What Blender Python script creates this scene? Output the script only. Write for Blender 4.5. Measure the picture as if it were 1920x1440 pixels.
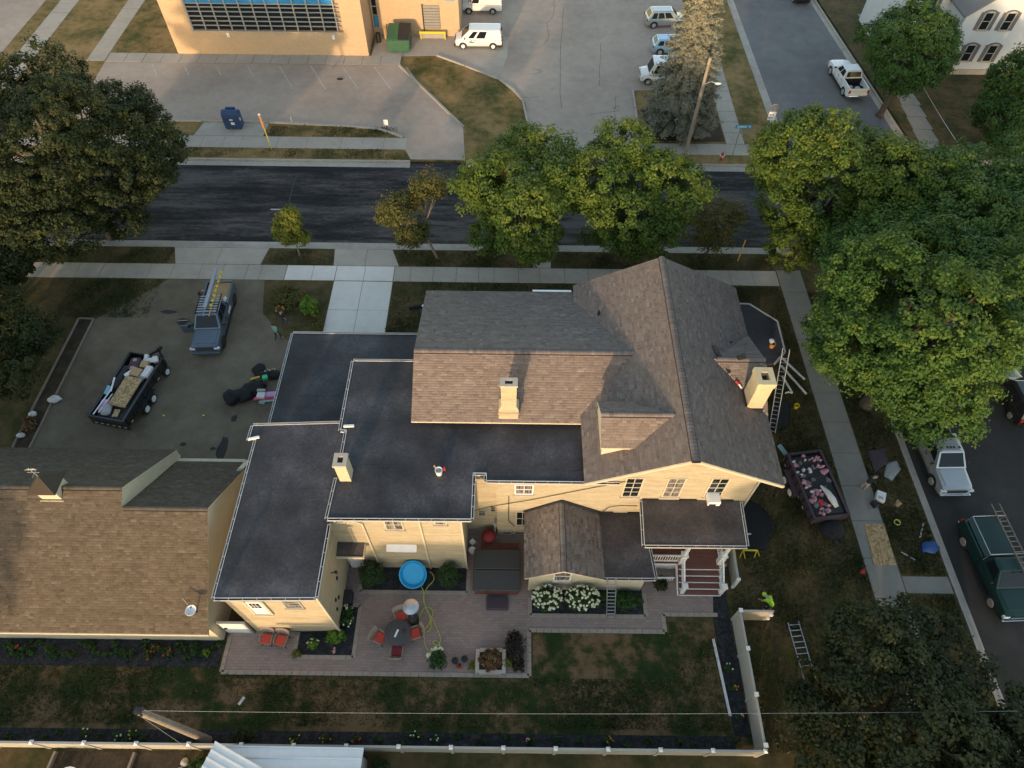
import bpy, bmesh, math, random
import numpy as np
from mathutils import Vector, Matrix, Euler

for o in list(bpy.data.objects):
    bpy.data.objects.remove(o)
SC = bpy.context.scene
COL = SC.collection
R = math.radians
random.seed(11)
rng = np.random.default_rng(7)

# ------------------------------------------------------------------ camera, sky, sun, exposure
cd = bpy.data.cameras.new('camera'); cam = bpy.data.objects.new('camera', cd); COL.objects.link(cam)
cd.sensor_width = 36.0; cd.lens = 23.74; cd.clip_start = 0.5; cd.clip_end = 4000
cam.matrix_world = Matrix.Translation((0, 0, 38)) @ Matrix.Rotation(R(35.4), 4, 'X') @ Matrix.Rotation(R(0.7), 4, 'Z')
SC.camera = cam

SUN_EL, SUN_AZ = 9.0, 14.0          # elevation; the light travels this many degrees to the right of +Y
w = bpy.data.worlds.new('World'); SC.world = w; w.use_nodes = True
wn = w.node_tree.nodes; wl = w.node_tree.links
sky = wn.new('ShaderNodeTexSky'); sky.sky_type = 'NISHITA'; sky.sun_disc = False
sky.sun_elevation = R(SUN_EL); sky.sun_rotation = R(180 + SUN_AZ)
sky.air_density = 1.0; sky.dust_density = 0.6; sky.ozone_density = 0.0
wl.new(sky.outputs[0], wn['Background'].inputs[0]); wn['Background'].inputs[1].default_value = 0.15
sl = bpy.data.lights.new('sun', 'SUN'); sl.energy = 1.45; sl.angle = R(1.5); sl.color = (1.0, 0.70, 0.42)
sun = bpy.data.objects.new('sun', sl); COL.objects.link(sun)
d = Vector((math.sin(R(SUN_AZ)) * math.cos(R(SUN_EL)), math.cos(R(SUN_AZ)) * math.cos(R(SUN_EL)), -math.sin(R(SUN_EL))))
sun.rotation_euler = d.to_track_quat('-Z', 'Y').to_euler(); sun.location = (0, 0, 60)
vs = SC.view_settings; vs.view_transform = 'Standard'; vs.look = 'None'; vs.exposure = 1.58; vs.gamma = 1.0
vs.use_curve_mapping = False

# ------------------------------------------------------------------ mesh builder
class MB:
    def __init__(s): s.v = []; s.f = []; s.m = []
    def add(s, vs_, fs, m=0):
        o = len(s.v); s.v.extend([(float(a[0]), float(a[1]), float(a[2])) for a in vs_])
        s.f.extend([tuple(i + o for i in f) for f in fs]); s.m.extend([m] * len(fs)); return s
    def box(s, x0, x1, y0, y1, z0, z1, m=0):
        return s.add([(x0,y0,z0),(x1,y0,z0),(x1,y1,z0),(x0,y1,z0),(x0,y0,z1),(x1,y0,z1),(x1,y1,z1),(x0,y1,z1)],
                     [(0,3,2,1),(4,5,6,7),(0,1,5,4),(1,2,6,5),(2,3,7,6),(3,0,4,7)], m)
    def obox(s, c, size, rz=0, rx=0, ry=0, m=0):
        M = Matrix.Translation(c) @ Euler((rx, ry, rz)).to_matrix().to_4x4()
        a, b, h = size[0]/2, size[1]/2, size[2]/2
        vs_ = [M @ Vector(p) for p in [(-a,-b,-h),(a,-b,-h),(a,b,-h),(-a,b,-h),(-a,-b,h),(a,-b,h),(a,b,h),(-a,b,h)]]
        return s.add(vs_, [(0,3,2,1),(4,5,6,7),(0,1,5,4),(1,2,6,5),(2,3,7,6),(3,0,4,7)], m)
    def beam(s, p0, p1, w_, h_, m=0):
        p0, p1 = Vector(p0), Vector(p1); dd = (p1-p0).normalized()
        up = Vector((0,0,1)) if abs(dd.z) < 0.95 else Vector((0,1,0))
        sd = dd.cross(up).normalized()*w_/2; u = sd.cross(dd).normalized()*h_/2
        vs_ = []
        for p in (p0, p1): vs_ += [p-sd-u, p+sd-u, p+sd+u, p-sd+u]
        return s.add(vs_, [(0,1,2,3),(7,6,5,4),(0,4,5,1),(1,5,6,2),(2,6,7,3),(3,7,4,0)], m)
    def prism(s, poly, z0, z1, m=0):
        n = len(poly)
        a = sum(poly[i][0]*poly[(i+1)%n][1]-poly[(i+1)%n][0]*poly[i][1] for i in range(n))
        if a < 0: poly = poly[::-1]
        vs_ = [(p[0],p[1],z0) for p in poly]+[(p[0],p[1],z1) for p in poly]
        fs = [tuple(range(n))[::-1], tuple(range(n, 2*n))]+[(i,(i+1)%n,n+(i+1)%n,n+i) for i in range(n)]
        return s.add(vs_, fs, m)
    def slabz(s, pts, t, m=0):
        """closed slab under a planar polygon given in 3-D (top), thickness t straight down"""
        n = len(pts)
        a = sum(pts[i][0]*pts[(i+1)%n][1]-pts[(i+1)%n][0]*pts[i][1] for i in range(n))
        if a < 0: pts = pts[::-1]
        vs_ = [(p[0],p[1],p[2]-t) for p in pts]+[tuple(p) for p in pts]
        return s.add(vs_, [tuple(range(n))[::-1], tuple(range(n,2*n))]+[(i,(i+1)%n,n+(i+1)%n,n+i) for i in range(n)], m)
    def wall(s, p0, p1, zb, t0, t1, th=0.3, m=0, mid=None):
        """wall from p0 to p1 (outer face on the right-hand side), base zb, tops t0,t1 (mid = (fraction, top) gives a gable)"""
        p0, p1 = Vector((p0[0],p0[1],0)), Vector((p1[0],p1[1],0)); dd = (p1-p0)
        nn = Vector((-dd.y, dd.x, 0)).normalized()*th
        prof = [(0,zb),(1,zb),(1,t1)]+([mid] if mid else [])+[(0,t0)]
        n = len(prof); vs_ = []
        for off in (Vector((0,0,0)), nn):
            for u, z in prof:
                p = p0+dd*u+off; vs_.append((p.x,p.y,z))
        return s.add(vs_, [tuple(range(n)), tuple(range(n,2*n))[::-1]]+[((i+1)%n,i,n+i,n+(i+1)%n) for i in range(n)], m)
    def tube(s, pts, r, n=8, r1=None, m=0, cap=True):
        pts = [Vector(p) for p in pts]; k = len(pts); rings = []; prev = None
        for i, p in enumerate(pts):
            t = ((pts[min(i+1,k-1)]-pts[max(i-1,0)])).normalized()
            if prev is None:
                a = Vector((0,0,1)) if abs(t.z) < .9 else Vector((1,0,0))
                u = t.cross(a).normalized()
            else:
                u = prev-t*prev.dot(t)
                u = u.normalized() if u.length > 1e-6 else t.orthogonal().normalized()
            prev = u; v_ = t.cross(u)
            rr = r[i] if isinstance(r,(list,tuple)) else (r if r1 is None else r+(r1-r)*i/max(1,k-1))
            rings.append([p+(u*math.cos(2*math.pi*j/n)+v_*math.sin(2*math.pi*j/n))*rr for j in range(n)])
        return s.loft(rings, cap, m)
    def loft(s, rings, cap=True, m=0):
        n = len(rings[0]); k = len(rings); vs_ = [p for r_ in rings for p in r_]; fs = []
        for i in range(k-1):
            for j in range(n):
                fs.append((i*n+j, i*n+(j+1)%n, (i+1)*n+(j+1)%n, (i+1)*n+j))
        if cap: fs += [tuple(range(n))[::-1], tuple(range((k-1)*n, k*n))]
        return s.add(vs_, fs, m)
    def lathe(s, prof, c=(0,0,0), n=20, m=0):
        rings = [[(c[0]+r_*math.cos(2*math.pi*j/n), c[1]+r_*math.sin(2*math.pi*j/n), c[2]+z) for j in range(n)] for r_, z in prof]
        return s.loft(rings, True, m)
    def ell(s, c, r, n=12, k=8, m=0):
        rings = []
        for i in range(k+1):
            t = math.pi*i/k
            rr = max(math.sin(t),1e-3)
            rings.append([(c[0]+r[0]*rr*math.cos(2*math.pi*j/n), c[1]+r[1]*rr*math.sin(2*math.pi*j/n), c[2]-r[2]*math.cos(t)) for j in range(n)])
        return s.loft(rings, True, m)
    def xf(s, M):
        s.v = [tuple(M @ Vector(p)) for p in s.v]; return s

ROOTM = {}
def _link(o, parent):
    COL.objects.link(o)
    if parent is not None: o.parent = parent; ROOTM[o.name] = ROOTM[parent.name]
    else: ROOTM[o.name] = Matrix()
    return o
def tag(o, label=None, cat=None, group=None, kind=None):
    if label: o['label'] = label
    if cat: o['category'] = cat
    if group: o['group'] = group
    if kind: o['kind'] = kind
    return o
def thing(name, label, cat, loc=(0,0,0), rz=0, group=None, rx=0, ry=0):
    o = bpy.data.objects.new(name, None); COL.objects.link(o); o.empty_display_size = 0.3
    o.location = loc; o.rotation_euler = (rx, ry, rz)
    ROOTM[o.name] = Matrix.Translation(loc) @ Euler((rx,ry,rz)).to_matrix().to_4x4()
    return tag(o, label, cat, group)
def build(mb, name, mats, parent=None, smooth=False, bevel=0, world=True, kind=None, label=None, cat=None, group=None, seg=1):
    if not isinstance(mats, (list, tuple)): mats = [mats]
    me = bpy.data.meshes.new(name)
    vs_ = mb.v
    if parent is not None and world:
        inv = ROOTM[parent.name].inverted(); vs_ = [tuple(inv @ Vector(p)) for p in vs_]
    me.from_pydata(vs_, [], mb.f); me.validate()
    for mt in mats: me.materials.append(mt)
    if len(mats) > 1 and len(me.polygons) == len(mb.m): me.polygons.foreach_set('material_index', mb.m)
    if smooth:
        me.polygons.foreach_set('use_smooth', [True]*len(me.polygons))
        if smooth != 'all': me.set_sharp_from_angle(angle=R(40))
    o = bpy.data.objects.new(name, me); _link(o, parent)
    if bevel:
        b = o.modifiers.new('Bevel', 'BEVEL'); b.width = bevel; b.segments = seg; b.limit_method = 'ANGLE'; b.angle_limit = R(35)
    return tag(o, label, cat, group, kind)
def part(parent, name, mats, fn, **k):
    mb = MB(); fn(mb); return build(mb, name, mats, parent, **k)
def inst(src, name, parent, loc=None, rz=None, scale=None):
    o = bpy.data.objects.new(name, src.data); _link(o, parent)
    if loc is not None: o.location = loc
    if rz is not None: o.rotation_euler = (0,0,rz)
    if scale is not None: o.scale = scale
    return o
def dup(root, loc, rz=0, label=None, group=None):
    def cp(o, par):
        c = o.copy(); COL.objects.link(c); c.parent = par
        for ch in o.children: cp(ch, c)
        return c
    r = cp(root, None); r.location = loc; r.rotation_euler = (0,0,rz)
    if label: r['label'] = label
    if group: r['group'] = group
    return r
def fastmesh(name, V, F, mats, tone=None, smooth=False):
    """V (n,3) float, F (m,4) int"""
    me = bpy.data.meshes.new(name); V = np.asarray(V, np.float32); F = np.asarray(F, np.int32)
    me.vertices.add(len(V)); me.vertices.foreach_set('co', V.ravel())
    me.loops.add(F.size); me.loops.foreach_set('vertex_index', F.ravel())
    me.polygons.add(len(F)); me.polygons.foreach_set('loop_start', np.arange(0, F.size, F.shape[1], dtype=np.int32))
    if tone is not None:
        at = me.attributes.new('tone', 'FLOAT', 'FACE'); at.data.foreach_set('value', np.asarray(tone, np.float32))
    for mt in mats: me.materials.append(mt)
    me.update(); me.validate()
    if smooth: me.polygons.foreach_set('use_smooth', [True]*len(me.polygons))
    return me

# ------------------------------------------------------------------ materials
def _mat(name):
    m = bpy.data.materials.new(name); m.use_nodes = True
    nt = m.node_tree; return m, nt, nt.nodes['Principled BSDF']
def N(nt, t, **k):
    n = nt.nodes.new(t)
    for a, b in k.items():
        if a in n.inputs: n.inputs[a].default_value = b
        else: setattr(n, a, b)
    return n
def coords(nt, space='Object', scale=(1,1,1)):
    if space == 'World':
        g = N(nt, 'ShaderNodeNewGeometry'); src = g.outputs['Position']
    else:
        src = N(nt, 'ShaderNodeTexCoord').outputs[space]
    mp = N(nt, 'ShaderNodeMapping'); mp.inputs['Scale'].default_value = scale
    nt.links.new(src, mp.inputs[0]); return mp.outputs[0]
def noise(nt, vec, scale, detail=4, rough=.55):
    n = N(nt, 'ShaderNodeTexNoise', Scale=scale, Detail=detail, Roughness=rough); nt.links.new(vec, n.inputs['Vector']); return n.outputs['Fac']
def ramp(nt, fac, stops, interp='LINEAR'):
    r_ = N(nt, 'ShaderNodeValToRGB'); e = r_.color_ramp; e.interpolation = interp
    while len(e.elements) < len(stops): e.elements.new(0.5)
    for el, (p, c) in zip(e.elements, stops): el.position = p; el.color = (*c, 1) if len(c) == 3 else c
    nt.links.new(fac, r_.inputs[0]); return r_.outputs[0]
def mixc(nt, fac, a, b, mode='MIX'):
    m = N(nt, 'ShaderNodeMix', data_type='RGBA', blend_type=mode)
    if isinstance(fac, (int, float)): m.inputs[0].default_value = fac
    else: nt.links.new(fac, m.inputs[0])
    for i, x in ((6,a),(7,b)):
        if isinstance(x, tuple): m.inputs[i].default_value = (*x[:3], 1)
        else: nt.links.new(x, m.inputs[i])
    return m.outputs[2]
def mathn(nt, op, a, b=0.0):
    m = N(nt, 'ShaderNodeMath', operation=op)
    for i, x in ((0,a),(1,b)):
        if isinstance(x, (int,float)): m.inputs[i].default_value = x
        else: nt.links.new(x, m.inputs[i])
    return m.outputs[0]
def bump(nt, h, bs, strength=.3, dist=.02):
    b = N(nt, 'ShaderNodeBump', Strength=strength, Distance=dist); nt.links.new(h, b.inputs['Height']); nt.links.new(b.outputs[0], bs.inputs['Normal'])
def sc_(c, k): return tuple(min(1, max(0, x*k)) for x in c)

def plain(name, col, rough=.6, metal=0., var=.18, scale=3., spec=.5, bmp=0., fine=40., coat=0.):
    m, nt, b = _mat(name)
    v = coords(nt, 'Object')
    n1 = noise(nt, v, scale, 5); n2 = noise(nt, v, fine, 3)
    f_ = mathn(nt, 'ADD', mathn(nt, 'MULTIPLY', n1, .65), mathn(nt, 'MULTIPLY', n2, .35))
    c = ramp(nt, f_, [(.3, sc_(col, 1-var)), (.7, sc_(col, 1+var))])
    nt.links.new(c, b.inputs['Base Color']); b.inputs['Roughness'].default_value = rough
    b.inputs['Metallic'].default_value = metal; b.inputs['Specular IOR Level'].default_value = spec
    if coat: b.inputs['Coat Weight'].default_value = coat; b.inputs['Coat Roughness'].default_value = .08
    if bmp: bump(nt, f_, b, bmp, .02)
    return m

MT = {}
def ground_mat(name, stops, s1=.35, s2=3., s3=30., rough=.95, bmp=.5, space='World', stretch=(1,1,1), w=(.5,.3,.2)):
    m, nt, b = _mat(name); v = coords(nt, space, stretch)
    a = noise(nt, v, s1, 4, .6); c_ = noise(nt, v, s2, 5, .65); d_ = noise(nt, v, s3, 3, .6)
    f_ = mathn(nt, 'ADD', mathn(nt, 'ADD', mathn(nt,'MULTIPLY',a,w[0]), mathn(nt,'MULTIPLY',c_,w[1])), mathn(nt,'MULTIPLY',d_,w[2]))
    col = ramp(nt, f_, stops)
    nt.links.new(col, b.inputs['Base Color']); b.inputs['Roughness'].default_value = rough; b.inputs['Specular IOR Level'].default_value = .2
    bump(nt, mathn(nt,'ADD',c_,d_), b, bmp, .04); return m
# lawns: parched, with green and bare-earth patches
MT['lawn'] = ground_mat('lawn_dry', [(.35,(.026,.034,.010)),(.44,(.046,.046,.015)),(.51,(.082,.062,.026)),(.59,(.12,.085,.040)),(.68,(.135,.096,.05))], .4, 2.0, 22)
MT['lawn_green'] = ground_mat('lawn_green', [(.36,(.045,.058,.013)),(.43,(.085,.078,.021)),(.49,(.17,.118,.042)),(.57,(.26,.172,.072)),(.7,(.27,.18,.085))], .28, 1.4, 20)
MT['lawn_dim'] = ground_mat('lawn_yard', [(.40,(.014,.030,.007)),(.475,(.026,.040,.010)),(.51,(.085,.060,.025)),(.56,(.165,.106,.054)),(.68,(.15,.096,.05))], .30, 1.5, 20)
MT['soil'] = ground_mat('bed_soil', [(.35,(.028,.022,.016)),(.5,(.055,.042,.028)),(.65,(.10,.075,.05))], 1, 6, 40)
MT['ground'] = ground_mat('terrain', [(.35,(.03,.045,.014)),(.5,(.07,.066,.026)),(.65,(.12,.095,.05))], .1, 1, 12)
MT['asphalt_old'] = ground_mat('asphalt_lot', [(.36,(.275,.222,.178)),(.5,(.36,.292,.236)),(.64,(.435,.355,.288))], .12, 1.3, 45, .9, .25)
MT['asphalt_drive'] = ground_mat('asphalt_drive', [(.34,(.080,.065,.045)),(.46,(.132,.108,.075)),(.56,(.165,.136,.097)),(.66,(.215,.178,.128))], .22, 1.0, 26, .92, .3)
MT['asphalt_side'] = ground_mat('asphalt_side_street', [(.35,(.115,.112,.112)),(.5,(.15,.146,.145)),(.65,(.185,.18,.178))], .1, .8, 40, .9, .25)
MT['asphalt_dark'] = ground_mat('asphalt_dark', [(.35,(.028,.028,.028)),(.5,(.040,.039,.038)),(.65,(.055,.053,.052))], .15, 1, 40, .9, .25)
MT['asphalt_fresh'] = ground_mat('asphalt_sealed', [(.40,(.011,.011,.012)),(.46,(.018,.018,.019)),(.51,(.046,.042,.041)),(.58,(.095,.085,.080))], .5, 2.2, 14, .8, .25, stretch=(.16,1.0,1), w=(.42,.34,.24))
MT['concrete'] = ground_mat('concrete_walk', [(.33,(.30,.262,.215)),(.5,(.37,.328,.275)),(.67,(.44,.392,.33))], .3, 2, 35, .9, .2)
MT['concrete_new'] = ground_mat('concrete_new', [(.33,(.56,.52,.47)),(.5,(.64,.60,.545)),(.67,(.71,.67,.61))], .3, 2, 35, .85, .15)
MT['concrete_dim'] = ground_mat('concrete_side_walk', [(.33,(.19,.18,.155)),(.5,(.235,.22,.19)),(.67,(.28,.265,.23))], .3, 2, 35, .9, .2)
MT['kerb'] = ground_mat('kerb_concrete', [(.33,(.28,.25,.21)),(.5,(.36,.325,.28)),(.67,(.43,.40,.35))], .5, 4, 40, .9, .25)
MT['gravel'] = ground_mat('slate_chippings', [(.36,(.008,.009,.010)),(.48,(.020,.022,.024)),(.58,(.045,.047,.050)),(.68,(.14,.14,.145))], 3, 9, 24, .85, .9, w=(.3,.4,.3))
MT['paint'] = plain('road_paint', (.42,.39,.34), .85, var=.45, scale=3)

def brick_mat(name, c1, c2, mort, s=(.21,.075), wear=.5, rough=.9, space='World', bstr=.4, stain=(.28,.22,.15)):
    m, nt, b = _mat(name)
    g = coords(nt, space); sp = N(nt,'ShaderNodeSeparateXYZ'); nt.links.new(g, sp.inputs[0])
    cb = N(nt,'ShaderNodeCombineXYZ'); nt.links.new(mathn(nt,'ADD',sp.outputs[0],sp.outputs[1]), cb.inputs[0]); nt.links.new(sp.outputs[2], cb.inputs[1])
    br = N(nt,'ShaderNodeTexBrick', Scale=1.0); br.inputs['Brick Width'].default_value = s[0]; br.inputs['Row Height'].default_value = s[1]
    br.inputs['Mortar Size'].default_value = .006; br.inputs['Color1'].default_value = (*c1,1); br.inputs['Color2'].default_value = (*c2,1); br.inputs['Mortar'].default_value = (*mort,1)
    br.inputs['Bias'].default_value = -.1
    nt.links.new(cb.outputs[0], br.inputs['Vector'])
    st = coords(nt, space, (.40,.40,3.0)); n1 = noise(nt, st, 1.25, 8, .74); n3 = noise(nt, coords(nt, space, (.35,.35,.5)), .9, 4, .6); n2 = noise(nt, g, 14, 3)
    c = mixc(nt, mathn(nt,'MULTIPLY', ramp(nt, n1, [(.44,(0,0,0)),(.66,(1,1,1))]), wear*.8), br.outputs['Color'], stain)
    c = mixc(nt, mathn(nt,'MULTIPLY', ramp(nt, n3, [(.45,(0,0,0)),(.7,(1,1,1))]), wear*.6), c, sc_(stain,1.5))
    c = mixc(nt, mathn(nt,'MULTIPLY',n2,.3), c, sc_(c2,1.15))
    nt.links.new(c, b.inputs['Base Color']); b.inputs['Roughness'].default_value = rough; b.inputs['Specular IOR Level'].default_value = .25
    bump(nt, mathn(nt,'ADD',br.outputs['Fac'],mathn(nt,'MULTIPLY',n2,-.6)), b, bstr, .012); return m
MT['cream_brick'] = brick_mat('cream_brick', (.40,.34,.23), (.49,.42,.295), (.30,.255,.175), wear=.95, stain=(.26,.20,.12))
MT['po_brick'] = brick_mat('tan_brick', (.46,.315,.185), (.54,.38,.23), (.47,.36,.24), wear=.25, stain=(.33,.23,.14))
MT['chim_brick'] = brick_mat('old_cream_brick', (.52,.44,.30), (.63,.55,.38), (.34,.27,.18), (.22,.085), wear=.6, bstr=.8)
MT['stucco'] = plain('cream_stucco', (.50,.44,.31), .9, var=.1, scale=1.5, bmp=.15)
MT['chim_render'] = plain('yellow_render', (.50,.40,.24), .9, var=.16, scale=2.5, bmp=.25)
MT['siding'] = plain('white_siding', (.52,.54,.56), .7, var=.06, scale=1.2)  # kept below full white, tree shade on the house worked into the colour

def shingle_mat(name, stops):
    m, nt, b = _mat(name)
    a = N(nt,'ShaderNodeAttribute', attribute_name='tone'); v = coords(nt,'World')
    n1 = noise(nt, v, 45, 3); n2 = noise(nt, v, .5, 3)
    f_ = mathn(nt,'ADD', a.outputs['Fac'], mathn(nt,'ADD', mathn(nt,'MULTIPLY',n1,.30), mathn(nt,'MULTIPLY',n2,.14)))
    f_ = mathn(nt,'SUBTRACT', f_, .22)
    c = ramp(nt, f_, stops); nt.links.new(c, b.inputs['Base Color']); b.inputs['Roughness'].default_value = .95; b.inputs['Specular IOR Level'].default_value = .15
    bump(nt, n1, b, .5, .01); return m
SH = [(.0,(.118,.092,.082)),(.35,(.148,.118,.105)),(.65,(.178,.145,.130)),(1,(.225,.19,.172))]
MT['shingle'] = shingle_mat('asphalt_shingle', SH)
MT['shingle_tan'] = shingle_mat('asphalt_shingle_tan', [(.0,(.058,.047,.036)),(.35,(.076,.062,.048)),(.65,(.094,.078,.062)),(1,(.122,.104,.085))])  # tones lowered evenly to stand in for the frame's darker lower edge
MT['shingle_old'] = shingle_mat('asphalt_shingle_old', [(.0,(.11,.092,.082)),(.35,(.155,.130,.117)),(.65,(.205,.176,.160)),(1,(.27,.24,.22))])
def epdm_mat(name, c):
    m, nt, b = _mat(name); v = coords(nt,'World'); n1 = noise(nt, v, .35, 5, .6); n2 = noise(nt, v, 7, 5, .7); n3 = noise(nt, v, 60, 2)
    f_ = mathn(nt,'ADD', mathn(nt,'MULTIPLY',n1,.6), mathn(nt,'ADD', mathn(nt,'MULTIPLY',n2,.3), mathn(nt,'MULTIPLY',n3,.1)))
    col = ramp(nt, f_, [(.38,sc_(c,.5)),(.48,c),(.55,sc_(c,1.5)),(.64,sc_(c,2.7))])
    sp = noise(nt, v, 3.1, 1); vr = N(nt,'ShaderNodeTexVoronoi', Scale=2.0); nt.links.new(v, vr.inputs['Vector'])
    fl = ramp(nt, vr.outputs['Distance'], [(.0,(1,1,1)),(.030,(1,1,1)),(.045,(0,0,0))]); fl = mathn(nt,'MULTIPLY',fl,ramp(nt, noise(nt,v,.5,2), [(.52,(0,0,0)),(.6,(1,1,1))]))
    col = mixc(nt, mathn(nt,'MULTIPLY',fl,.6), col, (.30,.29,.28))
    nt.links.new(col, b.inputs['Base Color']); b.inputs['Roughness'].default_value = .62; b.inputs['Specular IOR Level'].default_value = .35
    bump(nt, mathn(nt,'ADD',n2,n3), b, .12, .01); return m
MT['epdm'] = epdm_mat('black_roof_membrane', (.033,.031,.034))
MT['epdm_brown'] = epdm_mat('brown_roof_membrane', (.050,.043,.042))

MT['white'] = plain('white_paint', (.74,.73,.70), .55, var=.06)
MT['cream'] = plain('cream_paint', (.52,.46,.34), .6, var=.07)
MT['gutter'] = plain('dull_white_metal', (.46,.45,.43), .5, var=.15, scale=2)
MT['vinyl'] = plain('white_vinyl', (.37,.35,.31), .5, var=.07, scale=.7)
MT['alu'] = plain('aluminium', (.55,.56,.58), .38, .85, var=.1)
MT['steel_dark'] = plain('dark_steel', (.03,.03,.032), .5, .3, var=.2)
MT['black'] = plain('black_plastic', (.016,.016,.017), .55, var=.2)
MT['blackfab'] = plain('black_tarp', (.007,.007,.008), .85, var=.3, scale=2, bmp=.3)
MT['rubber'] = plain('tyre_rubber', (.018,.018,.018), .85, var=.2)
MT['rim'] = plain('wheel_rim', (.55,.55,.54), .35, .7, var=.1)
MT['rim_white'] = plain('white_wheel', (.7,.7,.68), .5, var=.06)
MT['chrome'] = plain('chrome', (.7,.7,.7), .12, 1., var=.05)
MT['red'] = plain('red_cushion', (.46,.055,.030), .8, var=.15)
MT['red_dark'] = plain('dark_red_cushion', (.20,.018,.022), .8, var=.15)
MT['red_paint'] = plain('red_paint', (.42,.025,.022), .45, var=.15)
MT['wicker'] = plain('taupe_wicker', (.27,.20,.15), .8, var=.2, fine=60, bmp=.3)
MT['yellow'] = plain('yellow_plastic', (.62,.50,.03), .5, var=.12)
MT['gold'] = plain('amber_plastic', (.62,.36,.05), .5, var=.12)
MT['orange'] = plain('orange_plastic', (.46,.22,.09), .5, var=.1)
MT['blue_pool'] = plain('blue_pool_plastic', (.012,.32,.62), .45, var=.06)
MT['blue'] = plain('mail_blue', (.022,.050,.13), .4, var=.12)
MT['blue_tarp'] = plain('blue_tarp', (.02,.07,.24), .55, var=.25, scale=5, bmp=.4)
MT['blue_panel'] = plain('blue_spandrel', (.03,.22,.46), .4, var=.1)
MT['light_blue'] = plain('light_blue_foam', (.20,.38,.48), .7, var=.1)
MT['green_dump'] = plain('green_steel', (.035,.11,.055), .55, .1, var=.2)
MT['green_pl'] = plain('green_plastic', (.05,.42,.20), .5, var=.1)
MT['teal'] = plain('teal_cloth', (.12,.42,.30), .8, var=.12)
MT['hivis'] = plain('hi_vis_cloth', (.36,.72,.04), .75, var=.12, scale=6)
MT['hivis_strip'] = plain('reflective_strip', (.55,.72,.62), .5, var=.1)
MT['jeans'] = plain('blue_denim', (.055,.065,.13), .85, var=.2)
MT['dark_cloth'] = plain('dark_cloth', (.017,.017,.018), .85, var=.25)
MT['slate_cloth'] = plain('slate_cloth', (.045,.05,.055), .85, var=.2)
MT['camo'] = plain('brown_camo_cloth', (.10,.075,.05), .85, var=.6, scale=14)
MT['khaki'] = plain('khaki_cloth', (.36,.31,.25), .85, var=.12)
MT['skin'] = plain('skin', (.42,.26,.18), .6, var=.06)
MT['hair'] = plain('brown_hair', (.04,.026,.018), .7, var=.2)
MT['shoe'] = plain('worn_shoe', (.30,.28,.24), .7, var=.1)
MT['stone_cap'] = plain('limestone_cap', (.42,.36,.29), .9, var=.12, bmp=.2)
MT['wood_deck'] = plain('red_brown_decking', (.155,.060,.040), .7, var=.2, scale=1.5)
MT['wood_raw'] = plain('raw_timber', (.42,.29,.15), .8, var=.18, scale=2)
MT['wood_grey'] = plain('weathered_wood', (.23,.19,.15), .9, var=.25, scale=4, bmp=.3)
MT['wood_pole'] = plain('pole_timber', (.29,.235,.18), .9, var=.2, scale=2, bmp=.3)
MT['card'] = plain('cardboard', (.38,.25,.13), .85, var=.1)
MT['pink'] = plain('pink_insulation', (.44,.22,.25), .95, var=.3, scale=12, bmp=.5)
MT['pink_hot'] = plain('hot_pink_board', (.60,.045,.15), .7, var=.1)
MT['lilac'] = plain('lilac_board', (.46,.27,.46), .8, var=.12)
MT['mint'] = plain('mint_board', (.30,.50,.45), .7, var=.08)
MT['felt'] = plain('roofing_felt', (.024,.025,.028), .85, var=.35, scale=5, bmp=.5)
MT['offwhite'] = plain('offwhite_scrap', (.58,.56,.54), .75, var=.1)
MT['grey_pl'] = plain('grey_plastic', (.30,.30,.29), .6, var=.1)
MT['tub'] = plain('charcoal_vinyl_cover', (.040,.040,.039), .6, var=.12, scale=2)
MT['tub_side'] = plain('tub_cabinet', (.13,.042,.030), .7, var=.2)
MT['plum'] = plain('plum_plastic', (.058,.040,.048), .7, var=.12)
MT['slate_tile'] = plain('slate_table', (.052,.050,.050), .6, var=.2, scale=5)
MT['hose'] = plain('hose_yellow_green', (.48,.52,.09), .6, var=.08)
MT['rust'] = plain('rusty_foliage', (.16,.055,.02), .9, var=.3)
MT['shutter'] = plain('grey_shutter', (.13,.115,.12), .7, var=.08)
MT['grey_roof'] = plain('grey_shingle_far', (.16,.155,.155), .9, var=.15, scale=8)
MT['door_grey'] = plain('roller_door', (.26,.245,.22), .6, .2, var=.12)
MT['sign_blue'] = plain('street_sign_blue', (.02,.28,.55), .5, var=.05)
MT['ink'] = plain('dark_ink', (.02,.02,.025), .7, var=.05)
MT['ink_blue'] = plain('blue_ink', (.03,.20,.40), .6, var=.05)
MT['ink_red'] = plain('red_stripe', (.42,.08,.05), .6, var=.05)
MT['bark'] = plain('bark', (.075,.058,.042), .95, var=.35, scale=6, bmp=.6)
MT['bark_pale'] = plain('pale_bark', (.22,.17,.125), .95, var=.25, scale=6, bmp=.5)
MT['tail'] = plain('tail_lamp', (.34,.012,.012), .25, var=.05)
MT['lamp'] = plain('head_lamp', (.62,.64,.64), .12, .3, var=.05)
def paint(name, c, metal=.0, rough=.32):
    return plain(name, c, rough, metal, var=.05, scale=.8, coat=.6)
MT['car_grey'] = paint('blue_grey_paint', (.085,.115,.145), .3)
MT['car_white'] = paint('white_car_paint', (.70,.70,.68))
MT['car_silver'] = paint('silver_paint', (.42,.43,.43), .6)
MT['car_green'] = plain('dark_green_paint', (.005,.030,.026), .42, .1, var=.1, scale=.8)
MT['car_blue'] = paint('pale_blue_paint', (.30,.44,.58), .4)
MT['car_black'] = paint('black_car_paint', (.012,.012,.013))
MT['car_red'] = paint('dark_red_paint', (.12,.012,.012), .2)
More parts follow.
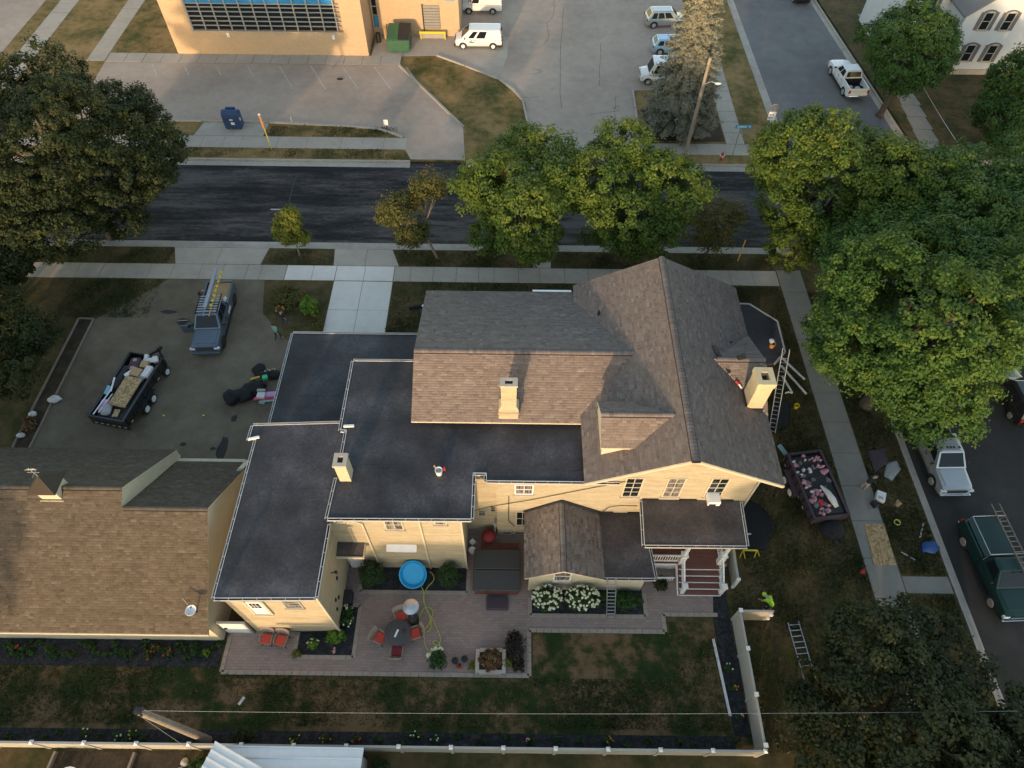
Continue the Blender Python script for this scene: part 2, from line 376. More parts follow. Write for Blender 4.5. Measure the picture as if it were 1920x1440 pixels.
m, nt, b = _mat('window_glass'); b.inputs['Base Color'].default_value = (.012,.015,.018,1); b.inputs['Roughness'].default_value = .08; b.inputs['Specular IOR Level'].default_value = .28; MT['glass'] = m
m, nt, b = _mat('curtained_glass'); v = coords(nt,'Object',(9,9,1)); c = ramp(nt, noise(nt,v,1.5,3), [(.4,(.06,.055,.05)),(.55,(.20,.18,.16)),(.7,(.30,.27,.25))]); nt.links.new(c,b.inputs['Base Color']); b.inputs['Roughness'].default_value=.12; b.inputs['Specular IOR Level'].default_value=.7; MT['glass_curtain'] = m
# OSB board
m, nt, b = _mat('osb_board'); v = coords(nt,'Object'); vr = N(nt,'ShaderNodeTexVoronoi', Scale=9.0); nt.links.new(v, vr.inputs['Vector'])
sp = N(nt,'ShaderNodeSeparateColor'); nt.links.new(vr.outputs['Color'], sp.inputs[0])
c = ramp(nt, mathn(nt,'ADD',mathn(nt,'MULTIPLY',sp.outputs[0],.5),mathn(nt,'MULTIPLY',noise(nt,v,3,4),.5)), [(.25,(.22,.135,.060)),(.5,(.36,.24,.115)),(.75,(.48,.34,.18))]); nt.links.new(c,b.inputs['Base Color']); b.inputs['Roughness'].default_value=.9; MT['osb'] = m
# pavers
def paver_mat(name, c1, c2, mort, s=(.30,.15), swap=False):
    m, nt, b = _mat(name); v = coords(nt,'World',(1,1,1))
    br = N(nt,'ShaderNodeTexBrick', Scale=1.0); br.inputs['Brick Width'].default_value=s[0]; br.inputs['Row Height'].default_value=s[1]; br.inputs['Mortar Size'].default_value=.008
    br.inputs['Color1'].default_value=(*c1,1); br.inputs['Color2'].default_value=(*c2,1); br.inputs['Mortar'].default_value=(*mort,1)
    nt.links.new(v, br.inputs['Vector']); n1 = noise(nt,v,.8,5,.6); n2 = noise(nt,v,20,3)
    c = mixc(nt, mathn(nt,'MULTIPLY',n1,.5), br.outputs['Color'], sc_(c2,1.25)); c = mixc(nt, mathn(nt,'MULTIPLY',n2,.3), c, sc_(c1,.7))
    nt.links.new(c,b.inputs['Base Color']); b.inputs['Roughness'].default_value=.9; bump(nt, br.outputs['Fac'], b, .35, -.01); return m
MT['paver'] = paver_mat('plum_pavers', (.215,.158,.135), (.30,.225,.192), (.13,.10,.085))
MT['paver_edge'] = plain('buff_paver', (.30,.245,.195), .9, var=.14, scale=4, bmp=.2)

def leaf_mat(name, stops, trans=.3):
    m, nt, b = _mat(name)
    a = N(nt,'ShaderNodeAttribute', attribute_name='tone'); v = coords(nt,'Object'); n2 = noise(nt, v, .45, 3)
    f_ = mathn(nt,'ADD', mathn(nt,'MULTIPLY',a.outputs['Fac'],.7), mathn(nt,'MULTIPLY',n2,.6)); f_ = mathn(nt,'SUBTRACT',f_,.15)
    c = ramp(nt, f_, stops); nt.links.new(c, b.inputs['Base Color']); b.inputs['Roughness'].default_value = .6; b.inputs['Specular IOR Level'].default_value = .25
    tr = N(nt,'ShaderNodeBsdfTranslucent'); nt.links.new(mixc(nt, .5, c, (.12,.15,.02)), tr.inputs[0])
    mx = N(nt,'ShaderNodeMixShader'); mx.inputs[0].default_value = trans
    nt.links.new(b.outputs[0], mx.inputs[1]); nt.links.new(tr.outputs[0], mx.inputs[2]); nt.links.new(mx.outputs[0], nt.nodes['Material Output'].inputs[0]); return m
MT['maple'] = leaf_mat('maple_leaf', [(.1,(.030,.064,.011)),(.40,(.070,.118,.017)),(.65,(.105,.150,.021)),(.95,(.150,.172,.028))])
MT['maple_green'] = leaf_mat('green_maple_leaf', [(.1,(.018,.050,.012)),(.40,(.040,.094,.018)),(.65,(.068,.128,.021)),(.95,(.115,.158,.026))])
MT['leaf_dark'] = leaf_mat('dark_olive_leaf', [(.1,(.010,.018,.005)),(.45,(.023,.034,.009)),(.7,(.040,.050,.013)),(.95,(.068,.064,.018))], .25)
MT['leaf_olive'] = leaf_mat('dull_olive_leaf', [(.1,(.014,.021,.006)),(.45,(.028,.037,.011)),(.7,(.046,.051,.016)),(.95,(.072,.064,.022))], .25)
MT['leaf_brown'] = leaf_mat('thinning_leaf', [(.1,(.045,.060,.014)),(.45,(.105,.105,.026)),(.7,(.17,.13,.036)),(.95,(.24,.15,.05))])
MT['leaf_young'] = leaf_mat('young_tree_leaf', [(.1,(.080,.100,.014)),(.45,(.15,.165,.022)),(.7,(.21,.205,.030)),(.95,(.27,.245,.04))])
MT['leaf_spruce'] = leaf_mat('spruce_needle', [(.1,(.085,.105,.092)),(.40,(.15,.165,.135)),(.65,(.24,.235,.175)),(.95,(.34,.315,.22))], .2)
MT['leaf_shrub'] = leaf_mat('shrub_leaf', [(.1,(.014,.040,.012)),(.45,(.030,.072,.018)),(.7,(.055,.11,.022)),(.95,(.09,.14,.03))])
MT['leaf_box'] = leaf_mat('clipped_yew_leaf', [(.1,(.010,.028,.010)),(.45,(.020,.048,.014)),(.7,(.035,.068,.018)),(.95,(.06,.085,.02))], .15)
MT['leaf_lime'] = leaf_mat('lime_leaf', [(.1,(.06,.13,.015)),(.45,(.11,.21,.022)),(.7,(.17,.27,.03)),(.95,(.25,.32,.05))])
MT['leaf_rust'] = leaf_mat('rust_leaf', [(.1,(.06,.030,.015)),(.4,(.13,.060,.028)),(.6,(.20,.12,.05)),(.95,(.28,.20,.09))])
MT['leaf_dkplum'] = leaf_mat('dark_plum_leaf', [(.1,(.012,.011,.010)),(.45,(.030,.025,.020)),(.7,(.060,.048,.030)),(.95,(.12,.09,.06))])
MT['petal_white'] = plain('cream_petal', (.60,.62,.44), .8, var=.12)
MT['petal_red'] = plain('red_petal', (.55,.04,.02), .7, var=.2)
MT['petal_pink'] = plain('pink_petal', (.62,.28,.30), .7, var=.15)
MT['petal_yellow'] = plain('yellow_petal', (.58,.50,.05), .7, var=.15)
MT['petal_orange'] = plain('orange_petal', (.62,.22,.03), .7, var=.15)

# ================================================================== the setting
def sheet(name, poly, z, mat, th=0.05, parent=None, label=None):
    mb = MB(); mb.prism([(p[0],p[1]) for p in poly], z-th, z); o = build(mb, name, MT[mat], parent)
    if parent is None: o['kind'] = 'structure'
    return o
def rect(x0,x1,y0,y1): return [(x0,y0),(x1,y0),(x1,y1),(x0,y1)]
mb = MB(); mb.add([(-900,-900,-.2),(900,-900,-.2),(900,1500,-.2),(-900,1500,-.2)], [(0,1,2,3)])
tag(build(mb,'ground',MT['ground']), kind='structure')
# carriageways (street level is 14 cm under the lawns)
sheet('main_street', rect(-120,120,40.0,51.7), -.14, 'asphalt_fresh')
sheet('side_street_north', [(24.7,51.7),(36.6,51.7),(35.0,82),(36.5,140),(26.5,140),(24.7,82)], -.138, 'asphalt_side')
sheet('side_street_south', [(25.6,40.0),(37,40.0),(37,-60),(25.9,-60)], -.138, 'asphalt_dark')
# lawns: one raised block per property
sheet('front_lawn', [(-120,-14),(25.3,-14),(25.3,40.1),(-120,40.1)], 0, 'lawn', .3)
sheet('rear_lawn', rect(-120,25.3,-70,-14.02), 0, 'lawn', .3)
sheet('post_office_lawn', [(-120,51.6),(22.8,51.6),(24.4,53.4),(24.4,140),(-120,140)], 0, 'lawn_green', .3)
sheet('neighbour_lawn_north', [(37.2,52.6),(120,52.6),(120,140),(36.6,140),(35.2,82)], 0, 'lawn', .3)
sheet('neighbour_lawn_east', rect(37.2,120,-70,39.6), 0, 'lawn', .3)
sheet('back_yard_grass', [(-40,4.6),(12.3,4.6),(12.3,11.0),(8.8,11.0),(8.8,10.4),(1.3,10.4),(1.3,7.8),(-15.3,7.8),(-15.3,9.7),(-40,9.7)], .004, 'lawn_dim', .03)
# kerbs and gutter pans
def kerb(name, pts, w_=.16, pan=.7, side=1):
    """kerb along pts, its street on the right-hand side when side=1"""
    k = MB(); g = MB()
    for a, b_ in zip(pts[:-1], pts[1:]):
        a, b_ = Vector((*a,0)), Vector((*b_,0)); dd = (b_-a).normalized(); nn = Vector((dd.y,-dd.x,0))*side
        n = max(1, int((b_-a).length/3.0))
        for i in range(n):
            p, q = a+(b_-a)*(i/n), a+(b_-a)*((i+1)/n); q = q-dd*.012
            k.slabz([tuple(p)[:2]+(.012,), tuple(q)[:2]+(.012,), tuple(q+nn*w_)[:2]+(.005,), tuple(p+nn*w_)[:2]+(.005,)], .3)
            if pan: g.slabz([tuple(p+nn*w_)[:2]+(-.122,), tuple(q+nn*w_)[:2]+(-.122,), tuple(q+nn*(w_+pan))[:2]+(-.130,), tuple(p+nn*(w_+pan))[:2]+(-.130,)], .05)
    o = tag(build(k, name, MT['kerb']), kind='structure')
    if pan: build(g, 'gutter_pan', MT['kerb'], o)
    return o
kerb('kerb_street_south', [(-110,40.1),(25.3,40.1)], side=-1)
kerb('kerb_street_north', [(-110,51.6),(-9.4,51.6)], side=1)
kerb('kerb_corner_north', [(-4.4,51.6),(21.2,51.6),(22.6,51.75),(23.7,52.4),(24.4,53.6),(24.45,82),(26.3,130)], side=1)
kerb('kerb_street_north_east', [(36.2,130),(34.9,82),(36.8,53.6),(38.5,52.6),(100,52.6)], side=1, pan=.5)
kerb('kerb_side_street_south', [(25.3,39.8),(25.3,21),(25.8,-50)], side=-1, pan=.35)

# sidewalks of single slabs
def walk(name, mat, slabs, z=.018):
    """slabs: list of 4-corner outlines"""
    base = None; root = bpy.data.objects.new(name, None); COL.objects.link(root); ROOTM[root.name] = Matrix(); tag(root, kind='structure')
    for q in slabs:
        mb = MB(); c = Vector((sum(p[0] for p in q)/4, sum(p[1] for p in q)/4, 0)); zz = z+random.uniform(-.006,.006)
        pts = [c+(Vector((*p,0))-c)*1.0 for p in q]
        ins = []
        for p in pts:
            dv = c-p; ins.append(p+Vector((math.copysign(min(.014,abs(dv.x)),dv.x), math.copysign(min(.014,abs(dv.y)),dv.y),0)))
        mb.prism([(p.x,p.y) for p in ins], -.06, zz)
        build(mb, 'slab', MT[mat], root)
    return root
def strip(xs, y0, y1): return [[(a,y0),(b_,y0),(b_,y1),(a,y1)] for a, b_ in zip(xs[:-1], xs[1:])]
xs = [-60+1.86*i for i in range(18)]; xs = [x for x in xs if x < -27] + [-26.6,-24.4,-22.7,-20.8,-19.7,-17.75]
walk('sidewalk_near', 'concrete', strip(xs, 36.58, 38.2) + strip([-9.3,-8.0,-6.25,-4.45,-2.7,-1.5,.4,2.06,4.0,5.85,7.7,9.55,11.4,13.25,15.1,16.9,18.7,20.6], 36.58, 38.2))
walk('sidewalk_near_new', 'concrete_new', strip([-17.73,-15.65,-13.85], 36.6, 38.2) + [[(-13.83,36.6),(-11.6,36.6),(-11.6,38.2),(-13.83,38.2)],[(-11.6,36.6),(-9.32,36.6),(-9.32,38.2),(-11.6,38.2)]])
walk('driveway_slabs', 'concrete_new', [[(a,y0),(b_,y0),(b_,y1),(a,y1)] for a,b_ in ((-13.83,-11.6),(-11.6,-9.3)) for y0,y1 in ((33.6,36.55),(30.4,33.6),(27.5,30.4))])
walk('driveway_apron_slabs', 'concrete', [[(-26.6,38.22),(-23.4,38.22),(-23.4,40.08),(-27.2,40.08)],[(-23.4,38.22),(-19.9,38.22),(-19.6,40.08),(-23.4,40.08)],[(-14.15,38.22),(-11.7,38.22),(-11.7,40.08),(-14.35,40.08)],[(-11.7,38.22),(-9.0,38.22),(-9.7,40.08),(-11.7,40.08)]], .014)
walk('step_walk_near', 'concrete', [[(1.55,38.22),(2.95,38.22),(2.95,40.08),(1.6,40.08)]])
walk('sidewalk_far', 'concrete', strip([-60+1.9*i for i in range(14)]+[-32.4,-30.47,-28.86,-26.9,-25.24,-21.91,-19.21,-16.03,-14.06,-12.1,-10.0], 53.15, 54.9) + strip([1.5,3.4,5.3,7.2,9.1,11.0,12.9,14.8,16.7,19.3], 52.9, 54.55))
walk('letterbox_pad', 'concrete', [[(-29.9,54.93),(-26.3,54.93),(-26.3,57.0),(-29.5,57.0)],[(-26.3,54.93),(-23.4,54.93),(-23.3,57.0),(-26.3,57.0)]], .014)
walk('corner_walk_north', 'concrete', [[(19.3,52.9),(21.4,52.9),(21.4,54.55),(19.3,54.55)],[(21.4,52.2),(23.2,52.3),(23.6,54.55),(21.4,54.55)]]+[[(19.6+.005*i,54.58+1.75*i),(21.3+.02*i,54.58+1.75*i),(21.3+.02*i,54.55+1.75*(i+1)),(19.6+.005*i,54.55+1.75*(i+1))] for i in range(14)])
walk('sidewalk_side', 'concrete_dim', [[(20.66,38.3-2.35*(i+1)),(22.55,38.3-2.35*(i+1)),(22.55,38.3-2.35*i),(20.66,38.3-2.35*i)] for i in range(14)]+[[(22.58,12.75),(25.25,12.75),(25.25,13.75),(22.58,13.75)]])
walk('neighbour_walk', 'concrete_dim', [[(37.6+.2*i*.55,53.3+2.0*i),(39.5+.2*i*.55,53.3+2.0*i),(39.4+.2*i*.5,53.25+2.0*(i+1)),(37.6+.2*i*.5,53.25+2.0*(i+1))] for i in range(13)])
walk('post_office_side_walk', 'concrete', [[(-52.3,62+2.2*i),(-50.2,62+2.2*i),(-50.2,64.15+2.2*i),(-52.3,64.15+2.2*i)] for i in range(12)]+[[(-44.6,67.5+2.2*i),(-42.7,67.5+2.2*i),(-42.7,69.65+2.2*i),(-44.6,69.65+2.2*i)] for i in range(10)])
walk('post_office_front_walk', 'concrete', [[(-42.6+1.9*i,67.35),(-40.72+1.9*i,67.35),(-40.72+1.9*i,69.1),(-42.6+1.9*i,69.1)] for i in range(16)])

# post office car park, yard and drive
sheet('car_park_street', [(-62,55),(-54,55),(-54,140),(-62,140)], .006, 'asphalt_old')
sheet('car_park', [(-42.6,67.3),(-12.1,67.3),(-4.9,56.5),(-4.5,51.75),(-9.4,51.75),(-10.0,53.1),(-10.0,54.9),(-11.0,55.2),(-12.2,56.0),(-16.4,56.6),(-23.3,57.05),(-42,57.2)], .008, 'asphalt_old')
sheet('post_office_yard', [(-15.2,69.1),(-12.1,69.1),(-8.2,69.3),(-5.2,67.3),(-1.7,64.9),(1.0,60.8),(1.2,57.4),(11.6,57.4),(11.6,63.2),(17.6,63.6),(19.2,78),(19.4,100),(-15.2,100)], .008, 'asphalt_old')
sheet('loading_apron', [(-15.2,69.1),(-8.3,69.25),(-5.2,67.3),(-1.7,65.0),(-.9,69.5),(-.9,73.2),(-15.2,73.2)], .013, 'concrete')
sheet('yard_drive', [(1.2,57.4),(11.6,57.4),(11.6,54.6),(11.0,51.75),(1.6,51.75),(1.4,54.6)], .007, 'asphalt_old')
sheet('spruce_island_mulch', [(12.6,55.0),(19.5,54.9),(19.5,59),(12.2,60)], .007, 'soil')
def curb_line(name, pts, w_=.2):
    k = MB()
    for a, b_ in zip(pts[:-1], pts[1:]):
        a, b_ = Vector((*a,.05)), Vector((*b_,.05)); n = max(1,int((b_-a).length/2.4))
        for i in range(n):
            p = a+(b_-a)*(i/n); q = a+(b_-a)*((i+.97)/n); k.beam(p,q,w_,.2)
    return tag(build(k, name, MT['kerb']), kind='structure')
curb_line('island_kerb', [(-12.1,68.9),(-12.1,67.3),(-4.85,56.6)])
curb_line('island_kerb_yard', [(-8.3,69.25),(-5.2,67.3),(-1.7,64.9),(-.3,63.2),(.7,61.2),(1.2,57.4)])
curb_line('verge_kerb', [(-40,57.15),(-29.6,57.12),(-23.3,57.05),(-16.4,56.6),(-12.9,56.2),(-11.6,55.6),(-10.4,54.95)])
curb_line('spruce_island_kerb', [(11.65,57.0),(11.7,63.2)])
# painted marks
mk = MB()
for i in range(9):
    a = Vector((-37.6+3.28*i, 67.0, 0)); b_ = a+Vector((2.25,-4.2,0)) if i > 3 else a+Vector((1.1,-2.0,0))
    mk.beam((a.x,a.y,.0125),(b_.x,b_.y,.0125),.11,.004)
o = build(mk,'stall_lines',MT['paint']); o['kind'] = 'structure'
mk = MB()
for x0,x1,y in ((-20.6,-18.9,44.85),(-11.2,-8.9,45.0),(1.8,4.2,44.9)): mk.box(x0,x1,y,y+.13,-.137,-.133)
o = build(mk,'centre_dashes',MT['paint']); o['kind'] = 'structure'
# tar-sealed cracks on the fresh street
ck = MB()
for x in (-19.3,12.6,-2.0):
    pts = [(x+random.uniform(-.12,.12), 41+ i*.8, -.136) for i in range(12)]
    for p,q in zip(pts[:-1],pts[1:]): ck.beam(p,q,.10,.004)
o = build(ck,'crack_sealant',MT['black']); o['kind'] = 'structure'
ck = MB(); random.seed(5)
for (x,y,ax,ay,n) in ((4.5,60,.1,1.6,14),(7.2,59,.9,.3,6),(1.6,66,.9,.2,6),(3,72,.3,1.5,9),(8.5,64,.15,1.1,9),(-1.5,61.5,.9,.1,5),(9.5,58,.2,.8,6)):
    p = Vector((x,y,.0105))
    for i in range(n):
        q = p+Vector((ax*random.uniform(.4,1.3)*random.choice((1,1,-.4)), ay*random.uniform(.4,1.3), 0)); ck.beam(p,q,.035,.003); p = q
o = build(ck,'lot_cracks',MT['asphalt_dark']); o['kind'] = 'structure'
# home driveway and beds
sheet('driveway', [(-30.9,19.6),(-30.75,32.4),(-28.6,34.4),(-26.6,36.55),(-19.2,36.55),(-18.6,33.2),(-16.4,30.7),(-9.0,27.5),(-9,20),(-15,19.6)], .008, 'asphalt_drive')
st = MB(); random.seed(9)
for (x,y,rx,ry) in ((-18.6,21.6,.35,1.1),(-21.2,21.9,.22,.18),(-21.1,20.9,.18,.16),(-19.2,21.6,.2,.15),(-18.4,23.9,.25,.3),(-27.6,25.7,.35,.3),(-24.3,32.3,.5,.4),(-25.6,33.2,.6,.2)):
    st.add([(x+rx*random.uniform(.7,1.2)*math.cos(t*math.pi/6), y+ry*random.uniform(.7,1.2)*math.sin(t*math.pi/6), .0115) for t in range(12)], [tuple(range(12))])
build(st,'oil_stain',MT['asphalt_dark'])['kind'] = 'structure'
sheet('drive_bed_soil', [(-32.0,19.8),(-30.95,19.8),(-30.85,32.4),(-31.95,32.4)], .006, 'soil')
eg = MB()
for a,b_ in (((-31.95,32.4),(-30.85,32.4)),((-30.85,32.4),(-30.95,19.8)),((-31.95,32.4),(-32.05,19.8))): eg.beam((*a,.05),(*b_,.05),.09,.13)
tag(build(eg,'timber_edging',MT['wood_grey']), 'weathered timber edging round the narrow bed beside the driveway', 'edging')
sheet('street_bed_soil', [(-18.9,36.45),(-18.5,33.3),(-16.4,30.8),(-13.95,30.8),(-13.9,36.45)], .006, 'lawn')
# patio: brown pavers with a buff border
sheet('patio', [(-15.25,8.15),(1.1,8.15),(1.1,10.55),(8.6,10.55),(8.6,11.5),(11.6,11.5),(11.6,14.5),(1.0,14.5),(1.0,16.3),(-2.6,16.3),(-2.6,13.9),(-9.4,13.9),(-9.4,10.2),(-15.25,10.2)], .030, 'paver', .06)
PATIO = bpy.data.objects['patio']
def border(pts, w_=.22, z=.036, L=.42):
    for a,b_ in zip(pts[:-1],pts[1:]):
        a,b_ = Vector((*a,z)),Vector((*b_,z)); n = max(1,round((b_-a).length/L)); dd = (b_-a).normalized()
        for i in range(n):
            p = a+(b_-a)*(i/n); q = a+(b_-a)*((i+1)/n)-dd*.018
            mb = MB(); mb.beam(p,q,w_,.06); build(mb,'edging_paver',MT['paver_edge'],PATIO)
border([(-15.15,10.0),(-15.15,8.1),(1.1,8.1),(1.1,10.45),(8.55,10.45),(8.55,11.4),(11.6,11.4)])
border([(-8.45,13.4),(-8.45,12.45),(-2.35,12.45),(-2.35,13.8)])
border([(-11.5,10.05),(-11.5,8.9),(-8.3,8.9),(-8.3,11.7),(-9.2,11.7)])
border([(1.15,12.2),(1.15,11.25),(7.6,11.25),(7.6,12.6)])
border([(-15.1,10.1),(-11.6,10.1)], .2)
for nm,q in (('planting_bed_wall',[(-8.35,12.57),(-2.47,12.57),(-2.47,13.95),(-8.35,13.95)]),('planting_bed_corner',[(-11.38,9.03),(-8.42,9.03),(-8.42,11.58),(-9.35,11.58),(-9.35,10.2),(-11.38,10.2)]),('planting_bed_window',[(1.27,11.37),(7.48,11.37),(7.48,12.75),(1.27,12.75)]),('planting_bed_fence',[(-40,4.65),(11.4,4.65),(11.4,5.35),(-40,5.35)]),('planting_bed_side',[(11.45,5.36),(12.25,5.36),(12.25,13.2),(11.6,13.2),(11.3,11.0)]),('planting_bed_garage',[(-31,8.35),(-15.4,8.35),(-15.4,9.75),(-31,9.75)])):
    sheet(nm, q, .044, 'gravel', .06)
# stones lying on the slate beds

# ================================================================== building helpers
def shingles(parent, pts, mat, name='shingles', expo=.14, wmin=.14, wmax=.36, lift=.012, seed=1, deck='cream', thick=.12, U=None):
    """pts: planar 3-D outline, first edge = eave (left to right seen from outside). Deck slab plus single shingle tabs."""
    p = [Vector(q) for q in pts]; U = Vector(U) if U else (p[1]-p[0]).normalized(); nrm = None
    for i in range(1, len(p)):
        nrm = U.cross(p[i]-p[0])
        if nrm.length > 1e-3: break
    nrm.normalize()
    if nrm.z < 0: nrm = -nrm
    V = nrm.cross(U).normalized()
    if V.z < 0: V = -V
    uv = [((q-p[0]).dot(U), (q-p[0]).dot(V)) for q in p]
    vmin, vmax = min(b for a,b in uv), max(b for a,b in uv); n = len(uv)
    rg = np.random.default_rng(seed); Vs=[]; Fs=[]; T=[]
    k = 0; vv = vmin
    while vv < vmax-.01:
        v0, v1 = vv, min(vv+expo, vmax); vm = (v0+v1)/2; xs = []
        for i in range(n):
            (a0,b0),(a1,b1) = uv[i], uv[(i+1)%n]
            if (b0-vm)*(b1-vm) < 0: xs.append(a0+(a1-a0)*(vm-b0)/(b1-b0))
        xs.sort()
        for u0,u1 in zip(xs[0::2], xs[1::2]):
            u = u0-rg.uniform(0,.2); rowt = rg.normal(0,.03)
            while u < u1:
                w_ = rg.uniform(wmin,wmax); a, b_ = max(u,u0), min(u+w_,u1); u += w_
                if b_-a < .01: continue
                h = lift+rg.uniform(.004,.016); g = .004
                P0 = p[0]+U*a+V*(v0-.012); P1 = p[0]+U*(b_-g)+V*(v0-.012); P2 = p[0]+U*(b_-g)+V*v1; P3_ = p[0]+U*a+V*v1
                i0 = len(Vs); up = nrm*h; lo = nrm*.002
                Vs += [P0+lo,P1+lo,P0+up,P1+up,P2+nrm*(lift*.4),P3_+nrm*(lift*.4)]
                Fs += [(i0+2,i0+3,i0+4,i0+5),(i0,i0+1,i0+3,i0+2)]
                t = float(np.clip(rg.normal(.47,.17)+rowt,0,1)); T += [t,t*.6]
        vv += expo; k += 1
    inv = ROOTM[parent.name].inverted()
    dk = MB(); dk.slabz([tuple(q) for q in p], thick); d_ = build(dk, 'roof_deck', MT[deck], parent)
    me = fastmesh(name, [tuple(inv @ v_) for v_ in Vs], Fs, [MT[mat]], T)
    o = bpy.data.objects.new(name, me); _link(o, parent); o['kind'] = 'stuff'; return o
def ridge_cap(parent, p0, p1, n0, n1, mat, half=.17, seed=3, lift=.05):
    p0, p1 = Vector(p0), Vector(p1); L = (p1-p0).length; dd = (p1-p0)/L; a, b_ = Vector(n0), Vector(n1)
    rg = np.random.default_rng(seed); Vs=[]; Fs=[]; T=[]; k = int(L/.2); inv = ROOTM[parent.name].inverted()
    for i in range(k):
        q0 = p0+dd*(L*i/k); q1 = p0+dd*(L*(i+1)/k-.006); z0 = Vector((0,0,lift+.012)); z1 = Vector((0,0,lift-.006)); i0 = len(Vs); dn = Vector((0,0,-.05))
        Vs += [q0+a*half+z0, q0+z0+Vector((0,0,.01)), q0+b_*half+z0, q1+a*half+z1, q1+z1+Vector((0,0,.01)), q1+b_*half+z1, q0+a*half+z0+dn, q1+a*half+z1+dn, q0+b_*half+z0+dn, q1+b_*half+z1+dn]
        Fs += [(i0,i0+1,i0+4,i0+3),(i0+1,i0+2,i0+5,i0+4),(i0+6,i0,i0+3,i0+7),(i0+2,i0+8,i0+9,i0+5)]
        t = float(np.clip(rg.normal(.6,.14),0,1)); T += [t,t,.0,.0]
    for q_ in (a,b_): part(parent,'ridge_vent_shadow',MT['black'],lambda m: m.beam(p0+q_*(half+.015)+Vector((0,0,lift*.55)),p1+q_*(half+.015)+Vector((0,0,lift*.55)),.035,.05))  # black strips along the vent gaps paint the shadow lines beside the cap
    me = fastmesh('ridge_cap', [tuple(inv @ v_) for v_ in Vs], Fs, [MT[mat]], T)
    o = bpy.data.objects.new('ridge_cap', me); _link(o, parent); return o
def gutter(parent, pts, w_=.12, mat='gutter', hang=.62, name='gutter'):
    """open eaves gutter along 3-D pts, roof on the left-hand side"""
    mb = MB(); pts = [Vector(p) for p in pts]
    for a, b_ in zip(pts[:-1], pts[1:]):
        dd = (b_-a).normalized(); nn = Vector((dd.y,-dd.x,0)).normalized(); L = (b_-a).length
        mb.beam(a+Vector((0,0,.006)), b_+Vector((0,0,.006)), .035, .04)
        mb.beam(a+nn*w_+Vector((0,0,-.035)), b_+nn*w_+dd*.02+Vector((0,0,-.035)), .024, .10)
        mb.beam(a+nn*w_*.5+Vector((0,0,-.088)), b_+nn*w_*.5+Vector((0,0,-.088)), w_, .012, m=1)
        k = max(1,int(L/hang))
        for i in range(k+1):
            q = a+dd*(.04+(L-.08)*i/k); mb.beam(q+Vector((0,0,.005)), q+nn*w_+Vector((0,0,.005)), .028, .02)
    return build(mb, name, [MT[mat], MT['black']], parent)
def window(parent, c, w_, h_, face='S', cols=2, rows=2, glass='glass', frame='white', trim=.07, sill=True, name='window', proud=.05, split=True):
    """window on a wall; c = centre of the opening on the wall face; face S looks to -Y, E to +X"""
    c = Vector(c)
    if face == 'S': U, Nn = Vector((1,0,0)), Vector((0,-1,0))
    elif face == 'E': U, Nn = Vector((0,1,0)), Vector((1,0,0))
    else: U, Nn = Vector((-1,0,0)), Vector((0,1,0))
    Z = Vector((0,0,1))
    def bar(mb, u0,u1,z0,z1,n0,n1):
        vs_ = []
        for nn in (n0,n1):
            for (u,z) in ((u0,z0),(u1,z0),(u1,z1),(u0,z1)): vs_.append(c+U*u+Z*z+Nn*nn)
        mb.add(vs_, [(3,2,1,0),(4,5,6,7),(0,1,5,4),(1,2,6,5),(2,3,7,6),(3,0,4,7)])
    a, b_ = w_/2, h_/2; fr = MB()
    bar(fr,-a-trim,-a,-b_-trim,b_+trim,.002,proud); bar(fr,a,a+trim,-b_-trim,b_+trim,.002,proud)
    bar(fr,-a,a,b_,b_+trim,.002,proud); bar(fr,-a,a,-b_-trim,-b_,.002,proud)
    o = build(fr, name, MT[frame], parent)
    if sill:
        s_ = MB(); bar(s_,-a-trim-.05,a+trim+.05,-b_-trim-.08,-b_-trim-.003,.003,proud+.06); build(s_,'sill',MT['stone_cap'],o)
    g = MB(); bar(g,-a,a,-b_,b_,.003,.014); build(g,'pane',MT[glass],o)
    mu = MB(); t = .018
    for i in range(1,cols):
        u = -a+w_*i/cols; bar(mu,u-t,u+t,-b_,b_,.0145,.032)
    for j in range(1,rows):
        z = -b_+h_*j/rows; tt = t*1.5 if (split and j == rows//2) else t; bar(mu,-a,a,z-tt,z+tt,.0145,.036)
    if mu.v: build(mu,'muntin',MT[frame],o)
    return o
def parts(parent, name, mat, fns, **k):
    return [part(parent, name, MT[mat], f_, **k) for f_ in fns]
def downspout(parent, pts, mat='cream'):
    return part(parent,'downspout',MT[mat],lambda m: [m.beam(a,b_,.09,.08) for a,b_ in zip(pts[:-1],pts[1:])])

# ================================================================== the brick house
H = thing('brick_house', 'large cream brick house with brown shingle gables and black flat roofs', 'house', (0,20,0))
def P_(name, mat, fn, **k): return part(H, name, MT[mat] if isinstance(mat,str) else [MT[x] for x in mat], fn, **k)
# walls
P_('wall','cream_brick',lambda m: m.slabz([(-13.75,10.2,5.92),(-9.2,10.2,6.32),(-9.2,19.3,6.32),(-13.75,19.3,5.92)],5.92))
P_('wall','cream_brick',lambda m: m.prism(rect(-8.92,-2.5,13.9,23.2),0,6.86))
P_('wall','cream_brick',lambda m: m.prism(rect(-9.2,-8.92,13.92,19.28),0,6.2))
P_('wall','cream_brick',lambda m: m.prism(rect(-2.5,-.76,16.3,23.2),0,6.86))
P_('wall','cream_brick',lambda m: m.prism(rect(-.76,4.5,16.0,23.2),0,6.86))
P_('wall','cream_brick',lambda m: m.wall((4.5,16.0),(12.6,16.0),0,7.9,8.05,.35,mid=(.515,10.0)))
P_('wall','cream_brick',lambda m: [m.box(12.3,12.6,16.36,28.7,0,7.95), m.box(4.2,4.5,16.36,28.7,6.3,7.8), m.box(4.5,12.3,28.4,28.7,0,7.8)])
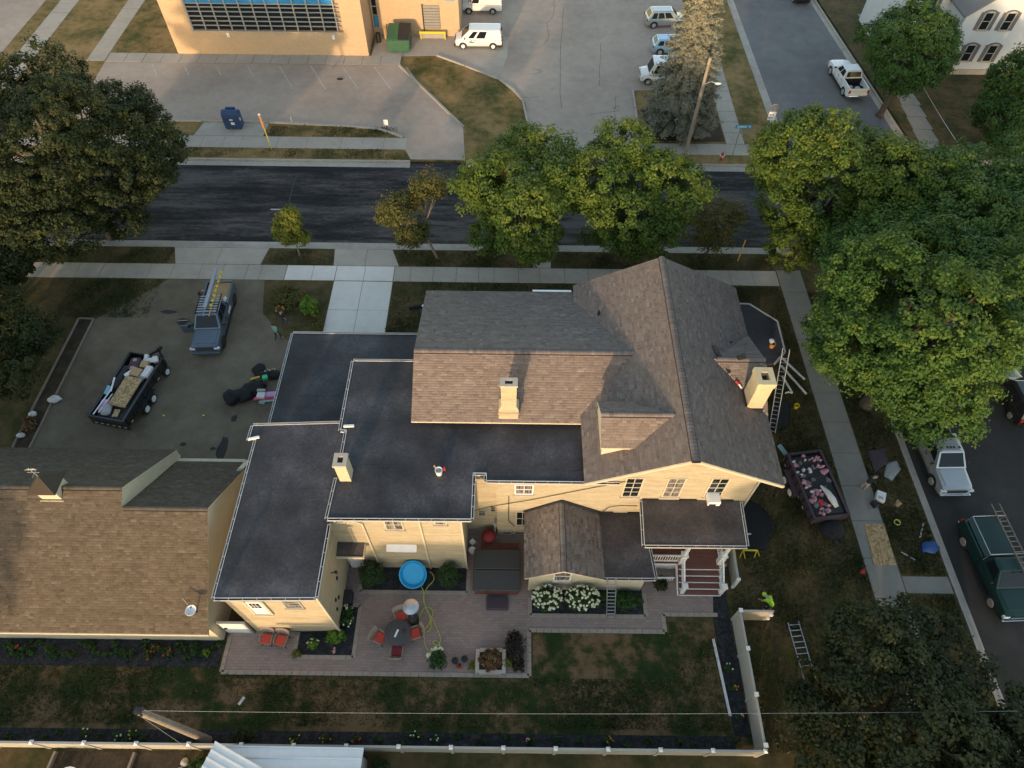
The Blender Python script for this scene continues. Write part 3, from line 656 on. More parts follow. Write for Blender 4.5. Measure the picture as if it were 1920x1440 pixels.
P_('wall','cream_brick',lambda m: m.prism(rect(-5.1,4.18,19.9,28.3),0,7.15))
P_('wall','cream_brick',lambda m: m.prism(rect(-14.0,-5.12,19.32,27.7),0,3.72))
P_('wall','cream_brick',lambda m: m.add([(-5.1,19.6,7.2),(-5.1,28.4,7.2),(-5.1,22.75,8.85),(-4.9,19.6,7.2),(-4.9,28.4,7.2),(-4.9,22.75,8.85)],[(0,2,1),(3,4,5),(0,3,5,2),(2,5,4,1),(0,1,4,3)]))
P_('wall','cream_brick',lambda m: m.prism([(12.6,30.0),(15.4,30.0),(16.7,28.8),(16.7,26.8),(15.8,26.0),(12.6,26.0)],0,4.3))
P_('wall','stucco',lambda m: [m.prism(rect(1.15,4.72,12.7,15.98),0,3.15), m.add([(1.15,12.7,3.15),(4.72,12.7,3.15),(2.8,12.7,4.35),(1.15,13,3.15),(4.72,13,3.15),(2.8,13,4.35)],[(0,1,2),(5,4,3),(0,3,4,1),(1,4,5,2),(2,5,3,0)])])
P_('wall','stucco',lambda m: m.prism(rect(4.74,7.4,12.72,15.98),0,2.95))
# flat roofs
P_('flat_roof','epdm',lambda m: m.slabz([(x_,y_,6.1+.0823*(x_+13.93)) for x_,y_ in ((-13.93,10.1),(-9.07,10.05),(-9.12,19.62),(-14.3,19.62),(-14.3,18.75),(-13.93,18.75))],.17))
P_('flat_roof','epdm',lambda m: m.prism([(-9.0,13.78),(-1.93,13.85),(-1.96,16.38),(-1.25,16.1),(-1.25,15.98),(4.85,15.95),(4.85,23.0),(-5.2,23.0),(-5.2,23.5),(-9.12,23.5),(-9.12,18.85),(-8.8,18.85),(-8.85,16)],6.87,7.02))
P_('flat_roof','epdm',lambda m: m.prism(rect(-14.27,-5.2,19.35,27.99),3.74,4.0))
P_('flat_roof','epdm',lambda m: m.prism([(12.62,30.53),(15.72,30.54),(17.25,29.07),(17.18,26.59),(16.29,25.6),(12.62,25.5)],4.32,4.5))
P_('flat_roof','epdm_brown',lambda m: m.slabz([(4.86,12.35,3.10),(7.66,12.38,3.10),(7.3,15.97,3.26),(4.86,15.97,3.26)],.14))
P_('porch_roof','epdm_brown',lambda m: m.slabz([(7.0,13.6,4.6),(12.28,13.62,4.6),(12.25,15.97,4.98),(7.02,15.97,4.98)],.16))
# membrane seams
for a,b_ in [((-13.75,y,6.1+.0823*.18+.004),(-9.3,y,6.1+.0823*4.63+.004)) for y in (12.9,15.6,17.6)]+[((-8.7,y,7.025),(-5.5,y,7.025)) for y in (16.7,19.4,21.6)]+[((-14.1,y,4.004),(-5.6,y,4.004)) for y in (23.2,25.6)]+[((-1.0,16.5,7.025),(4.6,16.5,7.025)),((-3.2,14.0,7.025),(-3.2,19.0,7.025))]:
    P_('membrane_seam','epdm',lambda m: m.beam(a,b_,.13,.006))
# gutters
gutter(H,[(-13.93,18.75,6.1),(-13.93,10.08,6.1),(-9.05,10.03,6.5),(-9.07,13.7,6.5)])
gutter(H,[(-9.14,19.62,6.52),(-14.3,19.64,6.1),(-14.32,18.75,6.1)])
gutter(H,[(-8.9,16.0,7.04),(-9.0,13.77,7.04),(-1.93,13.82,7.04),(-1.94,16.36,7.04),(-1.26,16.36,7.04),(-1.24,15.93,7.04),(5.6,15.93,7.04)])
gutter(H,[(-5.2,23.52,7.04),(-9.14,23.5,7.04),(-9.14,18.86,7.04),(-8.82,18.84,7.04),(-8.82,16.7,7.04)])
gutter(H,[(-5.2,28.0,4.02),(-14.28,28.0,4.02),(-14.28,19.7,4.02)])
gutter(H,[(16.3,25.58,4.52),(17.2,26.57,4.52),(17.27,29.09,4.52),(15.73,30.56,4.52),(12.7,30.56,4.52)], .07)
gutter(H,[(7.02,15.9,5.0),(6.98,13.56,4.62),(12.3,13.58,4.62),(12.27,15.9,5.0)])
gutter(H,[(4.86,12.33,3.12),(7.68,12.34,3.12),(7.32,15.9,3.28)])
for a,b_ in (((-14.35,18.72,6.14),(-13.75,18.85,6.2)),((-9.0,19.05,7.1),(-8.45,19.08,7.1))): P_('downspout_elbow','white',lambda m: m.beam(a,b_,.12,.1))
for pts in ([(-9.12,10.15,6.2),(-9.12,10.15,.1)], [(-8.05,13.85,6.7),(-7.45,13.85,6.3),(-7.45,13.85,.1)], [(-4.55,13.86,6.8),(-4.55,13.86,.1)], [(-2.46,13.86,6.7),(-2.46,13.86,.1)], [(12.62,15.94,7.5),(12.62,15.94,.2)], [(1.1,12.66,3.0),(1.1,12.66,.1)]):
    downspout(H, pts, 'cream' if pts[0][0] != 12.62 else 'vinyl')
# wing: saltbox gable
shingles(H,[(-5.36,19.2,7.42),(4.9,19.2,7.42),(6.9,22.75,9.05),(-5.36,22.75,9.05)],'shingle',seed=21)
shingles(H,[(3.75,28.78,7.32),(-5.36,28.78,7.32),(-5.36,22.75,9.05),(6.75,22.75,9.05),(3.8,28.6,7.37)],'shingle',seed=22)
ridge_cap(H,(-5.36,22.75,9.05),(6.7,22.75,9.05),(0,-.91,-.41),(0,.96,-.28),'shingle',seed=4)
# main gable
def mz(x): return 10.1-.5*abs(x-8.7)
shingles(H,[(3.7,29.1,7.6),(3.7,15.55,7.6),(8.7,15.55,10.1),(8.7,29.1,10.1)],'shingle',seed=23)
shingles(H,[(13.7,15.55,7.6),(13.7,29.1,7.6),(8.7,29.1,10.1),(8.7,15.55,10.1)],'shingle',seed=24)
ridge_cap(H,(8.7,15.5,10.1),(8.7,29.12,10.1),(-.89,0,-.45),(.89,0,-.45),'shingle',seed=5,half=.2,lift=.075)
P_('ridge_vent_end','black',lambda m: m.box(8.5,8.9,15.44,15.49,10.02,10.17))
# west dormer
shingles(H,[(4.45,16.90,8.82),(7.1,16.90,8.82),(8.65,18.3,9.8),(4.45,18.3,9.8)],'shingle',seed=25)
shingles(H,[(6.3,19.70,8.82),(4.45,19.70,8.82),(4.45,18.3,9.8),(8.65,18.3,9.8)],'shingle',seed=26)
ridge_cap(H,(4.45,18.3,9.8),(8.3,18.3,9.8),(0,-.82,-.57),(0,.82,-.57),'shingle',seed=6)
P_('dormer_cheek','cream',lambda m: m.add([(4.55,16.97,7.9),(6.6,16.97,8.72),(4.55,16.97,8.72),(4.55,19.6,7.9),(6.6,19.6,8.72),(4.55,19.6,8.72),(4.55,18.3,9.66),(8.3,18.3,9.66)],[(0,1,2),(3,5,4),(0,2,6,5,3),(2,1,7,6),(5,6,7,4)]))
# east cross gable
def tri_roof(a,b_,c_,seed):
    shingles(H,[a,b_,c_],'shingle',seed=seed,thick=.10,U=(1,0,0))
tri_roof((13.74,22.45-2.75,7.62),(13.74,22.45,8.99),(10.95,22.45,8.99),27)
tri_roof((13.74,22.45,8.99),(13.74,25.25,7.62),(10.95,22.45,8.99),28)
ridge_cap(H,(13.74,22.45,9.0),(11.1,22.45,9.0),(0,-.9,-.44),(0,.9,-.44),'shingle',seed=7)
P_('gable_wall','cream',lambda m: m.add([(13.5,19.9,7.55),(13.5,25.0,7.55),(13.5,22.45,8.85),(13.4,19.9,7.55),(13.4,25.0,7.55),(13.4,22.45,8.85)],[(0,1,2),(5,4,3),(0,3,4,1),(1,4,5,2),(2,5,3,0)]))
# entry extension gable
shingles(H,[(.78,16.0,3.2),(.78,12.2,3.2),(2.76,12.1,4.6),(2.76,16.0,4.6)],'shingle_old',seed=29)
shingles(H,[(4.98,12.2,3.2),(4.98,16.0,3.2),(2.76,16.0,4.6),(2.76,12.1,4.6)],'shingle_old',seed=30)
ridge_cap(H,(2.76,12.1,4.6),(2.76,15.9,4.6),(-.8,0,-.58),(.8,0,-.58),'shingle_old',seed=8,lift=.03)
for a,b_ in (((.75,15.95,3.34),(2.76,15.95,4.78)),((2.76,15.95,4.78),(5.0,15.95,3.34))): P_('wall_flashing','black',lambda m: m.beam(a,b_,.06,.14))
for a,b_,z in ((5.0,5.7,3.27),(6.5,7.25,3.27),(7.05,7.9,4.98),(9.0,9.95,4.98),(11.05,11.9,4.98)): P_('wall_flashing','black',lambda m: m.box(a,b_,15.9,15.975,z,z+.13))
# bargeboards of the front gable
P_('bargeboard','cream',lambda m: [m.beam((3.72,15.53,7.5),(8.7,15.53,9.98),.05,.16), m.beam((8.7,15.53,9.98),(13.68,15.53,7.5),.05,.16)])
P_('soffit','cream',lambda m: [m.slabz([(3.75,15.56,7.46),(8.7,15.56,9.94),(8.7,15.98,9.94),(3.75,15.98,7.46)],.02), m.slabz([(8.7,15.56,9.94),(13.65,15.56,7.46),(13.65,15.98,7.46),(8.7,15.98,9.94)],.02)])
# chimneys
def chim(x0,x1,y0,y1,z0,z1,cap,mat,flue=True,extra=None):
    o = P_('chimney',mat,lambda m: m.box(x0,x1,y0,y1,z0,z1))
    e = .05; t = MB(); f_ = min(x1-x0,y1-y0)*.27
    xc, yc = (x0+x1)/2,(y0+y1)/2; fx, fy = (x1-x0)*.24,(y1-y0)*.26
    t.box(x0-e,xc-fx,y0-e,y1+e,z1+.001,z1+cap); t.box(xc+fx,x1+e,y0-e,y1+e,z1+.001,z1+cap); t.box(xc-fx+.001,xc+fx-.001,y0-e,yc-fy,z1+.001,z1+cap); t.box(xc-fx+.001,xc+fx-.001,yc+fy,y1+e,z1+.001,z1+cap)
    build(t,'chimney_cap',MT['stone_cap'],o); fl = MB(); fl.box(xc-fx,xc+fx,yc-fy,yc+fy,z1-.02,z1+.006); build(fl,'flue',MT['black'],o)
    return o
chim(-8.7,-8.12,15.8,16.45,6.9,8.55,.16,'chim_brick')
chim(-.56,.24,19.5,19.95,7.2,10.3,.12,'cream_brick')
P_('chimney_shoulder','cream_brick',lambda m: [m.box(-.68,.36,19.38,20.1,7.2,8.35), m.add([(-.68,19.38,8.35),(.36,19.38,8.35),(.24,19.5,8.55),(-.56,19.5,8.55),(-.68,20.1,8.35),(.36,20.1,8.35),(.24,19.95,8.55),(-.56,19.95,8.55)],[(0,1,2,3),(1,5,6,2),(5,4,7,6),(4,0,3,7)]), m.box(-.72,.40,19.33,20.15,8.0,8.12)])
c_ = chim(12.46,13.3,19.85,20.85,6.8,10.0,.35,'chim_render')
bpy.data.objects['chimney_cap.002'].data.materials[0] = MT['chim_render']
P_('chimney_flashing','black',lambda m: m.box(12.40,13.36,19.79,19.84,7.6,8.12)); P_('chimney_flashing','black',lambda m: m.box(12.40,12.45,19.84,20.9,7.95,8.35))
# windows and doors
window(H,(6.32,16.0,6.38),.80,2.0,cols=2,rows=4,glass='glass',frame='cream')
window(H,(8.46,16.0,6.42),.80,2.0,cols=2,rows=4,glass='glass_curtain',frame='cream')
window(H,(10.66,16.0,6.46),.80,2.0,cols=2,rows=4,glass='glass',frame='cream')
window(H,(.70,16.0,6.0),.85,.95,cols=2,rows=2,glass='glass_curtain',frame='white')
window(H,(.68,16.0,2.35),.62,1.75,cols=2,rows=2,frame='cream')
for x,z,w_,h_ in ((-1.62,2.35,.36,.6),(-1.0,2.95,.24,.66)): window(H,(x,16.3,z),w_,h_,cols=1,rows=3,frame='cream',sill=False,split=False,trim=.04)
window(H,(-5.88,13.9,6.1),.80,1.1,cols=2,rows=2,glass='glass_curtain',frame='cream')
window(H,(-3.5,13.9,6.5),.52,.5,cols=1,rows=2,glass='glass_curtain',frame='cream')
window(H,(-8.55,13.9,6.5),.4,.35,cols=1,rows=1,glass='glass_curtain',frame='cream',sill=False)
window(H,(-5.76,13.9,2.8),.86,.5,cols=2,rows=1,glass='glass_curtain',frame='white',trim=.09)
P_('window_hood','white',lambda m: m.slabz([(-6.62,13.55,3.32),(-5.0,13.55,3.32),(-5.0,13.89,3.5),(-6.62,13.89,3.5)],.06))
P_('door_canopy','epdm_brown',lambda m: m.slabz([(-9.18,13.15,3.55),(-7.75,13.15,3.55),(-7.75,13.88,3.72),(-9.18,13.88,3.72)],.10))
P_('canopy_trim','cream',lambda m: [m.box(-9.19,-7.72,13.08,13.14,3.40,3.60), m.box(-7.74,-7.69,13.14,13.88,3.46,3.7)])
dr = P_('door','white',lambda m: m.box(-9.08,-8.28,13.83,13.89,.1,2.15))
build(MB().box(-8.95,-8.42,13.815,13.829,1.45,1.98),'pane',MT['glass'],dr)
build((lambda m:[m.box(-8.95+.1767*i-.012,-8.95+.1767*i+.012,13.803,13.814,1.45,1.98) for i in (1,2)]+[m.box(-8.95,-8.42,13.802,13.8145,1.45+.177*j-.012,1.45+.177*j+.012) for j in (1,2)] and m)(MB()),'muntin',MT['white'],dr)
build(MB().ell((-9.0,13.79,1.1),(.035,.04,.035),8,6),'door_knob',MT['black'],dr)
# upper door and window on the left block
dr = P_('upper_door','white',lambda m: m.box(-12.72,-12.0,10.12,10.19,3.5,5.35))
build(MB().box(-12.6,-12.12,10.105,10.119,4.55,5.2),'pane',MT['glass'],dr)
build((lambda m:[m.box(-12.6+.16*i-.012,-12.6+.16*i+.012,10.09,10.104,4.55,5.2) for i in (1,2)]+[m.box(-12.6,-12.12,10.089,10.1045,4.87,4.90)] and m)(MB()),'muntin',MT['white'],dr)
P_('door_frame','cream',lambda m: [m.box(-12.86,-12.74,10.1,10.195,3.45,5.45), m.box(-11.98,-11.86,10.1,10.195,3.45,5.45), m.box(-12.86,-11.86,10.05,10.195,3.36,3.448)])
window(H,(-10.55,10.2,4.95),.75,.95,cols=1,rows=3,glass='glass_curtain',frame='vinyl',split=False)
window(H,(2.85,12.7,2.3),.82,1.3,cols=1,rows=2,glass='glass_curtain',frame='white')
for x,z in ((-.2,.3),(.55,.3)): window(H,(x,16.0,z),.5,.28,cols=1,rows=1,frame='stone_cap',sill=False)
# window air conditioner
ac = P_('air_conditioner','white',lambda m: m.box(10.28,10.92,15.35,15.96,5.62,6.0),bevel=.02)
build((lambda m:[m.box(10.34,10.7,15.335,15.348,5.66+.05*i,5.685+.05*i) for i in range(4)] and m)(MB()),'grille',MT['black'],ac)
# wall details: lamp, pipes, meters, cables
P_('wall_lamp','black',lambda m: [m.beam((-9.18,12.1,4.0),(-8.95,12.1,4.15),.04,.04), m.lathe([(.02,.18),(.09,.1),(.07,-.08),(.02,-.1)],(-8.9,12.1,4.1),8)])
for y,z in ((11.2,2.1),(11.5,1.6),(10.9,1.5),(12.2,2.6)): P_('wall_vent','steel_dark',lambda m: m.box(-9.2,-9.14,y,y+.16,z,z+.22))
for q in ([(5.9,15.96,7.1),(3.5,15.95,6.0),(1.2,15.94,4.9),(-1.2,15.95,3.9),(-2.3,15.9,3.3)],[(-.1,15.96,5.2),(-.1,15.96,2.0),(.25,15.96,1.3),(1.0,15.96,1.2)],[(5.05,15.9,3.5),(5.4,15.93,4.1),(6.0,15.95,4.25),(6.9,15.95,4.25)]): P_('service_cable','black',lambda m: m.tube(q,.02,5))
P_('meter_box','grey_pl',lambda m: [m.box(-.95,-.8,15.93,16.25,1.2,1.7), m.tube([(-.88,15.9,1.2),(-.88,15.9,.2)],.03,6)])
# big blank louvres
for x in (5.05,6.1): P_('louvre','steel_dark',lambda m: m.box(x,x+.55,12.66,12.715,1.75,1.95))
# porch: deck, stairs, posts and railings
for i in range(14): P_('deck_board','wood_deck',lambda m: m.box(7.45,12.4,14.0+.142*i,14.0+.142*i+.134,.86,.90))
P_('porch_skirt','white',lambda m: m.box(7.5,9.6,14.02,14.06,.05,.85)); P_('porch_skirt','white',lambda m: m.box(12.36,12.4,14.05,15.95,.05,.85))
for i in range(5):
    P_('stair_tread','wood_deck',lambda m: m.box(9.55,11.85,12.45+.31*i,12.45+.31*i+.30,.14+.18*i,.18+.18*i))
    P_('stair_riser','wood_deck',lambda m: m.box(9.55,11.85,12.45+.31*i,12.468+.31*i,.0+.18*i,.135+.18*i)); P_('tread_nosing','white',lambda m: m.box(9.55,11.85,12.41+.31*i,12.448+.31*i,.13+.18*i,.183+.18*i))
for x in (9.47,11.87): P_('stair_stringer','white',lambda m: m.slabz([(x,12.45,.12),(x+.06,12.45,.12),(x+.06,14.0,.86),(x,14.0,.86)],.3))
for x in (9.72,11.9):
    po = P_('porch_post','white',lambda m: [m.box(x-.09,x+.09,14.0,14.18,.9,4.5), m.box(x-.16,x+.16,13.93,14.25,.9,2.0)],bevel=.015)
    build(MB().box(x-.19,x+.19,13.9,14.28,2.001,2.08),'post_cap',MT['white'],po)
    nw = P_('newel_post','white',lambda m: m.box(x-.11,x+.11,12.5,12.72,.18,1.15),bevel=.015)
    build(MB().box(x-.15,x+.15,12.46,12.76,1.151,1.22),'post_cap',MT['white'],nw)
    P_('handrail','white',lambda m: [m.beam((x,12.7,1.02),(x,13.98,1.76),.09,.07), m.beam((x,12.7,.45),(x,13.98,1.19),.06,.06)])
    for i in range(10):
        y = 12.82+.12*i; zz = .45+(y-12.7)*.578; P_('baluster','white',lambda m: m.box(x-.02,x+.02,y-.02,y+.02,zz,zz+.55))
P_('handrail','white',lambda m: [m.box(7.5,9.6,14.06,14.14,1.78,1.85), m.box(7.5,9.6,14.07,14.13,1.02,1.08)])
for i in range(15): P_('baluster','white',lambda m: m.box(7.6+.14*i,7.64+.14*i,14.08,14.12,1.08,1.78))
P_('handrail','white',lambda m: [m.box(11.86,11.94,14.25,15.9,1.78,1.85), m.box(11.87,11.93,14.25,15.9,1.02,1.08)])
for i in range(11): P_('baluster','white',lambda m: m.box(11.88,11.92,14.35+.14*i,14.39+.14*i,1.08,1.78))
P_('lattice_strip','white',lambda m: [m.box(7.6,9.3,13.2,13.26,.70,.76)]+[m.box(7.65+.11*i,7.69+.11*i,13.2,13.24,.3,.7) for i in range(15)])
P_('porch_door','wood_deck',lambda m: m.box(8.2,9.1,15.93,15.985,.92,2.95))
window(H,(10.8,16.0,2.2),.8,1.5,cols=2,rows=2,frame='white')

# loose things on the roofs
bk = thing('bucket','white paint bucket left on the black flat roof','bucket',(-3.68,16.3,7.03))
part(bk,'pail',MT['white'],lambda m: m.lathe([(.15,0),(.19,.40),(.195,.41),(.17,.41),(.16,.1),(.02,.09)],(-3.68,16.3,7.03),16),smooth=True)
part(bk,'handle',MT['alu'],lambda m: m.tube([(-3.68+.2*math.cos(t),16.3-.16*math.sin(t),7.03+.36-.06*math.sin(t)) for t in [math.pi*i/8 for i in range(9)]],.008,5))
tag(build(MB().obox((-3.88,16.55,7.2),(.07,.3,.04),rz=.7,rx=.6),'paint_brush',MT['wood_raw']),'wooden brush handle leaning on the white roof bucket','brush')
tag(build(MB().tube([(-3.42,16.5,7.03),(-3.42,16.52,7.32)],.06,10),'sealant_can',MT['red_paint'],smooth=True),'small red can standing behind the white roof bucket','can')
def roofbit(name,label,cat,mat,fn,**k): mb = MB(); fn(mb); return tag(build(mb,name,MT[mat] if isinstance(mat,str) else [MT[x] for x in mat],**k),label,cat)
roofbit('flashing_roll','dark metal flashing length lying on the right slope of the main roof','flashing','steel_dark',lambda m: m.beam((11.05,23.35,mz(11.05)+.1),(11.75,21.75,mz(11.75)+.1),.18,.09))
roofbit('caulk_bottle','red and white bottle lying on the shingles near the big chimney','bottle',['red_paint','white'],lambda m: [m.tube([(12.05,21.3,mz(12.05)+.12),(12.2,21.15,mz(12.2)+.12)],.08,8,m=0), m.tube([(12.2,21.15,mz(12.2)+.12),(12.35,20.95,mz(12.35)+.1)],.05,8,m=1)])
roofbit('tool_bag','small black tool bag on the ridge of the side gable','tool bag','black',lambda m: [m.obox((12.4,22.5,9.14),(.42,.25,.2),rz=.3), m.tube([(12.25,22.5,9.24),(12.4,22.55,9.4),(12.55,22.5,9.24)],.02,5)],bevel=.03)
roofbit('roof_pipe','stubby dark vent pipe on the shaded slope of the side gable','vent pipe','steel_dark',lambda m: m.lathe([(.12,-.1),(.07,.05),(.06,.32),(.03,.32)],(12.4,24.2,8.05),10))
roofbit('vent_boot','stubby dark vent pipe on the left slope behind the wing','vent pipe','steel_dark',lambda m: m.lathe([(.13,-.1),(.07,.06),(.055,.34),(.03,.34)],(5.0,26.2,mz(5.0)),10))
roofbit('orange_bucket','orange and white bucket on the black bay roof','bucket',['orange','white'],lambda m: [m.lathe([(.14,0),(.19,.36),(.16,.36),(.15,.1),(.02,.1)],(16.45,26.95,4.5),12,m=0), m.lathe([(.12,.36),(.17,.5),(.05,.55)],(16.35,27.05,4.5),10,m=1)],smooth=True)

# ================================================================== garage
G = thing('garage','wide cream garage with tan shingle roof and a cupola','garage',(-25,14.5,0))
def Q(name, mat, fn, **k): return part(G, name, MT[mat], fn, **k)
Q('wall','stucco',lambda m: m.box(-38,-15.752,9.705,10.0,0,2.45))
Q('wall','stucco',lambda m: m.wall((-15.45,9.70),(-15.45,19.4),0,2.5,2.6,.3,mid=(.5,6.15)))
Q('wall','stucco',lambda m: m.box(-38,-15.752,19.1,19.395,0,2.7))
Q('wall','stucco',lambda m: m.add([(-19.72,14.56,6.25),(-19.72,15.36,6.86),(-19.72,19.66,3.12),(-19.72,19.66,2.4),(-19.9,14.56,6.25),(-19.9,15.36,6.86),(-19.9,19.66,3.12),(-19.9,19.66,2.4)],[(0,3,2,1),(4,5,6,7),(0,1,5,4),(1,2,6,5),(2,3,7,6),(3,0,4,7)]))
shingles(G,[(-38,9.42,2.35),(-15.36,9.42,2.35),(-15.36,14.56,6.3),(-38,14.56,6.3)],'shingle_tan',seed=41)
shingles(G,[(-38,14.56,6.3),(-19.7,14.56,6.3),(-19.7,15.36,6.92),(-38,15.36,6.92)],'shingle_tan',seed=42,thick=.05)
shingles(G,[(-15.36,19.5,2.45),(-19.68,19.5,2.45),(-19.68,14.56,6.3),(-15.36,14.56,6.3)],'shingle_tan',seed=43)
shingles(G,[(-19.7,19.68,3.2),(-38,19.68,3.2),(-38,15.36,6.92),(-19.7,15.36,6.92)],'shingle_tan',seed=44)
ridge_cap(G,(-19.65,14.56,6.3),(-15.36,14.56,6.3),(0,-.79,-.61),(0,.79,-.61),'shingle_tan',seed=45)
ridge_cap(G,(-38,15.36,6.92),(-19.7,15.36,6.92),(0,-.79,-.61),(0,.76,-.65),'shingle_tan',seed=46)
Q('fascia','cream',lambda m: m.box(-38,-15.36,9.36,9.41,2.14,2.34))
cu = Q('cupola','cream',lambda m: m.box(-23.75,-22.75,14.85,15.75,5.9,7.45))
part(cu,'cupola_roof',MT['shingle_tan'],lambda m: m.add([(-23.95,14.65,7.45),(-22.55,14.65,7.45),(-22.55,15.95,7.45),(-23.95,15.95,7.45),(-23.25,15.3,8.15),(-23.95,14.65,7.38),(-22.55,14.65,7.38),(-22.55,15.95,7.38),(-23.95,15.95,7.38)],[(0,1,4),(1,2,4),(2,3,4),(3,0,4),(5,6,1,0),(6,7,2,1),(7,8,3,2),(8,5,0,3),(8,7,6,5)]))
part(cu,'cupola_sill',MT['cream'],lambda m: m.box(-23.85,-22.65,14.75,15.85,6.35,6.5))
part(cu,'weathervane',MT['grey_pl'],lambda m: [m.tube([(-23.25,15.3,8.1),(-23.25,15.3,9.0)],.02,6), m.beam((-23.55,15.3,8.55),(-22.95,15.3,8.55),.02,.02), m.beam((-23.25,15.05,8.45),(-23.25,15.55,8.45),.02,.02), m.add([(-23.6,15.3,8.75),(-22.95,15.3,8.8),(-23.0,15.3,8.95),(-23.3,15.3,8.9)],[(0,1,2,3)])])
an = thing('roof_aerial','white dish aerial on a dark mast on the garage roof','aerial',(-15.95,10.3,3.0))
part(an,'mast',MT['steel_dark'],lambda m: m.tube([(-15.95,10.3,2.95),(-15.95,10.3,3.9)],.03,6))
part(an,'dish',MT['white'],lambda m: m.lathe([(.02,0),(.18,.04),(.28,.13),(.27,.15),(.16,.06),(.02,.03)],(-15.9,10.15,3.75),14),smooth=True)
part(an,'arm',MT['wood_grey'],lambda m: m.tube([(-15.95,10.3,3.75),(-16.45,10.75,3.95)],.035,6))
gt = thing('garden_gate','white garden gate between the garage and the left brick block','gate',(-14.6,10.15,0))
part(gt,'gate_panel',MT['white'],lambda m: m.box(-15.3,-14.0,10.12,10.18,.05,1.75))
part(gt,'gate_rail',MT['vinyl'],lambda m: m.box(-15.35,-13.85,10.09,10.21,1.751,1.85))
part(gt,'gate_post',MT['vinyl'],lambda m: m.box(-13.98,-13.86,10.08,10.22,0,1.75))
part(gt,'gate_latch',MT['black'],lambda m: m.box(-15.2,-15.05,10.05,10.115,.9,1.0))

# ================================================================== post office
O = thing('post_office','tan brick post office with long grid windows and blue panels','building',(-22,75,0))
def Op(name, mat, fn, **k): return part(O, name, MT[mat] if isinstance(mat,str) else [MT[x] for x in mat], fn, **k)
Op('wall','po_brick',lambda m: m.box(-35.5,-15.45,69.1,90,0,2.45))
Op('wall','po_brick',lambda m: m.box(-35.5,-33.1,69.1,90,2.45,9.2))
Op('wall','po_brick',lambda m: m.box(-17.65,-15.45,69.1,90,2.45,9.2))
Op('wall','po_brick',lambda m: m.box(-33.1,-17.65,69.5,90,2.46,9.2))
Op('wall','po_brick',lambda m: m.box(-15.4,-6.1,73.3,92,0,8.4))
Op('roof','grey_roof',lambda m: m.box(-35.8,-15.2,68.9,90,9.2,9.5))
Op('roof','grey_roof',lambda m: m.box(-15.2,-5.9,73.1,92,8.4,8.65))
Op('window_sill','stone_cap',lambda m: m.box(-33.1,-17.65,69.0,69.1,2.38,2.47))
gw = Op('window_wall','vinyl',lambda m: m.box(-33.1,-17.65,69.16,69.2,8.9,9.2))
xs_ = [-33.02+1.346*i for i in range(12)]; rows_ = [2.5,2.95,3.4,3.85,4.32,4.75,5.1]
for x in xs_: build(MB().box(x-.05,x+.05,69.12,69.40,2.48,9.2),'mullion',MT['vinyl'],gw)
for z in rows_[1:]: build(MB().box(-33.05,-17.7,69.15,69.36,z-.03,z+.03),'transom',MT['vinyl'],gw)
for i,(x0,x1) in enumerate(zip(xs_[:-1],xs_[1:])):
    for z0,z1 in zip(rows_[:-1],rows_[1:]):
        build(MB().box(x0+.055,x1-.055,69.28,69.31,z0+.035,z1-.035),'pane',MT['glass'],gw)
    build(MB().box(x0+.055,x1-.055,69.26,69.30,5.135,6.3),'spandrel',MT['blue_panel'],gw)
build(MB().box(-17.62,-17.66,69.2,69.4,2.5,6),'end_trim',MT['vinyl'],gw)
dk = Op('roller_door','door_grey',lambda m: m.box(-9.85,-8.15,73.2,73.29,.85,3.25))
for j in range(8): build(MB().box(-9.85,-8.15,73.18,73.199,.9+.29*j,.93+.29*j),'door_slat',MT['steel_dark'],dk)
Op('door_frame','steel_dark',lambda m: m.box(-9.98,-9.86,73.15,73.295,.5,3.35))
Op('dock_ledge','concrete',lambda m: m.box(-10.4,-7.6,72.75,73.28,.02,.5))
bmp = thing('dock_rail','yellow dock guard rail under the post office roller door','guard rail',(-9,72.6,0))
part(bmp,'rail',MT['yellow'],lambda m: m.box(-10.4,-7.6,72.55,72.72,.62,.82))
for x in (-10.3,-7.72): part(bmp,'leg',MT['yellow'],lambda m: m.box(x,x+.1,72.58,72.68,.01,.61))
bw = Op('side_window','glass',lambda m: m.box(-15.2,-14.75,73.22,73.29,.95,6))
for z in (2.2,3.1,3.9): build(MB().box(-15.2,-14.75,73.19,73.215,z-.04,z+.04),'transom',MT['vinyl'],bw)
build(MB().box(-15.15,-14.78,73.185,73.21,.95,2.1),'blue_panel',MT['blue_panel'],bw)
for x,z in ((-29.7,1.85),(-18.9,1.75)):
    Op('wall_lamp','white',lambda m: m.box(x,x+.28,68.98,69.09,z,z+.42))
Op('lobby_sign','sign_blue',lambda m: m.box(-7.6,-6.5,73.2,73.29,3.75,4.1))
for i,x in enumerate((-14.1,-13.6,-12.9)):
    tag(build(MB().tube([(x,72.6,0),(x,72.6,1.35 if i<2 else 1.1)],.12,10),'guard_bollard',MT['wood_raw'],smooth=True),['pale concrete guard post nearest the blue window strip','pale concrete guard post in the middle of the three by the dumpster','shorter pale guard post just behind the dumpster'][i],'bollard','guard posts by the dumpster')
tag(build(MB().tube([(-14.75,71.9,0),(-14.75,71.9,.95)],.26,12),'litter_bin',MT['steel_dark'],smooth=True),'dark litter bin in the corner by the blue window strip','bin')

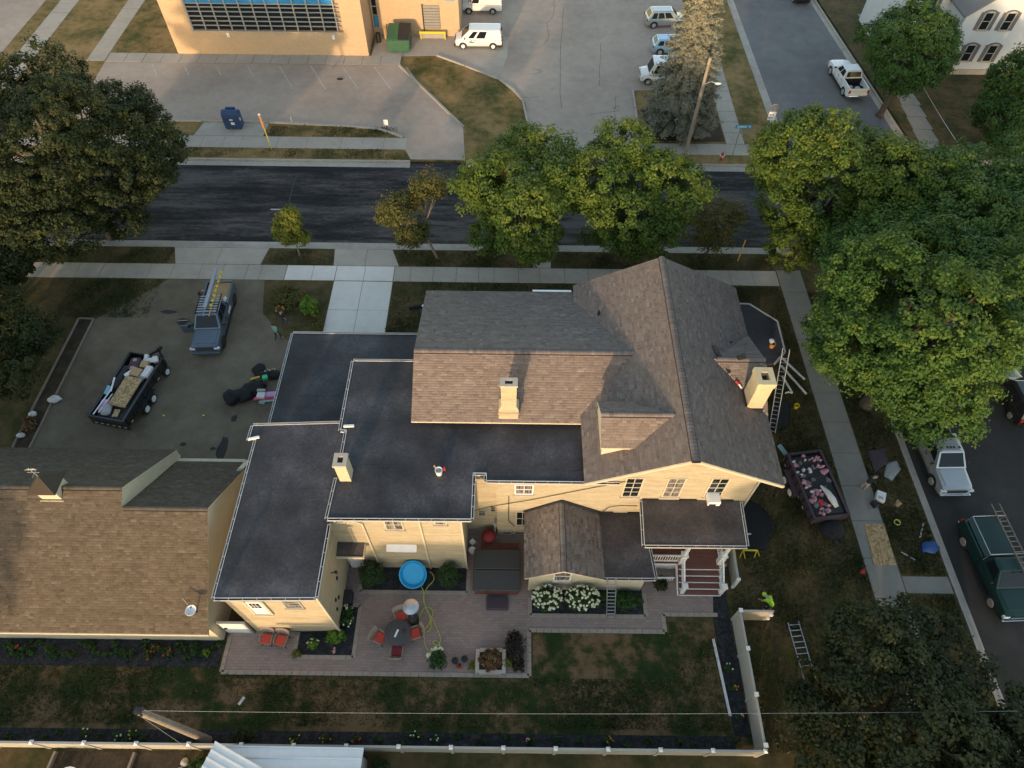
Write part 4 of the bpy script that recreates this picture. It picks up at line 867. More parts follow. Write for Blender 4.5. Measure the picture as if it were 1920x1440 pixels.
# ================================================================== white neighbour house
W = thing('white_house','white two storey gabled house with grey shutters','house',(46.5,70,0))
def Wp(name, mat, fn, **k): return part(W, name, MT[mat], fn, **k)
Wp('wall','siding',lambda m: m.wall((43.4,67.0),(51.4,67.0),0,6.2,6.2,.3,mid=(.5,9.4)))
Wp('wall','siding',lambda m: [m.box(43.4,43.7,67.31,76,0,6.2)])
Wp('wall','siding',lambda m: [m.box(51.1,51.4,67.31,76,0,6.2)])
Wp('wall','siding',lambda m: m.box(38.6,43.38,70.6,78,0,6.4))
Wp('roof','grey_roof',lambda m: m.slabz([(43.0,66.6,5.95),(47.4,66.6,9.6),(47.4,76,9.6),(43.0,76,5.95)],.18))
Wp('roof','grey_roof',lambda m: m.slabz([(47.4,66.6,9.6),(51.8,66.6,5.95),(51.8,76,5.95),(47.4,76,9.6)],.18))
Wp('roof','grey_roof',lambda m: m.slabz([(38.2,70.2,6.4),(43.6,70.2,6.4),(44.6,74.2,9.0),(38.2,74.2,9.0)],.15))
Wp('foundation','concrete',lambda m: m.box(43.2,51.6,66.9,66.99,0,.55))
def swin(x,z,y=67.0,h=1.55):
    wn_ = window(W,(x,y,z),.74,h,cols=1,rows=2,frame='vinyl',name='window')
    for s in (-1,1): build(MB().box(x+s*.68-.17,x+s*.68+.17,y-.05,y-.002,z-h/2-.08,z+h/2+.08),'shutter',MT['shutter'],wn_)
    hd = MB(); k = 8; pts = [(x-.6+1.2*i/k, z+h/2+.12+.16*math.sin(math.pi*i/k)) for i in range(k+1)]
    for (a,b_),(c2,d2) in zip(pts[:-1],pts[1:]): hd.beam((a,y-.06,b_),(c2,y-.06,d2),.12,.10)
    build(hd,'window_hood',MT['shutter'],wn_)
swin(45.5,5.35); swin(47.6,5.35); swin(45.5,2.2); swin(47.7,2.2); swin(41.6,4.9,70.6)

# ================================================================== fences and shed
F = thing('vinyl_fence','long white vinyl fence along the back of the yard','fence',(-6,4.5,0))
fx = [-30.2+2.5*i for i in range(18)]
for i,x in enumerate(fx):
    po = part(F,'post',MT['vinyl'],lambda m: m.box(x-.07,x+.07,4.43,4.57,0,1.74)); build(MB().add([(x-.1,4.4,1.741),(x+.1,4.4,1.741),(x+.1,4.6,1.741),(x-.1,4.6,1.741),(x,4.5,1.84)],[(3,2,1,0),(0,1,4),(1,2,4),(2,3,4),(3,0,4)]),'post_cap',MT['white'],po)
    if i < len(fx)-1:
        x1 = fx[i+1]
        part(F,'panel',MT['vinyl'],lambda m: m.box(x+.07,x1-.07,4.475,4.525,.08,1.58))
        part(F,'top_rail',MT['vinyl'],lambda m: m.box(x+.07,x1-.07,4.45,4.55,1.581,1.68))
F2 = thing('side_fence','tall white vinyl fence running up the right side of the yard','fence',(12.35,8,0))
fy = [4.75,7.0,9.2,11.15]
for i,y in enumerate(fy):
    po = part(F2,'post',MT['vinyl'],lambda m: m.box(12.28,12.42,y-.07,y+.07,0,1.74)); build(MB().box(12.25,12.45,y-.1,y+.1,1.741,1.81),'post_cap',MT['white'],po)
    if i < 3:
        y1 = fy[i+1]; part(F2,'panel',MT['vinyl'],lambda m: m.box(12.325,12.375,y+.07,y1-.07,.06,1.58)); part(F2,'top_rail',MT['vinyl'],lambda m: m.box(12.3,12.4,y+.07,y1-.07,1.581,1.68))
F3 = thing('gate_panel','short white vinyl gate panel closing the upper end of the side fence','gate',(13.4,11.15,0))
part(F3,'panel',MT['vinyl'],lambda m: m.box(12.46,14.15,11.12,11.18,.1,1.58)); part(F3,'top_rail',MT['vinyl'],lambda m: m.box(12.46,14.15,11.1,11.2,1.581,1.68))
part(F3,'hinge',MT['white'],lambda m: m.box(14.1,14.25,11.05,11.25,.4,.6)); part(F3,'hinge',MT['white'],lambda m: m.box(14.1,14.25,11.05,11.25,1.0,1.2))
F4 = thing('porch_screen','freestanding cream vinyl screen panel beside the porch stairs','screen',(12.6,13.9,0))
part(F4,'panel',MT['vinyl'],lambda m: m.box(12.66,12.72,12.95,14.9,.05,1.25)); part(F4,'top_rail',MT['vinyl'],lambda m: m.box(12.63,12.75,12.95,14.9,1.251,1.33))
for y in (12.9,14.9): part(F4,'post',MT['white'],lambda m: m.box(12.61,12.77,y,y+.14,0,1.42))
S = thing('metal_shed','white ribbed metal roof of a shed behind the back fence','shed',(-10,2.5,0))
def rib_roof(a,b_,c_,d_,n,name='roof_sheet'):
    a,b_,c_,d_ = map(Vector,(a,b_,c_,d_))      # a-b eave, d-c ridge; ribs run a->b
    o = part(S,name,MT['white'],lambda m: m.slabz([tuple(a),tuple(b_),tuple(c_),tuple(d_)],.04))
    for i in range(n+1):
        t = i/n; p = a+(d_-a)*t; q = b_+(c_-b_)*t; part(S,'rib',MT['white'],lambda m: m.beam(p+Vector((0,0,.02)),q+Vector((0,0,.02)),.06,.05))
rib_roof((-13.5,4.36,2.35),(-6.72,4.33,2.35),(-6.72,1.2,3.0),(-12.0,1.2,3.0),7)
def rib2():
    a,b_,c_,d_ = map(Vector,((-13.62,4.5,2.62),(-14.05,3.2,2.62),(-10.2,1.6,2.95),(-9.6,2.75,2.95)))
    part(S,'loose_sheet',MT['white'],lambda m: m.slabz([tuple(a),tuple(b_),tuple(c_),tuple(d_)],.03))
    for i in range(5):
        t = i/4; p = a+(b_-a)*t; q = d_+(c_-d_)*t; part(S,'rib',MT['white'],lambda m: m.beam(p+Vector((0,0,.02)),q+Vector((0,0,.02)),.06,.05))
rib2()
part(S,'wall',MT['grey_pl'],lambda m: m.box(-13.2,-6.9,-2.2,4.1,0,2.28))
# neighbour's yard odds behind the fence
sheet('neighbour_compost', [(-22.4,1.5),(-15.9,1.5),(-15.9,4.35),(-22.4,4.35)], .012, 'soil')
part(None,'timber_divider',MT['wood_grey'],lambda m: m.beam((-18.6,2.2,.12),(-18.4,4.3,.12),.12,.24),label='grey timber divider in the soil bed behind the fence',cat='timber')
part(None,'timber_divider',MT['wood_grey'],lambda m: m.beam((-22.5,2.2,.12),(-22.3,4.3,.12),.12,.24),label='leftmost timber edging beside grass behind the fence',cat='timber')
for i,(x,y) in enumerate(((-15.85,3.9),(-15.95,3.5),(-15.95,3.05))):
    tag(build(MB().ell((x,y,.1),(.2,.22,.16),9,6),'edging_stone',MT['stone_cap'],smooth=True),'rounded pale edging stone behind the fence by the shed','stone','edging stones behind the fence')
tb = thing('garden_table','round white plastic garden table behind the fence at bottom left','table',(-21.0,2.95,0))
part(tb,'table_top',MT['white'],lambda m: m.lathe([(.62,.70),(.66,.72),(.66,.74),(.02,.745)],(-21.0,2.95,0),20),smooth=True)
for t in range(4): part(tb,'leg',MT['white'],lambda m: m.tube([(-21+.4*math.cos(t*1.57+.7),2.95+.4*math.sin(t*1.57+.7),0),(-21+.3*math.cos(t*1.57+.7),2.95+.3*math.sin(t*1.57+.7),.7)],.03,6))
part(None,'garden_chair',MT['white'],lambda m: [m.box(-22.2,-21.75,2.6,3.05,.38,.44), m.box(-22.2,-21.75,2.56,2.6,.0,.85), m.box(-22.2,-21.75,3.051,3.09,.0,.378)],label='white plastic garden seat beside the round table behind the fence',cat='seat')

# ================================================================== poles and wires
up = thing('utility_pole','weathered wooden utility pole leaning up from behind the back fence','utility pole',(-14.95,4.9,0))
part(up,'shaft',MT['wood_grey'],lambda m: m.tube([(-14.95,4.9,0),(-14.97,4.9,4),(-15.0,4.9,7.9)],[.19,.17,.14],14),smooth=True)
part(up,'pole_top',MT['steel_dark'],lambda m: m.lathe([(.15,0),(.16,.05),(.05,.07)],(-15.0,4.9,7.88),12))
for q in ((-14.85,5.02),(-14.85,4.75)): part(up,'insulator',MT['steel_dark'],lambda m: m.lathe([(.03,0),(.06,.06),(.05,.16),(.02,.2)],(q[0],q[1],7.75),8))
def wire(name,label,p0,p1,sag,r=.013,mat='offwhite',n=28):
    a,b_ = Vector(p0),Vector(p1); pts = [a+(b_-a)*(i/n)-Vector((0,0,sag*4*(i/n)*(1-i/n))) for i in range(n+1)]
    return tag(build(MB().tube(pts,r,5),name,MT[mat],smooth=True),label,'wire')
wire('service_wire','thin pale service wire from the leaning pole across the back yard',(-14.9,4.95,7.7),(22.0,5.6,6.2),.7,.007,'grey_pl')
wire('guy_chain','short hanging guy wire under the top of the leaning pole',(-15.05,4.8,7.7),(-15.6,4.4,.3),.0,.008,'grey_pl')
wire('overhead_wire','thin wire slanting over the lawn beside the white house',(38.06, 60.77, 3),(38.02, 50.69, 3),.1,.02)
pw = thing('street_pole','tall bare wooden utility pole in front of the spruce','utility pole',(15.4,52.4,0))
part(pw,'shaft',MT['wood_pole'],lambda m: m.tube([(15.4,52.4,0),(15.42,52.4,5),(15.45,52.4,9.4)],[.16,.14,.12],14),smooth=True)
part(pw,'lamp_arm',MT['alu'],lambda m: m.tube([(15.45,52.4,7.1),(16.0,52.5,7.3),(16.5,52.5,7.2)],.025,6)); part(pw,'street_lamp',MT['white'],lambda m: m.ell((16.65,52.5,7.15),(.28,.14,.09),10,6),smooth=True)
sg = thing('street_name_sign','blue street name sign on a thin post at the far corner','street sign',(19.85,52.95,0))
part(sg,'post',MT['alu'],lambda m: m.tube([(19.85,52.95,0),(19.85,52.95,2.75)],.035,6))
sb_ = part(sg,'name_plate',MT['sign_blue'],lambda m: m.box(19.35,20.75,52.92,52.97,2.75,3.05))
part(sb_,'white_lettering',MT['white'],lambda m: [m.box(19.52+.17*i,19.62+.17*i,52.905,52.918,2.83,2.83+.14) for i in (0,1,2,3,4,6)])
part(sg,'cross_plate',MT['grey_pl'],lambda m: m.box(19.83,19.87,52.0,52.9,2.55,2.73))
ps = thing('parking_sign','small white arrow sign on a post beside the side street kerb','traffic sign',(23.2,55.5,0))
part(ps,'post',MT['wood_grey'],lambda m: m.tube([(23.2,55.5,0),(23.2,55.5,3.4)],.04,6))
pl = part(ps,'plate',MT['white'],lambda m: m.box(22.9,23.55,55.4,55.45,2.0,2.8))
for z in (2.2,2.5): part(pl,'arrow',MT['ink'],lambda m: [m.box(23.05,23.35,55.385,55.399,z,z+.05), m.add([(22.97,55.39,z+.025),(23.06,55.39,z-.05),(23.06,55.39,z+.1)],[(0,1,2)])])
part(ps,'octagon_back',MT['alu'],lambda m: m.add([(23.3+.38*math.cos(math.pi/8+i*math.pi/4),55.56,3.1+.38*math.sin(math.pi/8+i*math.pi/4)) for i in range(8)]+[(23.3+.38*math.cos(math.pi/8+i*math.pi/4),55.6,3.1+.38*math.sin(math.pi/8+i*math.pi/4)) for i in range(8)],[tuple(range(8)),tuple(range(8,16))[::-1]]+[((i+1)%8,i,8+i,8+(i+1)%8) for i in range(8)]))
hy = thing('fire_hydrant','red fire hydrant with white cap on the far corner verge','hydrant',(18.7,52.2,0))
part(hy,'barrel',MT['red_paint'],lambda m: m.lathe([(.16,0),(.16,.06),(.11,.08),(.11,.55),(.14,.58),(.13,.68),(.06,.78),(.03,.84)],(18.7,52.2,0),14),smooth=True)
for s in (-1,1): part(hy,'nozzle',MT['white'],lambda m: m.tube([(18.7,52.2,.46),(18.7+s*.2,52.2,.46)],.06,8))
part(hy,'bonnet',MT['white'],lambda m: m.tube([(18.7,52.2,.4),(18.7,52.02,.4)],.08,8))
bl = thing('marker_post','tall orange topped yellow marker post on the far verge','marker post',(-22.2,52.95,0))
part(bl,'stake',MT['yellow'],lambda m: m.tube([(-22.2,52.95,0),(-22.25,52.95,2.2)],.035,8)); part(bl,'sleeve',MT['orange'],lambda m: m.tube([(-22.25,52.95,2.2),(-22.3,52.95,3.5)],.11,10)); part(bl,'cap',MT['white'],lambda m: m.ell((-22.3,52.95,3.52),(.12,.12,.08),10,6))
mp_ = thing('marker_post','leaning yellow marker rod on the near verge before the crossroads','marker post',(17.82, 39.24, 0),group=None)
part(mp_,'rod',MT['gold'],lambda m: m.tube([(17.82, 39.24, 0),(18.38, 40.51, 1.1)],.04,6))
hs = thing('handicap_sign','small white sign on a post at the drive entrance verge','traffic sign',(-11.9, 55.44, 0))
part(hs,'post',MT['steel_dark'],lambda m: m.tube([(-11.9, 55.44, 0),((-11.9, 55.44, 0)[0],(-11.9, 55.44, 0)[1],1.2)],.03,6)); part(hs,'plate',MT['white'],lambda m: m.box((-11.9, 55.44, 0)[0]-.2,(-11.9, 55.44, 0)[0]+.2,(-11.9, 55.44, 0)[1]-.06,(-11.9, 55.44, 0)[1]-.03,1.0,1.55))
part(None,'pale_stake',MT['grey_pl'],lambda m: m.tube([(-21.0,56.7,0),(-21.0,56.7,.9)],.05,6),label='short pale stake by the car park kerb',cat='stake')

# ================================================================== letterbox and dumpster
mbx = thing('collection_box','large dark blue mail collection box on the concrete pad','mailbox',(-26.35,56.3,0))
part(mbx,'body',MT['blue'],lambda m: m.box(-27.1,-25.6,55.83,56.8,.12,1.25),bevel=.03)
part(mbx,'hood',MT['blue'],lambda m: m.loft([[(x,56.32-.485*math.cos(math.pi*i/10),1.25+.5*math.sin(math.pi*i/10)) for i in range(11)] for x in (-27.1,-25.6)],True),smooth=True)
part(mbx,'pull_handle',MT['blue'],lambda m: m.box(-26.8,-25.9,56.55,56.75,1.66,1.84),bevel=.03)
for x in (-27.0,-25.75): part(mbx,'foot',MT['steel_dark'],lambda m: m.box(x,x+.1,55.95,56.7,0.02,.119))
part(mbx,'label_plate',MT['white'],lambda m: m.box(-26.45,-26.15,55.81,55.828,.98,1.12)); part(mbx,'label_plate',MT['white'],lambda m: m.box(-26.4,-26.08,55.81,55.828,.55,.80)); part(mbx,'label_plate',MT['white'],lambda m: m.box(-25.598,-25.58,56.1,56.3,.8,1.05))
dp = thing('dumpster','green dumpster with a propped black lid beside the post office','dumpster',(-12.3,70.9,0))
part(dp,'bin',MT['green_dump'],lambda m: m.add([(-13.45,69.7,.15),(-11.2,69.7,.15),(-11.2,71.9,.15),(-13.45,71.9,.15),(-13.5,69.65,1.35),(-11.15,69.65,1.35),(-11.15,72.0,1.9),(-13.5,72.0,1.9)],[(0,3,2,1),(4,5,6,7),(0,1,5,4),(1,2,6,5),(2,3,7,6),(3,0,4,7)]),bevel=.03)
part(dp,'lid',MT['black'],lambda m: m.slabz([(-12.3,69.75,1.45),(-11.2,69.7,1.42),(-11.1,72.0,2.02),(-12.3,72.0,2.05)],.06)); part(dp,'lid',MT['green_dump'],lambda m: m.slabz([(-13.45,69.7,1.44),(-12.34,69.75,1.45),(-12.34,72.0,2.02),(-13.45,72.0,1.98)],.05))
for x in (-13.55,-11.25): part(dp,'lift_pocket',MT['green_dump'],lambda m: m.box(x,x+.15,70.2,71.4,.75,.95))
part(None,'flattened_rag',MT['black'],lambda m: [m.ell((-17.8,64.6,.05),(.35,.2,.05),9,5)],label='small dark rag lying on the car park stalls',cat='rag')

# ================================================================== vehicles (front looks to local -Y)
def wheel(parent, x, y, r, wd, rim='rim'):
    s = 1 if x > 0 else -1; n = 20
    def ring(rr, xo): return [(xo, y+rr*math.cos(2*math.pi*i/n), r+rr*math.sin(2*math.pi*i/n)) for i in range(n)]
    t = MB(); t.loft([ring(r*.62,x-s*wd), ring(r*.95,x-s*wd), ring(r,x-s*wd*.8), ring(r,x-s*wd*.2), ring(r*.95,x), ring(r*.66,x)], True)
    o = build(t,'wheel',MT['rubber'],parent,smooth=True,world=False)
    q = MB(); q.loft([ring(r*.64,x+s*.004), ring(r*.60,x+s*.02), ring(r*.22,x+s*.006), ring(r*.05,x+s*.03)], True)
    build(q,'rim',MT[rim],o,smooth=True,world=False)
    return o
def greenhouse(parent, bot, top, mat, sides, zb, zt, rear_glass=True, crown=.04, roof_mat=None):
    """bot/top: (half width, y front, y rear); sides: list of (u0,u1) windows front->rear; panes sit 8 mm proud of the pillars"""
    (wb,fb,rb),(wt,ft,rt) = bot, top
    B = [Vector((-wb,fb,zb)),Vector((wb,fb,zb)),Vector((wb,rb,zb)),Vector((-wb,rb,zb))]; T = [Vector((-wt,ft,zt)),Vector((wt,ft,zt)),Vector((wt,rt,zt)),Vector((-wt,rt,zt))]
    m = MB(); cy = (ft+rt)/2
    cr = [Vector((-wt*.72,ft+.1,zt+crown)),Vector((wt*.72,ft+.1,zt+crown)),Vector((wt*.72,rt-.1,zt+crown)),Vector((-wt*.72,rt-.1,zt+crown))]
    m.add(B+T+cr,[(0,1,5,4),(1,2,6,5),(2,3,7,6),(3,0,4,7),(4,5,9,8),(5,6,10,9),(6,7,11,10),(7,4,8,11),(8,9,10,11)])
    build(m,'cab',MT[roof_mat or mat],parent,world=False,bevel=.035,seg=2)
    def pane(a,b_,c_,d_,u0,u1,v0,v1,nm):
        def pt(u,v): return (a*(1-u)+b_*u)*(1-v)+(d_*(1-u)+c_*u)*v
        q = [pt(u0,v0),pt(u1,v0),pt(u1,v1),pt(u0,v1)]; nn = (q[1]-q[0]).cross(q[3]-q[0]).normalized()*.010
        mb = MB(); mb.add([p+nn for p in q]+[p-nn*.6 for p in q],[(0,1,2,3),(7,6,5,4),(0,4,5,1),(1,5,6,2),(2,6,7,3),(3,7,4,0)]); build(mb,nm,MT['glass'],parent,world=False)
    pane(B[0],B[1],T[1],T[0],.07,.93,.08,.93,'windscreen')
    if rear_glass: pane(B[2],B[3],T[3],T[2],.09,.91,.22,.90,'rear_window')
    for u0,u1 in sides:
        pane(B[1],B[2],T[2],T[1],u0,u1,.12,.88,'side_window'); pane(B[3],B[0],T[0],T[3],1-u1,1-u0,.12,.88,'side_window')
def bodyloft(parent, st, mat, name='body'):
    """st: list of (y, halfwidth, zbottom, ztop)"""
    rings = []
    for y,w_,zb,zt in st:
        h = zt-zb
        half = [(w_*.86,zb),(w_*.97,zb+h*.12),(w_,zb+h*.42),(w_*.985,zb+h*.70),(w_*.93,zt-.05),(w_*.80,zt),(w_*.35,zt+.015)]
        rings.append([(-a,y,b_) for a,b_ in half]+[(a,y,b_) for a,b_ in half[::-1]])
    m = MB(); m.loft(rings,True); return build(m,name,MT[mat],parent,smooth=True,world=False)
def bits(parent, W_, L_, zl, mat_lamp='lamp', tail_z=None, front=True, rear=True, plate=True, tw=.22, th=.3):
    w_ = W_/2
    if front:
        for s in (-1,1):
            m = MB(); m.box(s*(w_-.18)-.19,s*(w_-.18)+.19,-L_/2-.012,-L_/2+.16,zl-.09,zl+.09); build(m,'headlight',MT['lamp'],parent,world=False,bevel=.02)
        m = MB(); m.box(-w_+.42,w_-.42,-L_/2-.02,-L_/2+.05,zl-.14,zl+.09); g = build(m,'grille',MT['black'],parent,world=False)
        for k in range(3): m = MB(); m.box(-w_+.45,w_-.45,-L_/2-.03,-L_/2-.021,zl-.12+.075*k,zl-.095+.075*k); build(m,'grille_bar',MT['chrome'],g,world=False)
        if plate: m = MB(); m.box(-.16,.16,-L_/2-.055,-L_/2-.04,zl-.45,zl-.33); build(m,'number_plate',MT['offwhite'],parent,world=False)
    if rear:
        tz = tail_z or zl+.15
        for s in (-1,1): m = MB(); m.box(s*(w_-.10)-tw/2+.02*s,s*(w_-.10)+tw/2*.6,L_/2-.08,L_/2+.015,tz-th/2,tz+th/2); build(m,'tail_light',MT['tail'],parent,world=False)
def mirrors(parent, W_, y, z, mat='black'):
    for s in (-1,1): m = MB(); m.obox((s*(W_/2+.13),y,z),(.2,.1,.16)); m.beam((s*(W_/2-.1),y,z-.05),(s*(W_/2+.06),y,z-.04),.05,.05); build(m,'mirror',MT[mat],parent,world=False,bevel=.02)
def arches(parent, W_, ys, r, mat='black'):
    n = 18
    for y in ys:
        for s in (-1,1):
            m = MB(); m.loft([[(s*xo,y+(r+.09)*math.cos(math.pi*i/n),max(.22,r+(r+.09)*math.sin(math.pi*i/n))) for i in range(n+1)] for xo in (W_/2-.25,W_/2+.006)],True); build(m,'wheel_arch',MT[mat],parent,world=False)
def handles(parent, W_, ys, z, mat):
    for y in ys:
        for s in (-1,1): m = MB(); m.box(s*(W_/2+.012)-.012,s*(W_/2+.012)+.012,y-.09,y+.09,z-.02,z+.02); build(m,'door_handle',MT[mat],parent,world=False)
def pickup(name,label,loc,rz,mat,L_=5.8,W_=2.02,bed=1.75,dual=False,rim='rim',hood=1.14,rail=1.34,roof=1.92,cab_len=2.3,chrome='chrome',single=False):
    t = thing(name,label,'pickup truck',loc,rz); hl = L_/2; yc = hl-bed-.05; yw = yc-cab_len      # yc = cab rear, yw = cowl
    bodyloft(t,[(-hl,W_/2*.86,.42,.80),(-hl+.06,W_/2*.94,.34,hood-.10),(-hl+.35,W_/2*.99,.32,hood-.02),(yw-.1,W_/2,.32,hood+.05),(yw+.25,W_/2,.32,hood+.12),(yc,W_/2,.32,hood+.16)],mat)
    greenhouse(t,(W_/2*.94,yw-.02,yc-.02),(W_/2*.76,yw+.75,yc-.22),mat,[(.16,.47),(.52,.88)] if not single else [(.2,.85)],hood+.10,roof)
    m = MB(); m.slabz([(-W_/2*.74,-hl+.30,hood+.015),(W_/2*.74,-hl+.30,hood+.015),(W_/2*.80,yw-.06,hood+.085),(-W_/2*.80,yw-.06,hood+.085)],.05); build(m,'hood',MT[mat],t,world=False,bevel=.03,seg=2)
    for y in (yw+.35,yw+1.3,yc-.12):
        for s in (-1,1): m = MB(); m.box(s*(W_/2+.001)-.006,s*(W_/2+.001)+.006,y-.008,y+.008,.42,hood+.02); build(m,'door_seam',MT['black'],t,world=False)
    # load bed
    def sd(s,m): return m.box(s*W_/2-(.13 if s>0 else 0),s*W_/2+(.13 if s<0 else 0),yc+.02,hl-.06,.45,rail)
    for s in (-1,1): m = MB(); sd(s,m); build(m,'bed_side',MT[mat],t,world=False,bevel=.03)
    m = MB(); m.box(-W_/2+.135,W_/2-.135,hl-.12,hl-.04,.58,rail-.02); build(m,'tailgate',MT[mat],t,world=False,bevel=.015)
    m = MB(); m.box(-W_/2+.135,W_/2-.135,yc+.03,hl-.125,.62,.70); build(m,'bed_floor',MT['black'],t,world=False)
    m = MB(); m.box(-W_/2+.135,W_/2-.135,yc+.01,yc+.06,.71,rail-.03); build(m,'bed_headboard',MT['black'],t,world=False)
    for y,zz,nm in ((-hl-.04,.46,'front_bumper'),(hl+.02,.55,'rear_bumper')): m = MB(); m.box(-W_/2*.95,W_/2*.95,y-.08,y+.08,zz-.12,zz+.12); build(m,nm,MT[chrome],t,world=False,bevel=.04,seg=2)
    bits(t,W_,L_,.86,tail_z=1.0)
    r = .40
    for y in (-hl+.98,hl-1.12):
        for s in (-1,1):
            wheel(t,s*(W_/2-.0),y,r,.27,rim)
    arches(t,W_,(-hl+.98,hl-1.12),r)
    if dual:
        for s in (-1,1): m = MB(); m.loft([[(s*(W_/2-.02),hl-1.12+.62*math.cos(math.pi*i/10),.45+.62*math.sin(math.pi*i/10)) for i in range(11)],[(s*(W_/2+.24),hl-1.12+.55*math.cos(math.pi*i/10),.45+.5*math.sin(math.pi*i/10)) for i in range(11)]],True); build(m,'dual_fender',MT[mat],t,world=False)
    mirrors(t,W_,yw+.3,hood+.2); handles(t,W_,(yw+1.15,yc-.35),hood-.08,'black')
    m = MB(); m.box(-W_/2*.98,W_/2*.98,-hl+1.5,hl-1.65,.24,.33); build(m,'running_board',MT['black'],t,world=False)
    return t
def ladder(name,label,p0,p1,width_dir,width=.42,rung=.305,rail=.075,mat='alu',group=None,cat='ladder',rails=None):
    t = thing(name,label,cat,p0,group=group); a,b_ = Vector(p0),Vector(p1); wv = Vector(width_dir).normalized()*width/2; dd = (b_-a).normalized(); L_ = (b_-a).length
    for s in (-1,1): part(t,'rail',MT[(rails or (mat,mat))[0 if s<0 else 1]],lambda m: m.beam(a+wv*s,b_+wv*s,.035,rail))
    k = int((L_-.2)/rung)
    for i in range(k): q = a+dd*(.15+i*rung); part(t,'rung',MT[mat],lambda m: m.beam(q-wv,q+wv,.04,.035))
    return t
# --- grey pickup with ladder rack on the drive
T1 = pickup('pickup_truck','blue grey pickup on the driveway with its door open',(-21.65,32.1,.01),.06,'car_grey',L_=6.15,bed=2.25,chrome='car_grey',rim='steel_dark')
def loc1(p): return tuple(ROOTM[T1.name] @ Vector(p))
for i in range(7): part(T1,'rack_bar',MT['light_blue'] if False else MT['alu'],lambda m: m.box(-.70,.70,-.62+.24*i,-.52+.24*i,2.0,2.03),world=False)
for s in (-1,1): part(T1,'rack_rail',MT['black'],lambda m: m.box(s*.74-.03,s*.74+.03,-.75,1.1,1.97,2.04),world=False)
od = part(T1,'open_door',MT['car_grey'],lambda m: m.box(-2.05,-1.0,-1.12,-1.04,.4,1.18),world=False,bevel=.02)
part(od,'door_frame',MT['car_grey'],lambda m: m.tube([(-1.02,-1.08,1.18),(-1.25,-1.08,1.72),(-1.95,-1.08,1.74),(-2.04,-1.08,1.18)],.035,6),world=False)
part(od,'mirror',MT['black'],lambda m: m.obox((-1.35,-1.25,1.25),(.16,.2,.2)),world=False,bevel=.03)
part(T1,'door_decal',MT['offwhite'],lambda m: m.box(1.012,1.022,.25,.95,.72,.98),world=False)
L1 = ladder('extension_ladder','aluminium extension ladder lying on the grey pickup rack',loc1((.15,-1.15,2.14)),loc1((.22,3.2,2.18)),(1,.06,0),.40,mat='alu',rails=('alu','gold'))
p0_,p1_ = Vector(loc1((-.02,-.45,2.30))),Vector(loc1((.02,3.3,2.36)))
tag(build(MB().beam(p0_,p1_,.24,.08),'plank',MT['alu']),'long pale metal plank on the ladder rack of the grey pickup','plank')
for i in range(8):
    q = loc1((.36+.012*i,-.25+.46*i,2.23)); tag(build(MB().lathe([(.085,0),(.085,.08),(.03,.1)],q,9),'ladder_jack',MT['yellow']),'small yellow cap on the ladder along the pickup rack','cap','yellow caps on the ladder')
tag(build(MB().obox(loc1((.05,2.05,1.05)),(1.5,1.7,.12),rz=.06),'plywood_sheet',MT['card']),'tan plywood sheet in the bed of the grey pickup','plywood')
tag(build(MB().obox(loc1((.05,3.05,1.12)),(1.5,.35,.10),rz=.06),'plank',MT['wood_raw']),'short plank across the tailgate of the grey pickup','plank')
tag(build(MB().ell(loc1((.72,.95+.25,1.25)),(.16,.28,.2),9,6),'plastic_bag',MT['offwhite'],smooth=True),'crumpled white bag in the front corner of the pickup bed','bag')
# --- silver dually
T2 = pickup('pickup_truck','silver dually pickup parked at the kerb under the maple',(27.2,21.9,-.13),.03,'car_silver',L_=6.2,bed=2.4,dual=True)
for x in (-.55,-.2,0,.2,.55): part(T2,'roof_light',MT['black'],lambda m: m.obox((x,-.52 if False else -.60,1.965),(.1,.14,.05)),world=False)
# --- green pickup with ladders
T3 = pickup('pickup_truck','dark green pickup with rack and ladders at the right edge',(27.85,14.1,-.13),.05,'car_green',L_=5.7,bed=2.4,cab_len=1.75,single=True)
def loc3(p): return tuple(ROOTM[T3.name] @ Vector(p))
part(T3,'bed_cover',MT['car_green'],lambda m: m.box(-.86,.86,.45,2.72,1.345,1.39),world=False)
for y in (.3,2.6):
    part(T3,'rack_hoop',MT['alu'],lambda m: [m.tube([(-.98,y,1.3),(-.98,y,2.05),(.98,y,2.05),(.98,y,1.3)],.025,6)],world=False)
part(T3,'rack_side',MT['alu'],lambda m: m.tube([(-.98,.3,2.05),(-.98,2.6,2.05)],.022,6),world=False)
ladder('extension_ladder','pale ladder strapped on the green pickup rack',loc3((.62,-1.3,2.12)),loc3((.62,3.3,2.14)),(1,.05,0),.48,mat='wood_grey')
# --- white pickup seen from behind
T4 = pickup('pickup_truck','white pickup parked by the far kerb showing its tailgate',(33.45,64.9,-.13),math.pi+.06,'car_white',L_=5.9,bed=1.9)
for q in ((-.3,1.9),(.35,1.7)): tag(build(MB().ell(tuple(ROOTM[T4.name] @ Vector((q[0],q[1],.82))),(.28,.2,.14),9,6),'cloth_bundle',MT['offwhite'],smooth=True),('right' if q[0] < 0 else 'left')+' pale bundle in the bed of the white pickup','bundle','bundles in the white pickup bed')
